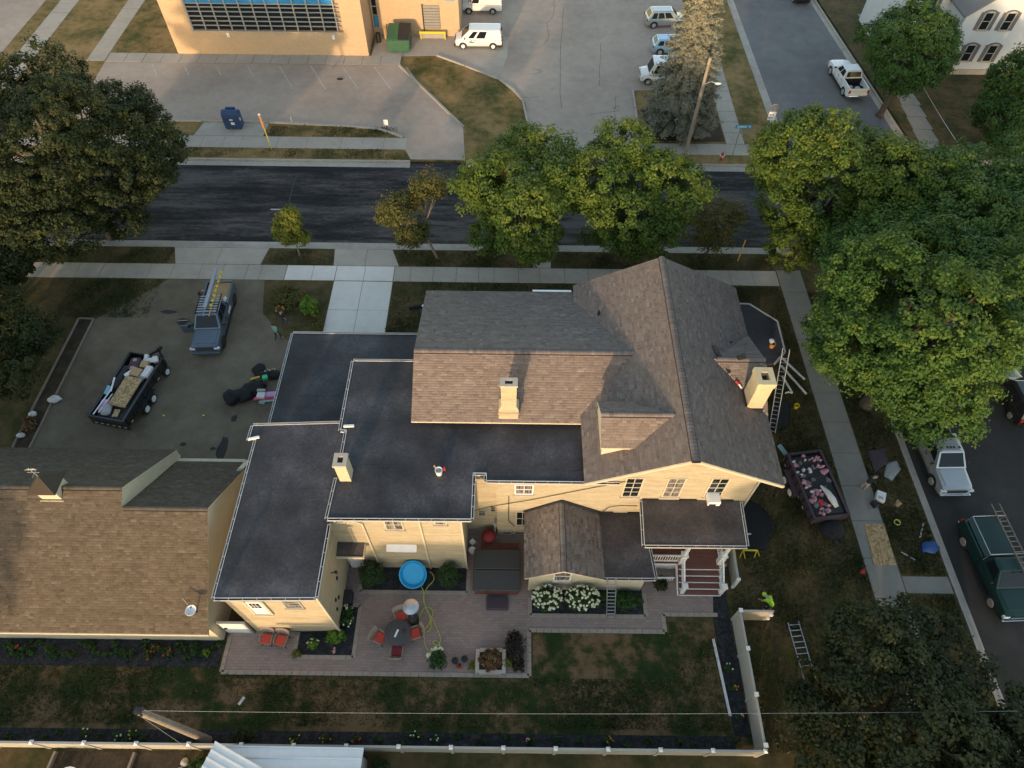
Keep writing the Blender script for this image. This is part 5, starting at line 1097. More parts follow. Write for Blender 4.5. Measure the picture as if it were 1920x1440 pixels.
# --- van, mail trucks, cars
def van(name,label,loc,rz,mat,L_=4.95,W_=1.93,roof=1.92,cat='van'):
    t = thing(name,label,cat,loc,rz); hl = L_/2
    bodyloft(t,[(-hl,W_/2*.80,.40,.72),(-hl+.10,W_/2*.92,.30,.92),(-hl+.75,W_/2,.28,1.10),(-hl+1.2,W_/2,.28,1.14),(hl-.1,W_/2,.28,1.14),(hl,W_/2*.95,.32,1.12)],mat)
    greenhouse(t,(W_/2*.985,-hl+.62,hl-.02),(W_/2*.83,-hl+1.55,hl-.14),mat,[(.16,.30),(.36,.58)],1.08,roof)
    bits(t,W_,L_,.76,tail_z=1.15,tw=.12,th=.6)
    for y in (-hl+.85,hl-.92):
        for s in (-1,1): wheel(t,s*W_/2,y,.33,.22,'rim_white')
    arches(t,W_,(-hl+.85,hl-.92),.33)
    for y,nm in ((-hl-.02,'front_bumper'),(hl,'rear_bumper')): m = MB(); m.box(-W_/2*.94,W_/2*.94,y-.09,y+.09,.28,.56); build(m,nm,MT['steel_dark'],t,world=False,bevel=.04,seg=2)
    for s in (-1,1): part(t,'sill_cladding',MT['steel_dark'],lambda m: m.box(s*(W_/2+.004)-.012,s*(W_/2+.004)+.012,hl-.7,hl-.02,.28,.5),world=False)
    mirrors(t,W_,-hl+1.05,1.2); handles(t,W_,(-hl+1.75,-hl+2.15),1.0,'steel_dark'); return t
V1 = van('delivery_van','white delivery van parked beside the post office yard',(-4.0,71.55,.015),-math.pi/2,'car_white')
part(V1,'door_decal',MT['ink_blue'],lambda m: [m.box(.972,.980,-.95+0,-.60,.72,.88)],world=False); part(V1,'door_lettering',MT['ink'],lambda m: m.box(.972,.980,-.57,-.42,.72,.82),world=False)
def mailtruck(name,label,loc,rz):
    t = thing(name,label,'mail truck',loc,rz); L_,W_ = 4.45,1.92; hl = L_/2
    bodyloft(t,[(-hl,W_/2*.82,.45,.85),(-hl+.08,W_/2*.9,.35,1.0),(-hl+.75,W_/2*.96,.34,1.12),(-hl+.9,W_/2,.34,1.15),(hl,W_/2,.34,1.15)],'car_white')
    greenhouse(t,(W_/2*.99,-hl+.7,hl),(W_/2*.93,-hl+1.15,hl-.06),'car_white',[(.10,.30)],1.1,2.15,rear_glass=False)
    part(t,'stripe',MT['ink_red'],lambda m: [m.box(-W_/2-.006,-W_/2+.01,-hl+.8,hl-.1,1.02,1.06)],world=False); part(t,'stripe',MT['ink_red'],lambda m: [m.box(W_/2-.01,W_/2+.006,-hl+.8,hl-.1,1.02,1.06)],world=False)
    part(t,'eagle_emblem',MT['ink_blue'],lambda m: [m.add([(W_/2+.004,.45,1.7),(W_/2+.004,1.15,1.62),(W_/2+.004,1.25,1.85),(W_/2+.004,.9,1.95),(W_/2+.004,.4,1.95)],[(0,1,2,3,4)])],world=False)
    part(t,'eagle_head',MT['white'],lambda m: [m.add([(W_/2+.008,.5,1.78),(W_/2+.008,.95,1.70),(W_/2+.008,1.1,1.84),(W_/2+.008,.7,1.9)],[(0,1,2,3)])],world=False)
    for q in (-.62,-.42): part(t,'fleet_number',MT['ink'],lambda m: m.box(W_/2+.002,W_/2+.008,q,q+.12,1.55,1.85),world=False)
    bits(t,W_,L_,.78,tail_z=1.3,tw=.12,th=.3)
    for y in (-hl+.75,hl-1.0):
        for s in (-1,1): wheel(t,s*W_/2,y,.33,.2,'grey_pl')
    arches(t,W_,(-hl+.75,hl-1.0),.33); mirrors(t,W_,-hl+1.0,1.5); return t
mailtruck('mail_truck','white mail truck with a blue emblem at the top edge',(-3.9,79.0,.015),-math.pi/2)
mailtruck('mail_truck','white mail truck half hidden behind the spruce',(14.75,65.1,.015),-math.pi/2)
def suv(name,label,loc,rz,mat,L_=4.6,W_=1.84,roof=1.66,cat='car',belt=1.0):
    t = thing(name,label,cat,loc,rz); hl = L_/2
    bodyloft(t,[(-hl,W_/2*.78,.42,.66),(-hl+.1,W_/2*.92,.30,.80),(-hl+.9,W_/2*.99,.25,belt-.06),(-hl+1.2,W_/2,.25,belt),(hl-.5,W_/2,.25,belt+.05),(hl-.06,W_/2*.93,.3,belt),(hl,W_/2*.85,.42,.8)],mat)
    greenhouse(t,(W_/2*.95,-hl+1.0,hl-.10),(W_/2*.74,-hl+1.75,hl-.55),mat,[(.17,.42),(.46,.68),(.72,.90)],belt-.03,roof)
    bits(t,W_,L_,.72,tail_z=.95,tw=.3,th=.16)
    for y in (-hl+.88,hl-.86):
        for s in (-1,1): wheel(t,s*W_/2,y,.35,.22)
    arches(t,W_,(-hl+.88,hl-.86),.35); mirrors(t,W_,-hl+1.35,belt+.08,mat); handles(t,W_,(-hl+2.1,-hl+3.0),belt-.1,'chrome'); return t
suv('parked_car','silver crossover parked left of the spruce top',(16.5,76.4,.015),math.pi/2+.08,'car_silver')
suv('parked_car','pale blue car mostly hidden behind the spruce',(16.6,70.7,.015),math.pi/2,'car_blue',roof=1.5)
suv('parked_car','black car at the top edge of the side street',(33.0,83.6,-.13),math.pi,'car_black',roof=1.5)
suv('parked_car','dark car with red tail light at the right edge under the maple',(34.2,26.2,-.13),math.pi,'car_black')
# --- trailers
def trailer(name,label,loc,rz,L_,W_,h=.62,deck=.72,mat='car_black',tongue=1.1,white_rim=True):
    """tongue at local +Y"""
    t = thing(name,label,'trailer',loc,rz)
    part(t,'deck',MT['steel_dark'],lambda m: m.box(-W_/2,W_/2,-L_/2,L_/2,deck-.12,deck),world=False)
    for s in (-1,1): 
        sd = part(t,'side_wall',MT[mat],lambda m: m.box(s*W_/2-.05,s*W_/2+.05,-L_/2,L_/2,deck+.001,deck+h),world=False)
        for k in range(8): part(sd,'stake',MT['steel_dark'],lambda m: m.box(s*(W_/2+.085)-.03,s*(W_/2+.085)+.03,-L_/2+.2+k*(L_-.4)/7-.04,-L_/2+.2+k*(L_-.4)/7+.04,deck-.1,deck+h-.06),world=False)
        part(sd,'top_rail',MT[mat],lambda m: m.box(s*W_/2-.08,s*W_/2+.08,-L_/2,L_/2,deck+h+.001,deck+h+.07),world=False)
    part(t,'front_wall',MT[mat],lambda m: m.box(-W_/2+.055,W_/2-.055,L_/2-.08,L_/2,deck+.001,deck+h+.05),world=False)
    part(t,'tailgate',MT[mat],lambda m: m.box(-W_/2-.12,W_/2+.12,-L_/2-.10,-L_/2-.005,deck-.3,deck+h+.05),world=False)
    for k in range(6): part(t,'reflector',MT['offwhite'],lambda m: m.box(-W_/2+.1+k*(W_-.3)/5,-W_/2+.26+k*(W_-.3)/5,-L_/2-.115,-L_/2-.101,deck-.1,deck-.05),world=False)
    for k in range(5): part(t,'reflector',MT['offwhite'],lambda m: m.box(W_/2+.116,W_/2+.122,-L_/2+.3+k*L_/6,-L_/2+.5+k*L_/6,deck-.02,deck+.04),world=False)
    for s in (-1,1):
        part(t,'tongue_beam',MT['steel_dark'],lambda m: m.beam((s*W_/2*.7,L_/2-.05,deck-.1),(0,L_/2+tongue,deck-.15),.1,.12),world=False)
        for y in (-.1,-.95): wheel(t,s*(W_/2+.34),y,.36,.24,'rim_white' if white_rim else 'rim')
        part(t,'mudguard',MT[mat],lambda m: m.box(s*(W_/2+.22)-.16,s*(W_/2+.22)+.16,-1.45,.4,.80,.84),world=False)
    part(t,'coupler',MT['steel_dark'],lambda m: m.box(-.09,.09,L_/2+tongue-.1,L_/2+tongue+.25,deck-.22,deck-.05),world=False)
    part(t,'jack',MT['steel_dark'],lambda m: m.tube([(.18,L_/2+tongue-.25,.05),(.18,L_/2+tongue-.25,deck+.35)],.05,8),world=False)
    return t
TR1 = trailer('dump_trailer','black dump trailer loaded with building waste on the driveway',(-25.45,25.55,.01),R(-10.5),5.2,2.35)
wheel_sp = wheel(TR1,1.32,2.15,.34,.2,'rim_white'); wheel_sp.name = 'spare_wheel'
TR2 = trailer('dump_trailer','dark trailer heaped with torn roofing beside the sidewalk',(18.55,18.9,.01),math.pi+R(8),4.3,2.1,mat='plum',tongue=1.2)
random.seed(3)
def l1(p): return tuple(ROOTM[TR1.name] @ Vector(p))
def l2(p): return tuple(ROOTM[TR2.name] @ Vector(p))
def waste(name,label,cat,mat,c,size,rz,rx=0,ry=0,f=l1,base=-10.5,group=None,bev=0):
    return tag(build(MB().obox(f(c),size,rz=R(base)+rz,rx=rx,ry=ry),name,MT[mat],bevel=bev),label,cat,group)
waste('osb_sheet','large tan chipboard sheet on top of the black trailer load','board','osb',(.25,-.55,1.48),(1.15,2.3,.04),0,.02,.05)
waste('osb_sheet','small tan chipboard offcut near the trailer tailgate','board','osb',(.35,-2.1,1.25),(.38,.55,.03),.1,.1)
waste('card_box','open cardboard box behind the chipboard on the trailer','box','card',(.15,1.02,1.45),(.65,.6,.3),-.1,0,.1)
waste('card_box','small cardboard box beside the white boxes on the trailer','box','card',(.35,1.75,1.42),(.5,.5,.25),.15)
waste('white_box','white appliance box at the far right of the trailer load','box','offwhite',(.85,1.2,1.45),(.42,.85,.3),0)
waste('white_board','flat white board beside the cardboard box on the trailer','board','white',(-.25,.95,1.46),(.32,.8,.05),-.65,.1)
waste('white_scrap','large bent white scrap at the front of the trailer','scrap','offwhite',(.45,2.15,1.42),(.75,.35,.06),.4,.2)
waste('white_scrap','upright white scrap against the trailer front wall','scrap','offwhite',(.2,2.35,1.5),(.22,.3,.25),.2,.4)
waste('white_scrap','white scrap in the front right trailer corner','scrap','offwhite',(.9,2.25,1.5),(.3,.4,.3),.5,.3)
waste('grey_sheet','grey board under the slats on the trailer','board','grey_pl',(.62,.75,1.43),(.6,.7,.03),-.3)
for k in range(5): waste('slat','dark slat in a row on the right of the trailer load','slat','steel_dark',(.45+.12*k,.48,1.47),(.05,.34,.03),.0,group='row of slats on the trailer')
waste('white_tube','bent white gutter length at the left of the trailer','gutter','white',(-.85,-.2,1.5),(.09,1.0,.06),.15,.25)
waste('white_tube','long thin white trim leaning at the left of the trailer','trim','white',(-.85,-1.55,1.42),(.06,2.0,.05),-.05)
waste('white_tube','shorter thin white trim beside the long one on the trailer','trim','white',(-.6,-1.6,1.40),(.05,1.5,.05),-.08)
waste('grey_bin_bag','pale grey bag near the trailer tailgate','bag','grey_pl',(-.35,-2.0,1.3),(.62,.8,.35),.2,.1,bev=.12)
waste('lilac_scrap','lilac insulation heap at the left rear of the trailer','insulation','lilac',(-.75,-1.7,1.25),(.55,.9,.22),.1,.15,bev=.1)
waste('pink_scrap','small pink scrap beside the maroon bag on the trailer','insulation','pink',(-.35,1.35,1.42),(.3,.28,.14),.4,bev=.05)
waste('pink_scrap','pink scrap on top of the maroon bag on the trailer','insulation','pink',(-.45,1.95,1.5),(.26,.24,.14),.2,bev=.05)
waste('maroon_bag','dark maroon bag at the front left of the trailer','bag','plum',(-.45,1.75,1.3),(.7,1.0,.35),.2,bev=.12)
waste('felt_roll','dark felt heap along the left wall of the trailer','roofing felt','felt',(-.85,.6,1.2),(.5,1.9,.35),.0,bev=.1)
waste('felt_roll','dark felt spread over the trailer floor','roofing felt','felt',(.1,-.4,.95),(2.1,4.6,.35),.0,bev=.1)
waste('green_board','pale blue board leaning at the left trailer wall','board','light_blue',(-.98,-.65,1.45),(.25,.6,.04),.1,.3,.5)
# torn insulation and felt in the right trailer
b2 = 188
waste('felt_heap','black roofing felt filling the right trailer','roofing felt','felt',(0,0,1.05),(1.95,4.1,.6),0,f=l2,base=b2,bev=.15)
def torn(c,s,mat,seed):
    rg_ = random.Random(seed); mb = MB(); n = 9
    top = [(c[0]+s*rg_.uniform(.35,1)*math.cos(2*math.pi*i/n), c[1]+s*rg_.uniform(.35,1)*math.sin(2*math.pi*i/n), c[2]+rg_.uniform(-.04,.10)) for i in range(n)]
    mb.add([l2(p) for p in top]+[l2((c[0],c[1],c[2]+.12))]+[l2((p[0],p[1],c[2]-.12)) for p in top],[(i,(i+1)%n,n) for i in range(n)]+[((i+1)%n,i,n+1+i,n+1+(i+1)%n) for i in range(n)])
    return mb
k = 0
for i in range(30):
    cl = random.choice(((.7,-1.6),(.1,-1.7),(-.5,-1.5),(.75,.0),(.6,.8),(.2,1.5),(.5,1.75),(.3,.6),(.8,1.0),(-.6,-.9)))
    c = (cl[0]+random.uniform(-.25,.25), cl[1]+random.uniform(-.25,.25), 1.42)
    tag(build(torn(c,random.uniform(.10,.22),'pink',i),'insulation_scrap',MT['pink']),'torn pink insulation scrap in the right trailer','insulation','pink scraps in the right trailer')
for i in range(12):
    c = (random.choice((.85,.6,.1,-.2,-.5))+random.uniform(-.1,.1), random.uniform(-1.7,1.5), 1.43)
    tag(build(torn(c,random.uniform(.08,.18),'white',50+i),'paper_scrap',MT['offwhite']),'torn white paper scrap in the right trailer','scrap','white scraps in the right trailer')
tag(build(torn((.35,1.25,1.45),.3,'pink_hot',91),'red_cloth',MT['red_paint']),'red cloth heap near the front of the right trailer','cloth')
tag(build(MB().tube([l2((-.05,.2,1.5)),l2((-.2,.7,1.62)),l2((-.35,1.2,1.58)),l2((-.45,1.65,1.5))],[.06,.16,.2,.12],10),'plastic_sheet',MT['offwhite'],smooth=True),'long crumpled white plastic sheet in the right trailer','plastic sheet')

tag(build(MB().ell(l2((0,2.7,.75)),(.75,.6,.35),14,8),'tongue_cover',MT['blackfab'],smooth=True),'black cover heaped over the tongue of the right trailer','cover')

for i in range(14):
    c = (random.uniform(-.8,.8), random.uniform(-1.8,1.8), 1.40)
    tag(build(torn(c,random.uniform(.14,.28),'felt',120+i),'felt_scrap',MT['shutter']),'torn grey shingle scrap in the right trailer','shingle scrap','grey shingle scraps in the right trailer')

# ================================================================== back yard and patio things
tb = thing('hot_tub','square hot tub under a folded charcoal cover on the patio','hot tub',(-.72,13.45,.03))
part(tb,'cabinet',MT['tub_side'],lambda m: m.box(-1.95,.5,12.38,14.55,.03,.88),bevel=.06)
part(tb,'cover_half',MT['tub'],lambda m: m.slabz([(-2.05,13.49,1.06),(.6,13.49,1.06),(.6,14.68,1.0),(-2.05,14.68,1.0)],.11),bevel=.05,seg=3)
part(tb,'cover_half',MT['tub'],lambda m: m.slabz([(-2.05,12.28,1.0),(.6,12.28,1.0),(.6,13.46,1.06),(-2.05,13.46,1.06)],.11),bevel=.05,seg=3)
for q in ((-1.3,12.33),(-.15,12.33)): part(tb,'strap',MT['black'],lambda m: m.box(q[0],q[0]+.05,12.265,12.277,.55,.98))
stp = thing('tub_step','plum plastic step in front of the hot tub','step',(-.68,11.9,.03)); part(stp,'tread',MT['plum'],lambda m: m.box(-1.28,-.08,11.5,12.25,.03,.26),bevel=.03)
for i in range(5): part(stp,'grip_strip',MT['black'],lambda m: m.box(-1.2,-.16,11.6+.13*i,11.63+.13*i,.261,.266))
part(None,'tub_bench',MT['tub_side'],lambda m: [m.box(-1.7,.5,14.85,15.25,.04,.5)],label='dark red bench behind the hot tub',cat='bench')
rg_ = thing('kettle_grill','red round lidded grill in the corner behind the hot tub','grill',(-1.25,15.6,.03))
part(rg_,'lid',MT['red_dark'],lambda m: m.lathe([(.42,.62),(.40,.74),(.28,.88),(.08,.94),(.02,.95)],(-1.25,15.6,.03),18),smooth=True); part(rg_,'bowl',MT['red_dark'],lambda m: m.lathe([(.1,.3),(.32,.4),(.42,.61)],(-1.25,15.6,.03),18),smooth=True)
for t in range(3): part(rg_,'leg',MT['steel_dark'],lambda m: m.tube([(-1.25+.3*math.cos(2.1*t),15.6+.3*math.sin(2.1*t),.03),(-1.25+.2*math.cos(2.1*t),15.6+.2*math.sin(2.1*t),.45)],.02,6))
for i,(x,y,l) in enumerate(((-2.2,15.35,'white square flower pot by the wall behind the hot tub'),(-2.2,14.85,'white round flower pot beside the square one'))):
    tag(build(MB().lathe([(.14,0),(.2,.38),(.21,.4),(.17,.4),(.16,.33),(.01,.32)],(x,y,.03),4 if i==0 else 16),'flower_pot',MT['white'],smooth=(i==1)),l,'pot','white pots by the wall')
for i,(x,y) in enumerate(((-2.2,15.35),(-2.2,14.85))): pass
# paddling pool leaning on the wall
pc,pt = Vector((-5.42,13.22,.85)), R(30)
pm = Matrix.Translation(pc) @ Matrix.Rotation(pt,4,'X')
pp = thing('paddling_pool','bright blue round paddling pool propped against the brick wall','paddling pool',tuple(pc),rx=pt)
part(pp,'shell',MT['blue_pool'],lambda m: m.lathe([(.62,-.12),(.70,.05),(.76,.14),(.78,.16),(.74,.17),(.68,.10),(.60,-.07),(.02,-.075)],(0,0,0),28),world=False,smooth=True)
part(pp,'seat_ledge',MT['blue_pool'],lambda m: m.add([(.62*math.cos(t),.62*math.sin(t),z) for z in (-.07,.03) for t in [R(50+8*i) for i in range(11)]]+[(.44*math.cos(t),.44*math.sin(t),z) for z in (-.07,.03) for t in [R(50+8*i) for i in range(11)]],[(11+i,12+i,34+i,33+i) for i in range(10)]+[(22+i,33+i,34+i,23+i) for i in range(10)]),world=False)
tag(build(MB().box(-6.0,-4.9,12.85,13.75,.04,.30),'pool_block',MT['wood_grey']),'low timber block under the blue paddling pool','block')
# yellow-green hose
Z8 = 8.472
def hz(pts): return [(a[0],a[1],.055+.012*math.sin(i*.9)) for i,a in enumerate(pts)]
h1 = [(-5.2, 13.16),(-4.94, 12.67),(-4.83, 12.4),(-4.83, 12.07),(-4.71, 11.74),(-4.43, 11.21),(-4.3, 10.84),(-4.29, 10.52),(-4.42, 10.32),(-4.63, 10.27),(-4.85, 10.39),(-4.95, 10.69),(-4.93, 11.18),(-4.77, 11.52),(-4.53, 11.63),(-4.31, 11.49),(-4.24, 11.25),(-4.37, 10.84),(-4.57, 10.43),(-4.61, 10.09),(-4.54, 9.7),(-4.34, 9.34),(-4.09, 9.18),(-3.91, 9.16)]
h2 = [(-4.6, 13.67),(-4.4, 13.48),(-4.32, 13.23),(-4.42, 13.02),(-4.62, 12.8),(-4.8, 12.43),(-4.76, 11.92),(-4.55, 11.39),(-4.24, 11.01),(-4, 10.57),(-3.79, 10.16),(-3.72, 9.88),(-3.78, 9.65),(-3.95, 9.6),(-4.11, 9.71),(-4.03, 9.82),(-3.88, 9.79),(-3.76, 9.66),(-3.74, 9.43),(-3.88, 9.32),(-4.04, 9.4),(-4.01, 9.53),(-3.86, 9.56),(-3.72, 9.63),(-3.71, 9.46),(-3.79, 9.3),(-3.86, 9.16)]
def smooth_pts(p,k=5):
    out=[]; n=len(p)
    for i in range(n-1):
        p0,p1,p2,p3_=[Vector(p[max(0,min(n-1,i+j))]) for j in (-1,0,1,2)]
        for s in range(k):
            t=s/k; out.append(.5*((2*p1)+(-p0+p2)*t+(2*p0-5*p1+4*p2-p3_)*t*t+(-p0+3*p1-3*p2+p3_)*t*t*t))
    out.append(Vector(p[-1])); return out
hs_ = thing('garden_hose','yellow green garden hose looped across the patio','hose',(-4.9,11,.05))
part(hs_,'hose_run',MT['hose'],lambda m: m.tube(smooth_pts(hz(h1)),.022,6),smooth=True); part(hs_,'hose_run',MT['hose'],lambda m: m.tube(smooth_pts(hz(h2)),.022,6),smooth=True)
# patio heater
ph = thing('patio_heater','patio heater with a round silver reflector above the patio table','heater',(-5.22,10.85,.03))
part(ph,'base',MT['black'],lambda m: m.lathe([(.28,0),(.28,.7),(.22,.78),(.05,.8)],(-5.22,10.85,.03),16),smooth=True); part(ph,'pole',MT['alu'],lambda m: m.tube([(-5.22,10.85,.8),(-5.2,10.95,2.1)],.035,8)); part(ph,'burner',MT['steel_dark'],lambda m: m.lathe([(.09,0),(.1,.25),(.05,.3)],(-5.2,10.97,1.8),10))
part(ph,'reflector',MT['alu'],lambda m: m.lathe([(.43,2.12),(.42,2.15),(.22,2.22),(.21,2.25),(.02,2.28)],(-5.19,11.0,0),28),smooth=True)
# table and chairs
rt = thing('patio_table','round slate topped table with red chairs round it','table',(-5.98,10.05,.03))
part(rt,'table_top',MT['slate_tile'],lambda m: m.lathe([(.66,.70),(.69,.72),(.69,.75),(.67,.76),(.02,.762)],(-5.98,10.05,0),32),smooth=True)
for t in range(4): part(rt,'leg',MT['steel_dark'],lambda m: m.tube([(-5.98+.52*math.cos(t*1.57+.6),10.05+.52*math.sin(t*1.57+.6),.03),(-5.98+.45*math.cos(t*1.57+.6),10.05+.45*math.sin(t*1.57+.6),.7)],.03,6))
tag(build(MB().obox((-6.02,10.0,.775),(.1,.42,.012),rz=-.35),'paper_strip',MT['white']),'white paper strip lying on the slate patio table','paper')
tag(build(MB().lathe([(.07,0),(.08,.09),(.05,.1)],(-5.6,10.12,.764),10),'candle_jar',MT['black']),'small black candle jar on the slate patio table','jar')
def chair(label,loc,rz,group,cush='red'):
    """front of the seat looks to local -Y"""
    t = thing('patio_chair',label,'chair',loc,rz,group)
    part(t,'seat_frame',MT['wicker'],lambda m: m.box(-.29,.29,-.29,.29,.34,.42),world=False,bevel=.03)
    part(t,'cushion',MT[cush],lambda m: m.box(-.26,.26,-.28,.24,.421,.52),world=False,bevel=.04,seg=2)
    k = 10; pr = [(.34*math.sin(R(-80+16*i)),.30+.12*math.cos(R(-80+16*i))-.06) for i in range(k+1)]
    part(t,'backrest',MT['wicker'],lambda m: m.add([(a,b_,.40) for a,b_ in pr]+[(a*1.08,b_+.10,.88) for a,b_ in pr]+[(a*1.12,b_+.05,.40) for a,b_ in pr]+[(a*1.2,b_+.17,.88) for a,b_ in pr],[(i,i+1,12+i,11+i) for i in range(k)]+[(23+i,22+i,33+i,34+i) for i in range(k)]+[(11+i,12+i,34+i,33+i) for i in range(k)]+[(0,11,33,22),(10,32,43,21)]),world=False,smooth='all')
    for sx in (-1,1):
        for sy in (-1,1): part(t,'leg',MT['steel_dark'],lambda m: m.tube([(sx*.24,sy*.24,.34),(sx*.27,sy*.28,0)],.02,6),world=False)
        part(t,'armrest',MT['wicker'],lambda m: m.tube([(sx*.33,.2,.62),(sx*.33,-.05,.63),(sx*.31,-.24,.56),(sx*.29,-.27,.40)],.03,6),world=False)
    return t
gc = 'red cushioned patio chairs'
chair('red cushioned chair left of the patio table',(-6.95,9.85,.03),R(65),gc)
chair('red cushioned chair right of the patio table',(-5.02,10.1,.03),R(-70),gc)
chair('dark red cushioned chair at the near side of the table',(-5.95,9.15,.03),R(178),gc,'red_dark')
chair('red cushioned chair behind the table beside the heater',(-5.9,10.98,.03),R(22),gc)
chair('red cushioned chair by the wall, the one nearer the gate',(-13.0,9.72,.03),R(-6),gc)
chair('red cushioned chair by the wall, the one nearer the flower bed',(-12.2,9.66,.03),R(-10),gc)
tag(build(MB().obox((-9.0,12.0,.33),(.5,.75,.6),rz=.05),'storage_box',MT['black'],bevel=.05),'black storage box against the left block wall','box')
# leaning ladder at the extension and others
ladder('leaning_ladder','silver ladder leaning on the flat roof edge over the hydrangea bed',(5.62, 11.12, 0.04),(5.35,12.22,3.3),(1,0,0),.46)
ladder('leaning_ladder','long ladder leaning on the bay roof beside the tall chimney',(17.14, 23.3, 0),(17.0,26.25,5.2),(.95,-.2,0),.42)
ladder('step_ladder','aluminium ladder lying on the dark grass right of the fence',(15.7, 11.06, 0.05),(15.9, 8.14, 0.05),(1,.1,0),.62)
# white gutter lengths
for lab,a,b_ in (('longest white gutter length on the lawn under the maple',(19.05, 29.67, 0.06),(20.31, 27.63, 0.06)),('white gutter length beside it pointing to the yellow bucket',(18.93, 28.8, 0.08),(20.13, 26.41, 0.06)),('short white downpipe length nearest the ladder',(18.81, 27.91, 0.08),(19.19, 26.49, 0.06)),('long white gutter lying along the yard beside the side fence',(11.12, 10.1, 0.05),(11.37, 6.27, 0.05))):
    t = thing('gutter_length',lab,'gutter',a); a,b_ = Vector(a),Vector(b_); dd=(b_-a).normalized(); sd=Vector((dd.y,-dd.x,0))*.055
    part(t,'channel',MT['white'],lambda m: m.beam(a,b_,.11,.02))
    for s in (-1,1): part(t,'lip',MT['white'],lambda m: m.beam(a+sd*s+Vector((0,0,.04)),b_+sd*s+Vector((0,0,.04)),.012,.08))
tag(build(MB().tube([(18.7, 26.45, 0.1),(18.94, 26.55, 0.1),(19.22, 26.47, 0.08)],.05,8),'downpipe_elbow',MT['white'],smooth=True),'curved white downpipe elbow on the lawn','pipe')
def tarp(name,label,pts,mat='blackfab',cat='tarp',h=.06,seed=0):
    rg2 = random.Random(seed); mb = MB(); n = len(pts); c = (sum(p[0] for p in pts)/n,sum(p[1] for p in pts)/n)
    rings = []
    for k,(s,z) in enumerate(((1,.012),(.93,h),(.6,h*1.6),(.25,h*2.0))):
        ring = []
        for i in range(n*3):
            a = pts[i//3]; b_ = pts[(i//3+1)%n]; t = (i%3)/3; q = (a[0]+(b_[0]-a[0])*t, a[1]+(b_[1]-a[1])*t); j = rg2.uniform(.9,1.06)
            ring.append((c[0]+(q[0]-c[0])*s*j, c[1]+(q[1]-c[1])*s*j, z+(rg2.uniform(-.02,.03) if k else 0)))
        rings.append(ring)
    mb.loft(rings,True); return tag(build(mb,name,MT[mat],smooth='all'),label,cat)
tarp('black_tarp','black tarp on the lawn at the corner of the main gable',[(14.32, 18.53),(15.41, 18.08),(16.11, 16.79),(15.22, 15.27),(13.77, 15.09),(13.5, 16.59)],seed=1)
tarp('black_tarp','black tarp on the lawn below the tall chimney',[(17.86, 26.16),(18.98, 25.95),(18.42, 23.81),(17.22, 23.18),(17.09, 24.21)],seed=2)
tarp('blue_tarp','crumpled blue tarp on the verge by the green pickup',[(24.36, 15.78),(25.2, 15.93),(25.39, 15.4),(24.9, 15.07),(24.22, 15.19)],'blue_tarp',h=.16,seed=3)
tarp('red_cloth','small red cloth on the lawn edge by the sidewalk',[(20.26, 14.11),(20.62, 14.17),(20.51, 13.79),(20.21, 13.82)],'red_paint','cloth',seed=4)
tag(build(MB().lathe([(.13,0),(.17,.34),(.18,.36),(.15,.36),(.14,.06),(.01,.05)],(19.16, 25.3, 0),14),'yellow_bucket',MT['yellow'],smooth=True),'yellow bucket on the lawn under the maple','bucket')
tag(build(MB().tube([(17.37, 22.29, 0.14),(17.77, 21.31, 0.14)],.14,12),'foam_roll',MT['light_blue'],smooth=True),'pale blue foam roll above the right trailer','foam roll')
sh_ = thing('sawhorse','yellow folding sawhorse on the lawn beside the porch','sawhorse',(13.89, 14.93, 0))
part(sh_,'beam',MT['yellow'],lambda m: m.beam((13.45, 14.89, 0.75),(14.28, 14.9, 0.75),.07,.1))
for a,b_ in (((13.46, 14.9, 0.72),(13.42, 14.73, 0)),((13.49, 14.9, 0.72),(13.75, 14.67, 0)),((14.26, 14.91, 0.72),(14.29, 14.74, 0)),((14.3, 14.91, 0.72),(14.62, 14.81, 0))): part(sh_,'leg',MT['yellow'],lambda m: m.beam(a,b_,.05,.05))
tag(build(MB().beam((13.07, 15.3, 0.5),(13.14, 14.23, 0.1),.06,.06),'yellow_level',MT['yellow']),'long yellow level leaning by the porch screen','level')
tag(build(MB().tube([(13.74, 15.8, 0.9),(14.05, 15.84, 0.9)],.05,8),'pipe_end',MT['alu'],smooth=True),'short bright pipe end over the black tarp by the porch','pipe')
# sidewalk and verge things on the right
osb = [(21.36, 16.93),(22.56, 16.95),(22.48, 14.39),(21.17, 14.37)]
tag(build(MB().prism(osb,.03,.055),'osb_sheet',MT['osb']),'orange tan chipboard sheet lying on the right sidewalk','board')
for l,a,b_ in (('left pale batten lying on the sidewalk chipboard',(21.32, 15.71, 0.075),(21.41, 14.35, 0.075)),('right pale batten lying on the sidewalk chipboard',(21.95, 15.89, 0.075),(21.76, 14.35, 0.075)),('short white board on the verge near the side kerb',(25, 17.07, 0.03),(24.45, 16.11, 0.03)),('thin white stick on the verge below the hose coil',(23.05, 15.2, 0.02),(23.7, 14.72, 0.02))):
    tag(build(MB().beam(a,b_,.08 if 'board' in l else .06,.03),'timber_batten',MT['wood_raw' if 'batten' in l else 'offwhite']),l,'batten')
cc = (23.35, 17.04, 0.04)
tag(build(MB().tube([(cc[0]+.17*math.cos(i*.4),cc[1]+.17*math.sin(i*.4),.04+.003*i) for i in range(40)],.022,6),'hose_coil',MT['hose'],smooth=True),'small coil of yellow tubing on the verge grass','coil')
bx_ = (22.81, 18.69, 0.2); tb_ = thing('printed_carton','white printed carton standing on the verge beside the sidewalk','carton',bx_,R(-25))
part(tb_,'carton',MT['white'],lambda m: m.box(-.26,.26,-.32,.32,-.2,.12),world=False)
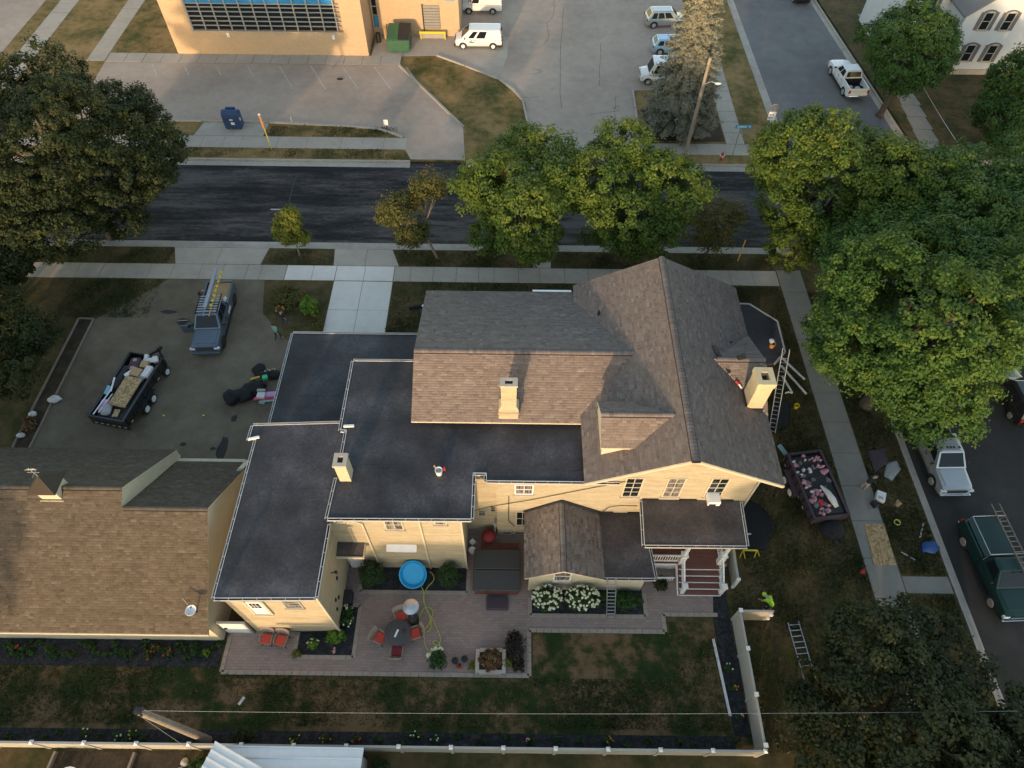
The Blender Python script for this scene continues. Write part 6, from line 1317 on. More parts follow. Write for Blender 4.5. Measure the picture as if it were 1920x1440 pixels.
for k in range(3): part(tb_,'print_line',MT['ink'],lambda m: m.box(-.18,.14,-.1-.07*k,-.07-.07*k,.121,.124),world=False)
tag(build(MB().obox((22.3, 18.18, 0.2),(.3,.4,.4),rz=.4),'black_crate',MT['black'],bevel=.03),'black crate beside the printed carton','crate')
tarp('paper_bag','torn brown paper on the verge by the hose coil',[(23.88, 18.66),(24.13, 18.3),(23.75, 18.05),(23.57, 18.19)],'card','paper',seed=6)
tarp('grey_sheet','grey sheet on the verge under the maple branch',[(23.94, 21.09),(24.79, 21.41),(24.84, 20.71),(23.93, 19.76),(23.48, 20.13)],'grey_pl','sheet',seed=7)
tarp('dark_tarp','dark tarp on the verge below the maple trunk',[(22.93, 22.05),(24.33, 22.35),(24.24, 21.17),(23.05, 20.39)],'plum','tarp',seed=8)
# driveway heap
def heap(name,label,c,s,mat='blackfab',cat='bag',seed=0):
    rg2 = random.Random(seed); mb = MB(); n=14; rings=[]
    for i in range(9):
        t = math.pi*i/8; rr = max(math.sin(t),.02); rings.append([(c[0]+s[0]*rr*math.cos(2*math.pi*j/n)*rg2.uniform(.74,1.22), c[1]+s[1]*rr*math.sin(2*math.pi*j/n)*rg2.uniform(.74,1.22), max(.01,c[2]-s[2]*math.cos(t)*rg2.uniform(.9,1.1))) for j in range(n)])
    mb.loft(rings,True); return tag(build(mb,name,MT[mat],smooth='all'),label,cat)
def at_(p,z): return (p[0],p[1],z)
heap('rubbish_bag','full black rubbish bag at the left end of the driveway heap',at_((-18.85, 25.45),.30),(.62,.66,.38),seed=1)
heap('rubbish_bag','black rubbish bag in the middle of the driveway heap',at_((-18.11, 25.71),.22),(.66,.55,.30),seed=2)
heap('rubbish_bag','black rubbish bag behind the white cooler in the heap',at_((-17.52, 26.29),.22),(.75,.6,.28),seed=3)
heap('duffel_bag','long black tool bag at the top of the driveway heap',at_((-16.72, 27.43),.18),(.95,.36,.22),seed=4)
heap('black_jacket','small black bundle above the tool bag on the driveway',at_((-17.67, 27.9),.13),(.42,.5,.16),seed=5)
tag(build(MB().beam((-17.3, 27.05, 0.45),(-17.88, 26.84, 0.42),.1,.06),'amber_level',MT['gold']),'amber spirit level lying on the black bags','level')
tag(build(MB().obox((-16.87, 26.9, 0.55),(.34,.32,.25),rz=.3),'green_box',MT['green_pl'],bevel=.02),'bright green box on the black tool bag','box')
for i in range(5): tag(build(MB().obox(((-17.01, 27.48, 0.5)[0]+.16*i,(-17.01, 27.48, 0.5)[1]+.09*(i%2)+.04*i,.52),(.08,.05,.05),rz=.4*i),'screw_pack',MT['gold' if i%2 else 'offwhite']),'tiny bright fastener pack on the long tool bag','fastener','fastener packs on the tool bag')
cx_,cy_ = (-16.88, 25.66)
cl_ = thing('cooler','white cooler with a grey lid beside the pink boards','cooler',(cx_,cy_,.01)); part(cl_,'body',MT['offwhite'],lambda m: m.box(cx_-.3,cx_+.25,cy_-.3,cy_+.15,.02,.42),bevel=.03); part(cl_,'lid',MT['grey_pl'],lambda m: m.box(cx_-.34,cx_+.22,cy_+.16,cy_+.36,.3,.5),bevel=.02)
tag(build(MB().obox((*(-16.53, 25.48),.2),(1.7,.22,.06),rz=.14),'pink_board',MT['pink_hot']),'hot pink foam board at the edge of the flat roof','board')
tag(build(MB().obox((*(-16.14, 25.75),.25),(1.0,.42,.12),rz=.12),'lilac_board',MT['lilac'],bevel=.03),'lilac foam boards beside the white cooler','board')
tag(build(MB().obox((*(-16.32, 25.32),.1),(1.4,.12,.06),rz=.16),'mint_board',MT['mint']),'thin mint strip below the pink board','board')
tag(build(MB().obox((*(-16.84, 25.17),.06),(.4,.2,.05),rz=-.2),'mint_offcut',MT['grey_pl']),'small grey offcut below the mint strip','offcut')
for l,p in (('small yellow marker left on the driveway near the trailer',(-23.1, 24.05, 0)),('small yellow marker left on the driveway right of the first',(-20.48, 24.09, 0))):
    tag(build(MB().obox((p[0],p[1],.05),(.16,.1,.08),rz=.5),'yellow_marker',MT['yellow'],bevel=.02),l,'marker')
for i,(l,p) in enumerate((('large crumpled white plastic bag beside the driveway bed',(-30.8, 25.21, 0.2)),('small white rag on the timber edging of the bed',(-31.75, 23.99, 0.15)),('white rag below the orange shrub in the bed',(-31.82, 22.35, 0.15)))):
    heap('plastic_bag',l,(p[0],p[1],.14),((.45,.3,.2),(.25,.2,.15),(.28,.2,.15))[i],'offwhite','bag',seed=20+i)
# dark things beside the wing
tag(build(MB().tube([(-7.72, 33.58, 0.3),(-6.62, 33.78, 0.4)],.15,10),'black_roll',MT['blackfab'],smooth=True),'black roll lying on the lawn beside the wing','roll')
tag(build(MB().obox((-6.67, 33.27, 0.2),(.5,.6,.4),rz=.3),'black_case',MT['black'],bevel=.06),'black case on the lawn beside the wing','case')
tag(build(MB().ell((-6.62, 33.59, 0.58),(.14,.14,.08),8,6),'white_ball',MT['white'],smooth=True),'small white ball at the end of the black roll','ball')
part(H,'rear_gutter',MT['white'],lambda m: m.box(1.2,3.6,28.86,29.0,7.2,7.3))
tag(build(MB().obox((-13.76, 6.72, 0.02),(.14,.42,.02),rz=-.5),'paper_scrap',MT['offwhite']),'small white paper scrap on the grass above the leaning pole','paper')
# raised planters on the patio
pl1 = thing('raised_planter','square raised stone planter full of rust coloured plants','planter',(-.95,8.75,.03))
for a,b_ in (((-1.65,8.15),(-1.65,9.35)),((-.25,8.15),(-.25,9.35))): part(pl1,'planter_wall',MT['stone_cap'],lambda m: m.beam((*a,.2),(*b_,.2),.2,.36))
for a,b_ in (((-1.54,8.2),(-.36,8.2)),((-1.54,9.3),(-.36,9.3))): part(pl1,'planter_wall',MT['stone_cap'],lambda m: m.beam((*a,.2),(*b_,.2),.2,.36))
part(pl1,'earth',MT['soil'],lambda m: m.box(-1.54,-.36,8.31,9.19,.05,.33))

# ================================================================== vegetation
def unit(v): return v/np.maximum(np.linalg.norm(v,axis=1,keepdims=True),1e-6)
def leaves(C, rc, m, size, rg, updir=.6, flat=.75, tone=None, narrow=.62, outw=None):
    """C (k,3) clump centres, rc (k,), m leaves each -> verts, quads, tones"""
    k = len(C); D = unit(rg.normal(size=(k,m,3)).reshape(-1,3)); ci = np.repeat(np.arange(k),m)
    pos = C[ci]+D*(rc[ci]*rg.uniform(.45,1.,k*m))[:,None]*np.array([1,1,flat])
    o_ = outw[ci] if outw is not None else 0
    n = unit(D*.7+o_*.5+np.array([0,0,updir])+rg.normal(size=(k*m,3))*.45)
    a = unit(np.cross(n, rg.normal(size=(k*m,3)))); b_ = np.cross(n,a); s = size*rg.uniform(.65,1.35,k*m)[:,None]
    V = np.stack([pos+a*s*.6, pos+b_*s*.6*narrow+n*s*.08, pos-a*s*.6, pos-b_*s*.6*narrow+n*s*.08],1).reshape(-1,3)
    F = np.arange(4*k*m).reshape(-1,4); T = np.clip((tone[ci] if tone is not None else .5)+rg.normal(0,.13,k*m),0,1)
    return V,F,T
def wob(p, rg, f=.9, n=5):
    out = np.zeros(len(p))
    for i in range(n):
        k = unit(rg.normal(size=(1,3)))[0]*f*rg.uniform(.6,1.7); out += np.sin(p@k+rg.uniform(0,6.28))
    return out/math.sqrt(n/2)
def lobes_to_clumps(lobes, dens, rg, rcmin=.35, rcmax=.75, inner=.16):
    Cs=[]; Os=[]
    for (x,y,z,rx,ry,rz) in lobes:
        area = 4*math.pi*((rx*ry)**1.6/3+(rx*rz)**1.6/3+(ry*rz)**1.6/3)**(1/1.6); n = max(6,int(area*dens))
        d_ = unit(rg.normal(size=(n,3)))
        r_ = np.where(rg.random(n)<inner, rg.uniform(.4,.8,n), rg.uniform(.80,1.10,n)**1.0)
        Cs.append(np.array([x,y,z])+d_*r_[:,None]*np.array([rx,ry,rz])); Os.append(d_)
    C = np.vstack(Cs); O_ = np.vstack(Os); keep = np.ones(len(C),bool)
    for (x,y,z,rx,ry,rz) in lobes:
        q = ((C-np.array([x,y,z]))/np.array([rx,ry,rz])); keep &= (np.linalg.norm(q,axis=1)>.76)|(rg.random(len(C))<.14)
    w_ = wob(C,rg); keep &= (w_ > -1.05)|(rg.random(len(C))<.15)
    C,O_,w_ = C[keep],O_[keep],w_[keep]; C = C+O_*(w_*.28)[:,None]
    return C, rg.uniform(rcmin,rcmax,len(C)), O_, w_
def leafobj(parent, name, V,F,T, mat, kind=None):
    inv = np.array(ROOTM[parent.name].inverted()) if parent is not None else np.eye(4)
    V = V@inv[:3,:3].T+inv[:3,3]
    o = bpy.data.objects.new(name, fastmesh(name,V,F,[MT[mat]],T)); _link(o,parent)
    if kind: o['kind'] = kind
    return o
def tree(label, base, lobes, mat, seed, dens=2.1, per=80, size=.16, trunk=.28, bark='bark', nlimb=10, name='maple_tree', group=None, fork=2.2, rc=(.32,.78), lean=(0,0)):
    rg = np.random.default_rng(seed); t = thing(name,label,'tree',(base[0],base[1],base[2] if len(base)>2 else 0),group=group)
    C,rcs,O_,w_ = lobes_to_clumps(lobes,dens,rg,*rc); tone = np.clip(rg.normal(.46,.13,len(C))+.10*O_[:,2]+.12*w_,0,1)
    V,F,T = leaves(C,rcs,per,size,rg,tone=tone,outw=O_); leafobj(t,'crown',V,F,T,mat)
    top = np.mean([l[:3] for l in lobes],0); b0 = Vector((base[0],base[1],-.1)); fk = Vector((base[0]+lean[0],base[1]+lean[1],fork)); tp = Vector((top[0],top[1],top[2]))
    part(t,'trunk',MT[bark],lambda m: m.tube([b0,b0+Vector((0,0,.25)),fk,(fk+tp)/2+Vector((.1,.1,0)),tp],[trunk*1.5,trunk*1.1,trunk*.85,trunk*.55,trunk*.2],10),smooth='all')
    idx = rg.choice(len(C),min(nlimb,len(C)),replace=False)
    for i in idx:
        e = Vector(C[i]); s = fk+(tp-fk)*float(rg.uniform(0,.6)); mid = s+(e-s)*.5+Vector((0,0,-.3+float(rg.uniform(0,.8))))
        part(t,'limb',MT[bark],lambda m: m.tube([s,mid,e],[trunk*.42,trunk*.26,trunk*.07],6),smooth='all')
    return t
def rlobes(c, r, n, seed, spread=.62, s=(.30,.50), squash=.88):
    rg = random.Random(seed); out = [(c[0],c[1],c[2],r*.66,r*.66,r*.66*squash)]
    for i in range(n):
        a = 2*math.pi*(i+rg.uniform(-.3,.3))/n*1.618*2; e = rg.uniform(-.35,.85); q = r*spread*rg.uniform(.8,1.15); k = r*rg.uniform(*s)
        out.append((c[0]+q*math.cos(a)*math.cos(e), c[1]+q*math.sin(a)*math.cos(e), c[2]+q*math.sin(e)*squash, k, k, k*squash))
    return out
# street maples
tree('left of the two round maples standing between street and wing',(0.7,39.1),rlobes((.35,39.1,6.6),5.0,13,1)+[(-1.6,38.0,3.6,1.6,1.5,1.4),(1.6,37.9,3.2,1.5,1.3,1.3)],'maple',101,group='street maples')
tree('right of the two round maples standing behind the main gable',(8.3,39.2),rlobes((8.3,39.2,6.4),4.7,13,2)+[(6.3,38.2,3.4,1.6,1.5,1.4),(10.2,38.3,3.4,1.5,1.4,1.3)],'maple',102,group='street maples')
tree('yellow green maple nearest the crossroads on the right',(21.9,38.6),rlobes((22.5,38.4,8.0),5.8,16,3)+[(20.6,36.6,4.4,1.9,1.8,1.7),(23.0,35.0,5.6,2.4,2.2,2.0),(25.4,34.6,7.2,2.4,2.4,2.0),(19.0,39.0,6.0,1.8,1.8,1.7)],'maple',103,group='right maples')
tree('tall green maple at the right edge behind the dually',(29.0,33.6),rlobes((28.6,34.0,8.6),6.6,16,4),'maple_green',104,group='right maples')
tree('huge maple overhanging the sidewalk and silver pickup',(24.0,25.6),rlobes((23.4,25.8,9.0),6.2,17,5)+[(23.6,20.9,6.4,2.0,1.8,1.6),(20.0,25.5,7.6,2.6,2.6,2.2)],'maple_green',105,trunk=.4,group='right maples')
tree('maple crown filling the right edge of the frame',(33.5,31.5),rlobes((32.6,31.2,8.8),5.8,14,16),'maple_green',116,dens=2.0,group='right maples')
tree('round green maple in front of the white house',(35.4,59.6),rlobes((34.9,59.6,6.0),4.6,13,6),'maple_green',106,dens=2.0,group='white house trees')
tree('green tree at the right edge by the white house',(45.0,57.0),rlobes((45.4,57.2,4.6),3.7,11,7),'maple_green',107,dens=2.0,group='white house trees')
tree('small green tree beside the lawn below the white house',(42.5,53.0),rlobes((42.8,53.0,3.4),3.0,9,8),'maple_green',108,dens=2.0,group='white house trees')
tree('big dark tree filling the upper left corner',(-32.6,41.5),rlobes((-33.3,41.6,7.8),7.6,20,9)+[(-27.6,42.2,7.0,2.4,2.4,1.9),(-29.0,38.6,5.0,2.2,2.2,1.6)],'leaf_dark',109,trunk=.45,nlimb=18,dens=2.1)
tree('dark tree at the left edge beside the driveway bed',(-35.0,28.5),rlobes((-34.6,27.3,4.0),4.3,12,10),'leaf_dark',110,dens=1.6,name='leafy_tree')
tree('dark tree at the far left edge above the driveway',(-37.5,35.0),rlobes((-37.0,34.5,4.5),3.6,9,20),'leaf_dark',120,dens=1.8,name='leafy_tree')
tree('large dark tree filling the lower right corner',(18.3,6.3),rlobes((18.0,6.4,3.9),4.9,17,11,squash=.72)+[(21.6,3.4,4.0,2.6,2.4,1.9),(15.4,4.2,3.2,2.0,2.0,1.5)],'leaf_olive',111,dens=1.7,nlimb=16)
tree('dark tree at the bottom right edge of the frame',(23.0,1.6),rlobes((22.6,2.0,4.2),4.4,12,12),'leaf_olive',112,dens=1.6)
# thin street trees
tree('thinning brownish tree leaning over the street left of the maples',(-6.1,39.2),[(-8.2,40.2,3.9,1.7,1.6,1.3),(-9.5,40.6,3.4,1.0,1.0,.8),(-7.4,39.3,2.9,1.3,1.2,.9),(-6.6,41.8,4.9,1.1,1.2,.9),(-8.0,38.6,3.0,1.1,1.0,.8)],'leaf_brown',113,dens=5.5,per=44,size=.15,trunk=.10,bark='bark_pale',nlimb=16,name='street_tree',fork=1.6,lean=(-.5,.2))
tree('small yellow green street tree on the verge beside the driveway',(-17.0,39.3),[(-16.9,39.3,3.0,1.2,1.15,1.25),(-16.6,39.5,4.1,.75,.75,.8),(-17.4,39.2,2.2,.8,.8,.6),(-16.2,39.1,2.3,.8,.7,.6)],'leaf_young',114,dens=11,per=46,size=.13,trunk=.06,bark='bark_pale',nlimb=12,name='street_tree',fork=1.2,rc=(.2,.42))
tree('sparse small street tree right of the maples over the street',(15.2,39.3),[(15.3,39.6,3.6,1.5,1.4,1.2),(14.0,39.8,3.0,1.0,1.0,.9),(16.4,40.2,4.2,1.1,1.1,.9),(15.4,38.9,2.4,1.1,1.0,.7)],'leaf_brown',115,dens=3.6,per=34,size=.14,trunk=.07,nlimb=16,name='street_tree',fork=1.4)
# spruce
def spruce(base,Hh,r0,seed):
    rg = np.random.default_rng(seed); t = thing('spruce_tree','tall pale spruce behind the street pole','tree',(*base,0)); Cs=[];Rs=[];Tn=[];Os=[]
    part(t,'trunk',MT['bark_pale'],lambda m: m.tube([(base[0],base[1],-.1),(base[0],base[1],Hh*.5),(base[0]+.1,base[1],Hh)],[.3,.18,.03],8),smooth='all')
    z = .4
    while z < Hh:
        rr = r0*min(1,(z+1.2)/3.2)*(1-z/Hh)**.8+.12; nb = int(9+rr*5.2)
        for j in range(nb):
            a = rg.uniform(0,2*math.pi); L_ = rr*rg.uniform(.7,1.15); br = rg.normal(0,.08)
            for s in np.arange(.3,1.01,.22/max(rr,.5)):
                q = L_*s; Cs.append((base[0]+q*math.cos(a),base[1]+q*math.sin(a),z-.30*q+.10*q*q/max(rr,.5)+rg.normal(0,.05))); Rs.append(.14+.10*(1-s)+.04*rr*.5); Os.append((math.cos(a),math.sin(a),.1)); Tn.append(.42+.5*(z/Hh)+.12*s+br)  # tone climbs with height: shaded skirt and sunlit top put into the colour
        z += .36
    C=np.array(Cs); V,F,T = leaves(C,np.array(Rs)*1.5,20,.19,rg,updir=.35,flat=.5,tone=np.clip(np.array(Tn),0,1),narrow=.28,outw=np.array(Os)); leafobj(t,'needles',V,F,T,'leaf_spruce'); return t
spruce((15.2,56.8),16.2,3.7,201)
# shrubs and plants: soft leaf clouds
def shrub(name,label,c,r,mat,seed,n=60,per=26,size=.09,cat='shrub',group=None,blossom=None,nb=0,bs=.08,flat=.8):
    rg = np.random.default_rng(seed); t = thing(name,label,cat,(c[0],c[1],c[2]-r[2]),group=group)
    d_ = unit(rg.normal(size=(n,3))); C = np.array(c)+d_*rg.uniform(.35,.95,(n,1))*np.array(r); C[:,2] = np.maximum(C[:,2],c[2]-r[2]+.03)
    V,F,T = leaves(C,np.full(n,.28*max(r))*rg.uniform(.7,1.2,n),per,size,rg,tone=np.clip(rg.normal(.5,.15,n),0,1),outw=d_,flat=flat); leafobj(t,'foliage',V,F,T,mat)
    part(t,'stem',MT['bark'],lambda m: m.tube([(c[0],c[1],c[2]-r[2]-.02),(c[0],c[1],c[2])],.03,6))
    if blossom:
        d2 = unit(rg.normal(size=(nb,3))); d2[:,2] = np.abs(d2[:,2])*1.1; d2 = unit(d2); Cb = np.array(c)+d2*np.array(r)*1.08
        V,F,T = leaves(Cb,np.full(nb,bs),14,bs*1.0,rg,updir=.9,tone=np.full(nb,.5),outw=d2,narrow=.9,flat=.8)
        leafobj(t,'blossoms',V,F,T,blossom,kind='stuff')
    return t
shrub('clipped_shrub','larger dark rounded evergreen in the bed by the white door',(-7.75,13.15,1.0),(.72,.66,1.0),'leaf_box',301,n=150,per=44,size=.075,group='evergreens at the wall')
shrub('clipped_shrub','smaller dark rounded evergreen right of the paddling pool',(-3.4,13.15,.95),(.64,.6,.95),'leaf_box',302,n=130,per=44,size=.07,group='evergreens at the wall')
shrub('hydrangea','left white hydrangea bush under the extension window',(2.1,11.95,.95),(.80,.62,.82),'leaf_shrub',303,n=90,per=30,size=.11,blossom='petal_white',nb=84,bs=.062,group='hydrangeas')
shrub('hydrangea','right white hydrangea bush beside the leaning ladder',(4.0,11.95,.98),(.88,.64,.84),'leaf_shrub',304,n=95,per=30,size=.11,blossom='petal_white',nb=94,bs=.062,group='hydrangeas')
shrub('fern_clump','low green grassy clump right of the leaning ladder',(6.5,12.0,.45),(.9,.5,.5),'leaf_shrub',305,n=60,per=30,size=.10,cat='plant')
shrub('fern_clump','low green clump between ladder and hydrangea',(5.05,12.1,.35),(.35,.4,.42),'leaf_shrub',306,n=30,per=26,size=.10,cat='plant')
shrub('dark_bush','dark low bush under the porch railing',(8.5,13.0,.35),(.55,.4,.4),'leaf_dark',307,n=40,per=26,size=.09)
shrub('hosta','bright green leafy plant at the corner of the left block',(-9.45,9.95,.35),(.6,.5,.38),'leaf_lime',308,n=40,per=20,size=.13,cat='plant')
shrub('flowering_shrub','green shrub with white flowers beside the left block',(-8.95,10.95,.4),(.38,.6,.42),'leaf_shrub',309,n=45,per=20,size=.12,blossom='petal_white',nb=14,bs=.05)
shrub('rose_bush','small yellow green bush in the corner slate bed',(-10.5,9.5,.28),(.33,.3,.28),'leaf_lime',310,n=22,per=18,size=.09,blossom='petal_white',nb=7,bs=.04)
shrub('potted_plant','small yellow flowered plant on the corner of the slate bed',(-11.35,9.0,.22),(.28,.22,.22),'leaf_young',311,n=20,per=18,size=.07,cat='plant')
for i,(l,p,mt) in enumerate((('pink flower in the corner slate bed',(-9.3,9.25,.1),'petal_pink'),('small red flower plant behind the raised planter row',(-2.6,8.55,.12),'petal_red'))):
    shrub('flower',l,p,(.12,.12,.12),'leaf_shrub',320+i,n=8,per=10,size=.06,cat='flower',blossom=mt,nb=5,bs=.06)
shrub('rusty_perennial','rust and straw coloured plant in the raised planter',(-.95,8.75,.62),(.62,.58,.42),'leaf_rust',330,n=90,per=26,size=.10,cat='plant')
shrub('dark_perennial','dark purple plants in the bed right of the planter',(.35,9.5,.38),(.5,.9,.36),'leaf_dkplum',331,n=110,per=24,size=.10,cat='plant')
shrub('dark_perennial','lower dark purple plants near the patio corner',(.5,8.6,.25),(.42,.42,.25),'leaf_dkplum',332,n=45,per=22,size=.09,cat='plant')
shrub('grass_clump','round olive clump between planter and dark plants',(-.02,8.65,.3),(.2,.32,.28),'leaf_young',333,n=30,per=24,size=.07,cat='plant')
shrub('potted_rose','green potted plant with cream roses beside the hose',(-3.75,8.75,.45),(.5,.55,.36),'leaf_shrub',334,n=50,per=18,size=.10,cat='plant',blossom='petal_white',nb=4,bs=.11)
shrub('potted_plant','small olive plant against the raised planter',(-1.95,8.55,.25),(.22,.3,.24),'leaf_young',335,n=20,per=16,size=.08,cat='plant')
for i,(x,y,l) in enumerate(((-3.7,8.75,'dark pot of the cream roses on the patio'),(-2.35,8.85,'small empty dark pot beside the planter'),(-2.85,8.75,'tiny dark pot left of the empty one'))):
    tag(build(MB().lathe([(.13,0),(.17,.26),(.18,.28),(.15,.28),(.14,.2),(.01,.2)],(x,y,.03),14),'plant_pot',MT['steel_dark'],smooth=True),l,'pot')
shrub('street_bed_shrub','bright green leafy shrub in the bed above the flat roof',(-15.0,33.4,.65),(.75,.9,.62),'leaf_lime',340,n=60,per=24,size=.15)
shrub('dry_perennials','brown and olive dry plants in the street bed',(-16.9,34.7,.3),(1.5,1.3,.34),'leaf_brown',341,n=130,per=22,size=.12,cat='plant')
shrub('dry_perennials','low brown plants beside the new concrete drive',(-14.3,32.0,.25),(.4,1.2,.3),'leaf_brown',342,n=60,per=20,size=.11,cat='plant')
shrub('orange_lilies','orange flowering clump at the edge of the street bed',(-17.2,33.2,.3),(.35,.3,.3),'leaf_brown',343,n=25,per=18,size=.09,cat='plant',blossom='petal_orange',nb=9,bs=.06)
shrub('orange_shrub','rusty orange shrub in the bed beside the driveway',(-31.5,23.1,.35),(.45,.6,.36),'leaf_rust',344,n=45,per=22,size=.11)
shrub('fence_vine','leafy green vine climbing beside the metal shed roof',(-13.1,5.05,.7),(.55,.35,.7),'leaf_dark',345,n=60,per=22,size=.11,cat='plant')
shrub('corner_weeds','green weeds beside the metal shed behind the fence',(-14.8,3.6,.4),(.7,.55,.42),'leaf_shrub',346,n=60,per=24,size=.12,cat='plant')
shrub('shed_bush','dark bush at the right end of the metal shed',(-6.2,3.7,.5),(.5,.5,.5),'leaf_box',347,n=50,per=24,size=.1)
# garage and fence bed flowers
random.seed(21)
bed = [('red flowers left along the garage bed',-26.0,9.15,'petal_red'),('red flowers in the middle of the garage bed',-19.0,9.2,'petal_red'),('small red flowers just below the middle garage flowers',-19.2,8.85,'petal_red'),('red flower right of the middle garage flowers',-18.2,9.0,'petal_red'),('spiky pale green plant in the garage bed',-16.8,9.05,None),('bright lime plant at the right end of the garage bed',-16.1,9.0,None),('yellow flower by the fence left of the leaning pole',-18.7,5.1,'petal_yellow'),('small cream flower by the fence near the left edge',-21.1,5.15,'petal_white'),('cream flower left of the yellow flower by the fence',-19.5,5.0,'petal_white'),('yellow orange flowers by the fence above the shed roof',-10.6,5.0,'petal_yellow'),('orange pink flowers by the fence above the shed roof',-9.1,5.05,'petal_orange'),('dark red flowers by the fence at the end of the shed',-7.6,5.0,'petal_red'),('white flower by the fence below the patio',-4.7,5.2,'petal_white'),('small white flower by the fence right of the shed',-3.6,5.0,'petal_white'),('pink flower by the fence below the planters',1.2,5.05,'petal_pink'),('salmon flower by the fence near the right corner',5.0,5.05,'petal_orange'),('orange flowers beside the side fence',11.7,7.6,'petal_orange'),('pink flowers beside the side fence near the corner',11.8,6.2,'petal_pink'),('pale flowers at the top of the side fence bed',11.6,8.6,'petal_white')]
for i,(l,x,y,mt) in enumerate(bed):
    shrub('bed_flower',l,(x,y,.26),(.26,.2,.22),'leaf_lime' if 'lime' in l else 'leaf_shrub',400+i,n=18,per=16,size=.08,cat='flower' if mt else 'plant',blossom=mt,nb=4,bs=.04)
for i in range(44):
    x = -30+14.3*i/43+random.uniform(-.2,.2); y = 9.2+random.uniform(-.5,.35)
    shrub('ground_cover',"low green plant in the slate bed along the garage",(x,y,.16),(.30,.22,.15),'leaf_shrub',440+i,n=12,per=14,size=.09,cat='plant',group='low plants along the garage')
for i in range(30):
    x = -29+40*i/29+random.uniform(-.5,.5)
    if -14 < x < -6.5: continue
    shrub('ground_cover',"low green plant in the slate bed along the back fence",(x,5.0+random.uniform(-.15,.2),.16),(.26,.17,.14),'leaf_shrub',490+i,n=10,per=12,size=.08,cat='plant',group='low plants along the back fence')
# ---- unseen house and trees added behind the camera to throw the evening shade
NB = thing('unseen_shade_house','unseen neighbour house added behind the back fence to shade the yard','house',(-6,-22,0))
part(NB,'wall',MT['siding'],lambda m: m.box(-16,4,-26,-17,0,6.2))
part(NB,'roof',MT['grey_roof'],lambda m: m.slabz([(-16.6,-16.4,5.9),(4.6,-16.4,5.9),(3.6,-21.5,9.5),(-15.6,-21.5,9.5)],.2)); part(NB,'roof',MT['grey_roof'],lambda m: m.slabz([(-16.6,-26.6,5.9),(4.6,-26.6,5.9),(3.6,-21.5,9.5),(-15.6,-21.5,9.5)],.2))
for l,x,y,z,r,sd in (('unseen shade tree behind the back fence right of the neighbour house',7.5,-17,8.8,4.8,61),('second unseen shade tree behind the back fence further right',16.5,-14,8.2,5.0,62),('third unseen shade tree behind the back fence by the side street',24,-16,9.0,5.6,63),('unseen shade tree across the side street behind the camera',33,-12,8.6,5.6,64),('unseen shade tree behind the camera on the left',-35,-9,8.0,4.8,65)):
    tree(l,(x,y),rlobes((x,y,z),r,11,sd),'maple_green',500+sd,dens=.9,size=.36,per=18,group='unseen shade trees behind the camera',nlimb=6)

# ---- grass blades on the lawns (uncountable: one object)
def grass(name,label,rects,n,seed,mat,hmin=.04,hmax=.11,holes=(),poly=None):
    rg = np.random.default_rng(seed); ar = np.array([(b_-a)*(d_-c) for a,b_,c,d_ in rects]); k = rg.choice(len(rects),n,p=ar/ar.sum()); Rr = np.array(rects)[k]
    x = rg.uniform(Rr[:,0],Rr[:,1]); y = rg.uniform(Rr[:,2],Rr[:,3]); keep = np.ones(n,bool)
    for a,b_,c,d_ in holes: keep &= ~((x>a)&(x<b_)&(y>c)&(y<d_))
    if poly:
        ins = np.zeros(n,bool)
        for (x0,y0),(x1,y1) in zip(poly,poly[1:]+poly[:1]):
            cr = ((y0>y)!=(y1>y)); ins ^= cr & (x < (x1-x0)*(y-y0)/((y1-y0) if y1 != y0 else 1e-9)+x0)
        keep &= ins
    p = np.stack([x,y,np.zeros(n)],1)[keep]; n = len(p); w1 = wob(p,rg,.55,7); w2 = wob(p,rg,2.2,7); dn = .55*w1+.45*w2
    kp = rg.random(n) < np.clip(.55-.35*dn,.12,1); p,dn = p[kp],dn[kp]; n = len(p)
    h = rg.uniform(hmin,hmax,n)*np.clip(1-.25*dn,.6,1.5); a = rg.uniform(0,6.283,n); u = np.stack([np.cos(a),np.sin(a),np.zeros(n)],1)*rg.uniform(.02,.045,n)[:,None]
    ln = np.stack([rg.normal(0,.7,n),rg.normal(0,.7,n),np.ones(n)],1)*h[:,None]; p = p+np.array([0,0,.006])
    V = np.stack([p-u,p+u,p+u*.4+ln,p-u*.4+ln],1).reshape(-1,3); F = np.arange(4*n).reshape(-1,4); T = np.clip(.5+.22*dn+rg.normal(0,.13,n),0,1)
    o = leafobj(None,name,V,F,T,mat,'stuff'); tag(o,label,'grass'); return o
MT['grass'] = leaf_mat('grass_blade', [(.1,(.022,.040,.009)),(.4,(.050,.055,.016)),(.6,(.11,.080,.032)),(.95,(.19,.135,.065))], .2)
MT['grass_tan'] = leaf_mat('dry_grass_blade', [(.1,(.10,.10,.03)),(.4,(.19,.15,.05)),(.6,(.30,.21,.085)),(.95,(.42,.30,.14))], .3)
MT['grass_dim'] = leaf_mat('shaded_grass_blade', [(.1,(.020,.032,.009)),(.4,(.038,.044,.014)),(.6,(.068,.058,.024)),(.95,(.10,.078,.036))], .2)  # darker copy of the blade tones, side yard shade put into the colour
HOL = [(22.5,25.4,12.7,13.8),(-15.4,8.7,8.0,16.4),(8.6,12.2,11.3,16.4),(-9.3,13.6,13.8,30),(-14.2,-9,10,30),(16.3,17.2,25.5,30.5),(12.2,17.3,25.4,30.6),(20.6,22.6,0,38.5),(-38,-15.3,8.3,19.8),(-30.9,-13,19.6,36.6),(-14,-9.2,27,36.6)]
grass('yard_grass','patchy grass of the back yard between patio and fence',[(-34,12.2,5.6,10.5)],45000,71,'grass',holes=HOL+[(11.3,12.3,5.5,13)])
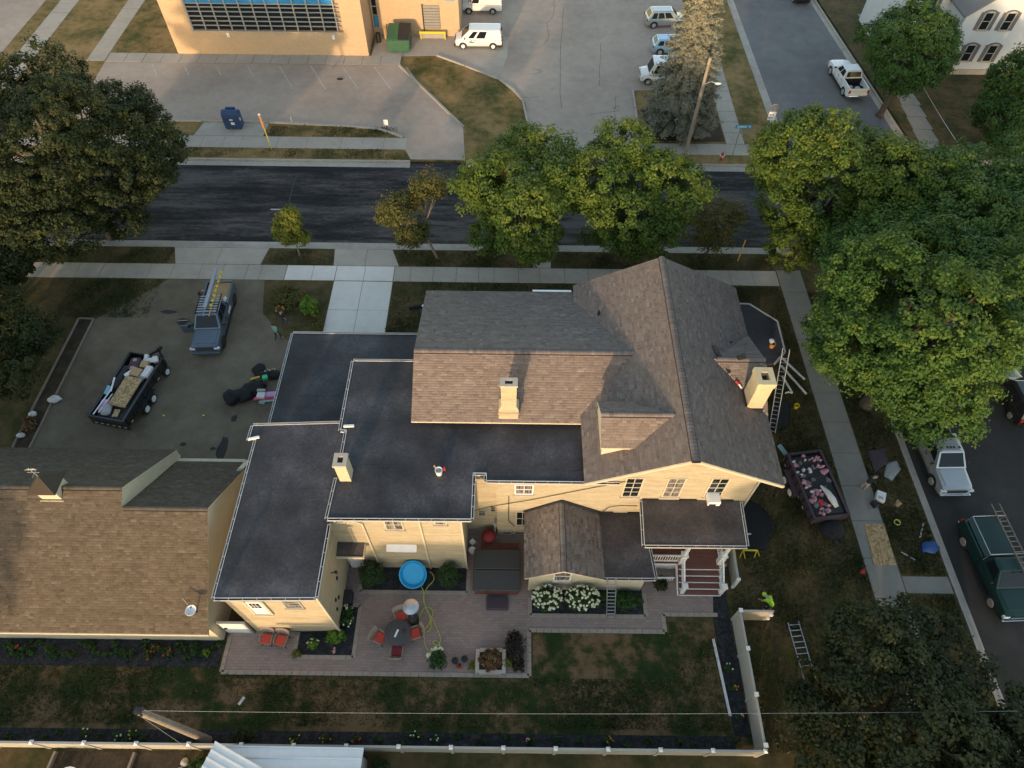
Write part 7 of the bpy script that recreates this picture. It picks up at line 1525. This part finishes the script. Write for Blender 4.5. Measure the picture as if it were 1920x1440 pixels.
grass('side_grass','dim grass of the side yard right of the house',[(12.5,20.6,4.6,36.4),(22.6,25.2,8,36)],90000,72,'grass_dim',holes=HOL)
grass('verge_grass','dry grass of the verges and front strip along the street',[(-60,20.5,38.25,40.0),(-9.2,20.5,30.8,36.5),(-34,-27,32.6,36.5),(-60,-10.2,51.75,53.1),(-23,-11,54.95,56.5)],90000,73,'grass',holes=[(-27.2,-19.6,38,40.1),(-14.3,-9.1,38,40.1),(1.5,3,38,40.2)])

# ================================================================== people
def person(label, loc, rz, J, mats, hair=True, cap=None):
    """J: joints in local metres (front looks to -Y). mats: torso, legs, feet"""
    t = thing('person',label,'person',loc,rz)
    names = ['pelvis','chest','neck','head','crown','shl','ell','wrl','hnl','shr','elr','wrr','hnr','hil','knl','anl','tol','hir','knr','anr','tor']
    rad = dict(pelvis=.145,chest=.165,neck=.06,head=.105,crown=.085,shl=.075,shr=.075,ell=.05,elr=.05,wrl=.036,wrr=.036,hnl=.036,hnr=.036,hil=.10,hir=.10,knl=.066,knr=.066,anl=.045,anr=.045,tol=.04,tor=.04)
    V = [J[n] for n in names]; ix = {n:i for i,n in enumerate(names)}
    E_ = [('pelvis','chest'),('chest','neck'),('neck','head'),('head','crown'),('chest','shl'),('shl','ell'),('ell','wrl'),('wrl','hnl'),('chest','shr'),('shr','elr'),('elr','wrr'),('wrr','hnr'),('pelvis','hil'),('hil','knl'),('knl','anl'),('anl','tol'),('pelvis','hir'),('hir','knr'),('knr','anr'),('anr','tor')]
    rr = [rad[n] for n in names]; EE = [(ix[a],ix[b_]) for a,b_ in E_]; reg = [n for n in names]
    for s in 'lr':                                   # five fingers per hand
        h = Vector(J['hn'+s]); w_ = Vector(J['wr'+s]); dd = (h-w_).normalized(); sd = dd.cross(Vector((0,1,0)))
        sd = sd.normalized() if sd.length > .1 else Vector((1,0,0))
        for k in range(5):
            off = sd*(.018*(k-2)); L_ = (.05,.075,.085,.078,.06)[k]
            p1 = h+off+dd*(.02 if k else -.01)+(sd*-.02 if k == 0 else Vector()); p2 = p1+(dd+(sd*-.5 if k == 0 else Vector((0,-.25,0)))).normalized()*L_
            V += [tuple(p1),tuple(p2)]; rr += [.011,.008]; reg += ['hn'+s]*2; n0 = len(V); EE += [(ix['hn'+s],n0-2),(n0-2,n0-1)]
    me = bpy.data.meshes.new('body'); me.from_pydata(V,EE,[]); o = bpy.data.objects.new('body',me); COL.objects.link(o)
    sk = o.modifiers.new('Skin','SKIN')
    for i,sv in enumerate(me.skin_vertices[0].data): sv.radius = (rr[i],rr[i]*(.8 if reg[i] in ('pelvis','chest') else 1)); sv.use_root = (i == 0)
    ss = o.modifiers.new('Sub','SUBSURF'); ss.levels = 2; ss.render_levels = 2
    dg = bpy.context.evaluated_depsgraph_get(); em = bpy.data.meshes.new_from_object(o.evaluated_get(dg)); bpy.data.objects.remove(o)
    segs = [(Vector(V[a]),Vector(V[b_]),reg[b_]) for a,b_ in EE]
    def cls(r_):
        if r_ in ('head','crown','neck') or r_.startswith('hn') or r_.startswith('wr'): return 0
        if r_[:2] in ('ch','sh','el'): return 1
        if r_[:2] in ('hi','kn','an'): return 2
        return 3 if r_.startswith('to') else 1
    em.materials.clear()
    for mt in (MT['skin'],MT[mats[0]],MT[mats[1]],MT[mats[2]]): em.materials.append(mt)
    for f_ in em.polygons:
        c = f_.center; best = min(segs,key=lambda s: (c-(s[0]+(s[1]-s[0])*max(0,min(1,(c-s[0]).dot(s[1]-s[0])/max(1e-6,(s[1]-s[0]).length_squared))))).length); f_.material_index = cls(best[2]); f_.use_smooth = True
    b_ = bpy.data.objects.new('body',em); _link(b_,t)
    hd = Vector(J['head'])*.5+Vector(J['crown'])*.5; up_ = (Vector(J['crown'])-Vector(J['neck'])).normalized()
    if hair:
        part(t,'hair' if not cap else 'cap',MT[cap or 'hair'],lambda m: m.ell(tuple(hd+up_*.045+Vector((0,.02,0))),(.118,.125,.10),12,8),world=False,smooth='all')
    fc = Vector((0,-.105,0)); base = Vector(J['head'])
    part(t,'nose',MT['skin'],lambda m: m.ell(tuple(base+fc+Vector((0,-.01,0))),(.015,.022,.025),6,5),world=False)
    for s in (-1,1):
        part(t,'eye',MT['ink'],lambda m: m.ell(tuple(base+Vector((s*.04,-.098,.035))),(.014,.01,.01),6,5),world=False); part(t,'ear',MT['skin'],lambda m: m.ell(tuple(base+Vector((s*.108,.01,.01))),(.015,.03,.04),6,5),world=False)
    part(t,'mouth',MT['red_dark'],lambda m: m.box(base.x-.025,base.x+.025,base.y-.108,base.y-.098,base.z-.055,base.z-.047),world=False)
    return t
STAND = dict(pelvis=(0,0,.98),chest=(0,.01,1.32),neck=(0,.02,1.52),head=(0,0,1.64),crown=(0,.01,1.73),shl=(-.19,.01,1.44),ell=(-.26,.05,1.15),wrl=(-.27,-.06,.92),hnl=(-.27,-.09,.85),shr=(.19,.01,1.44),elr=(.26,.05,1.15),wrr=(.27,-.08,.92),hnr=(.27,-.12,.85),hil=(-.10,0,.9),knl=(-.12,-.03,.5),anl=(-.12,.04,.08),tol=(-.13,-.13,.04),hir=(.10,0,.9),knr=(.12,-.02,.5),anr=(.12,.05,.08),tor=(.13,-.12,.04))
WALK = dict(STAND,knl=(-.11,-.16,.52),anl=(-.11,-.14,.1),tol=(-.11,-.31,.06),knr=(.11,.06,.5),anr=(.11,.26,.12),tor=(.11,.14,.04),ell=(-.25,.14,1.17),wrl=(-.26,.10,.93),hnl=(-.26,.08,.86),elr=(.25,-.06,1.16),wrr=(.26,-.24,.98),hnr=(.26,-.30,.93))
BEND = dict(pelvis=(0,.12,.92),chest=(0,-.20,1.12),neck=(0,-.40,1.16),head=(0,-.52,1.13),crown=(0,-.60,1.16),shl=(-.19,-.30,1.13),ell=(-.23,-.42,.86),wrl=(-.18,-.55,.66),hnl=(-.17,-.58,.59),shr=(.19,-.30,1.13),elr=(.23,-.42,.86),wrr=(.18,-.55,.66),hnr=(.17,-.58,.59),hil=(-.10,.10,.85),knl=(-.12,.0,.47),anl=(-.12,.06,.08),tol=(-.13,-.11,.04),hir=(.10,.10,.85),knr=(.12,.0,.47),anr=(.12,.06,.08),tor=(.13,-.11,.04))
person('person in a teal shirt and dark trousers walking on the driveway',((-16.82, 30.67)[0],(-16.82, 30.67)[1],.01),R(150),WALK,('teal','slate_cloth','shoe'))
person('person in a black top and blue jeans beside the street bed',((-16.59, 31.99)[0],(-16.59, 31.99)[1],.01),R(160),WALK,('dark_cloth','jeans','shoe'),cap='dark_cloth')
person('person in brown camouflage leaning over the pickup bed',(-23.25,34.4,.01),R(75),BEND,('camo','dark_cloth','shoe'),cap='camo')
person('person in a black top and pale trousers on the right sidewalk',((21.92, 19.29)[0],(21.92, 19.29)[1],.02),R(120),BEND,('dark_cloth','khaki','shoe'))
person('person in a bright hi vis shirt bending by the fence gate',(14.35,11.75,.01),R(215),BEND,('hivis','dark_cloth','shoe'),cap='hivis')
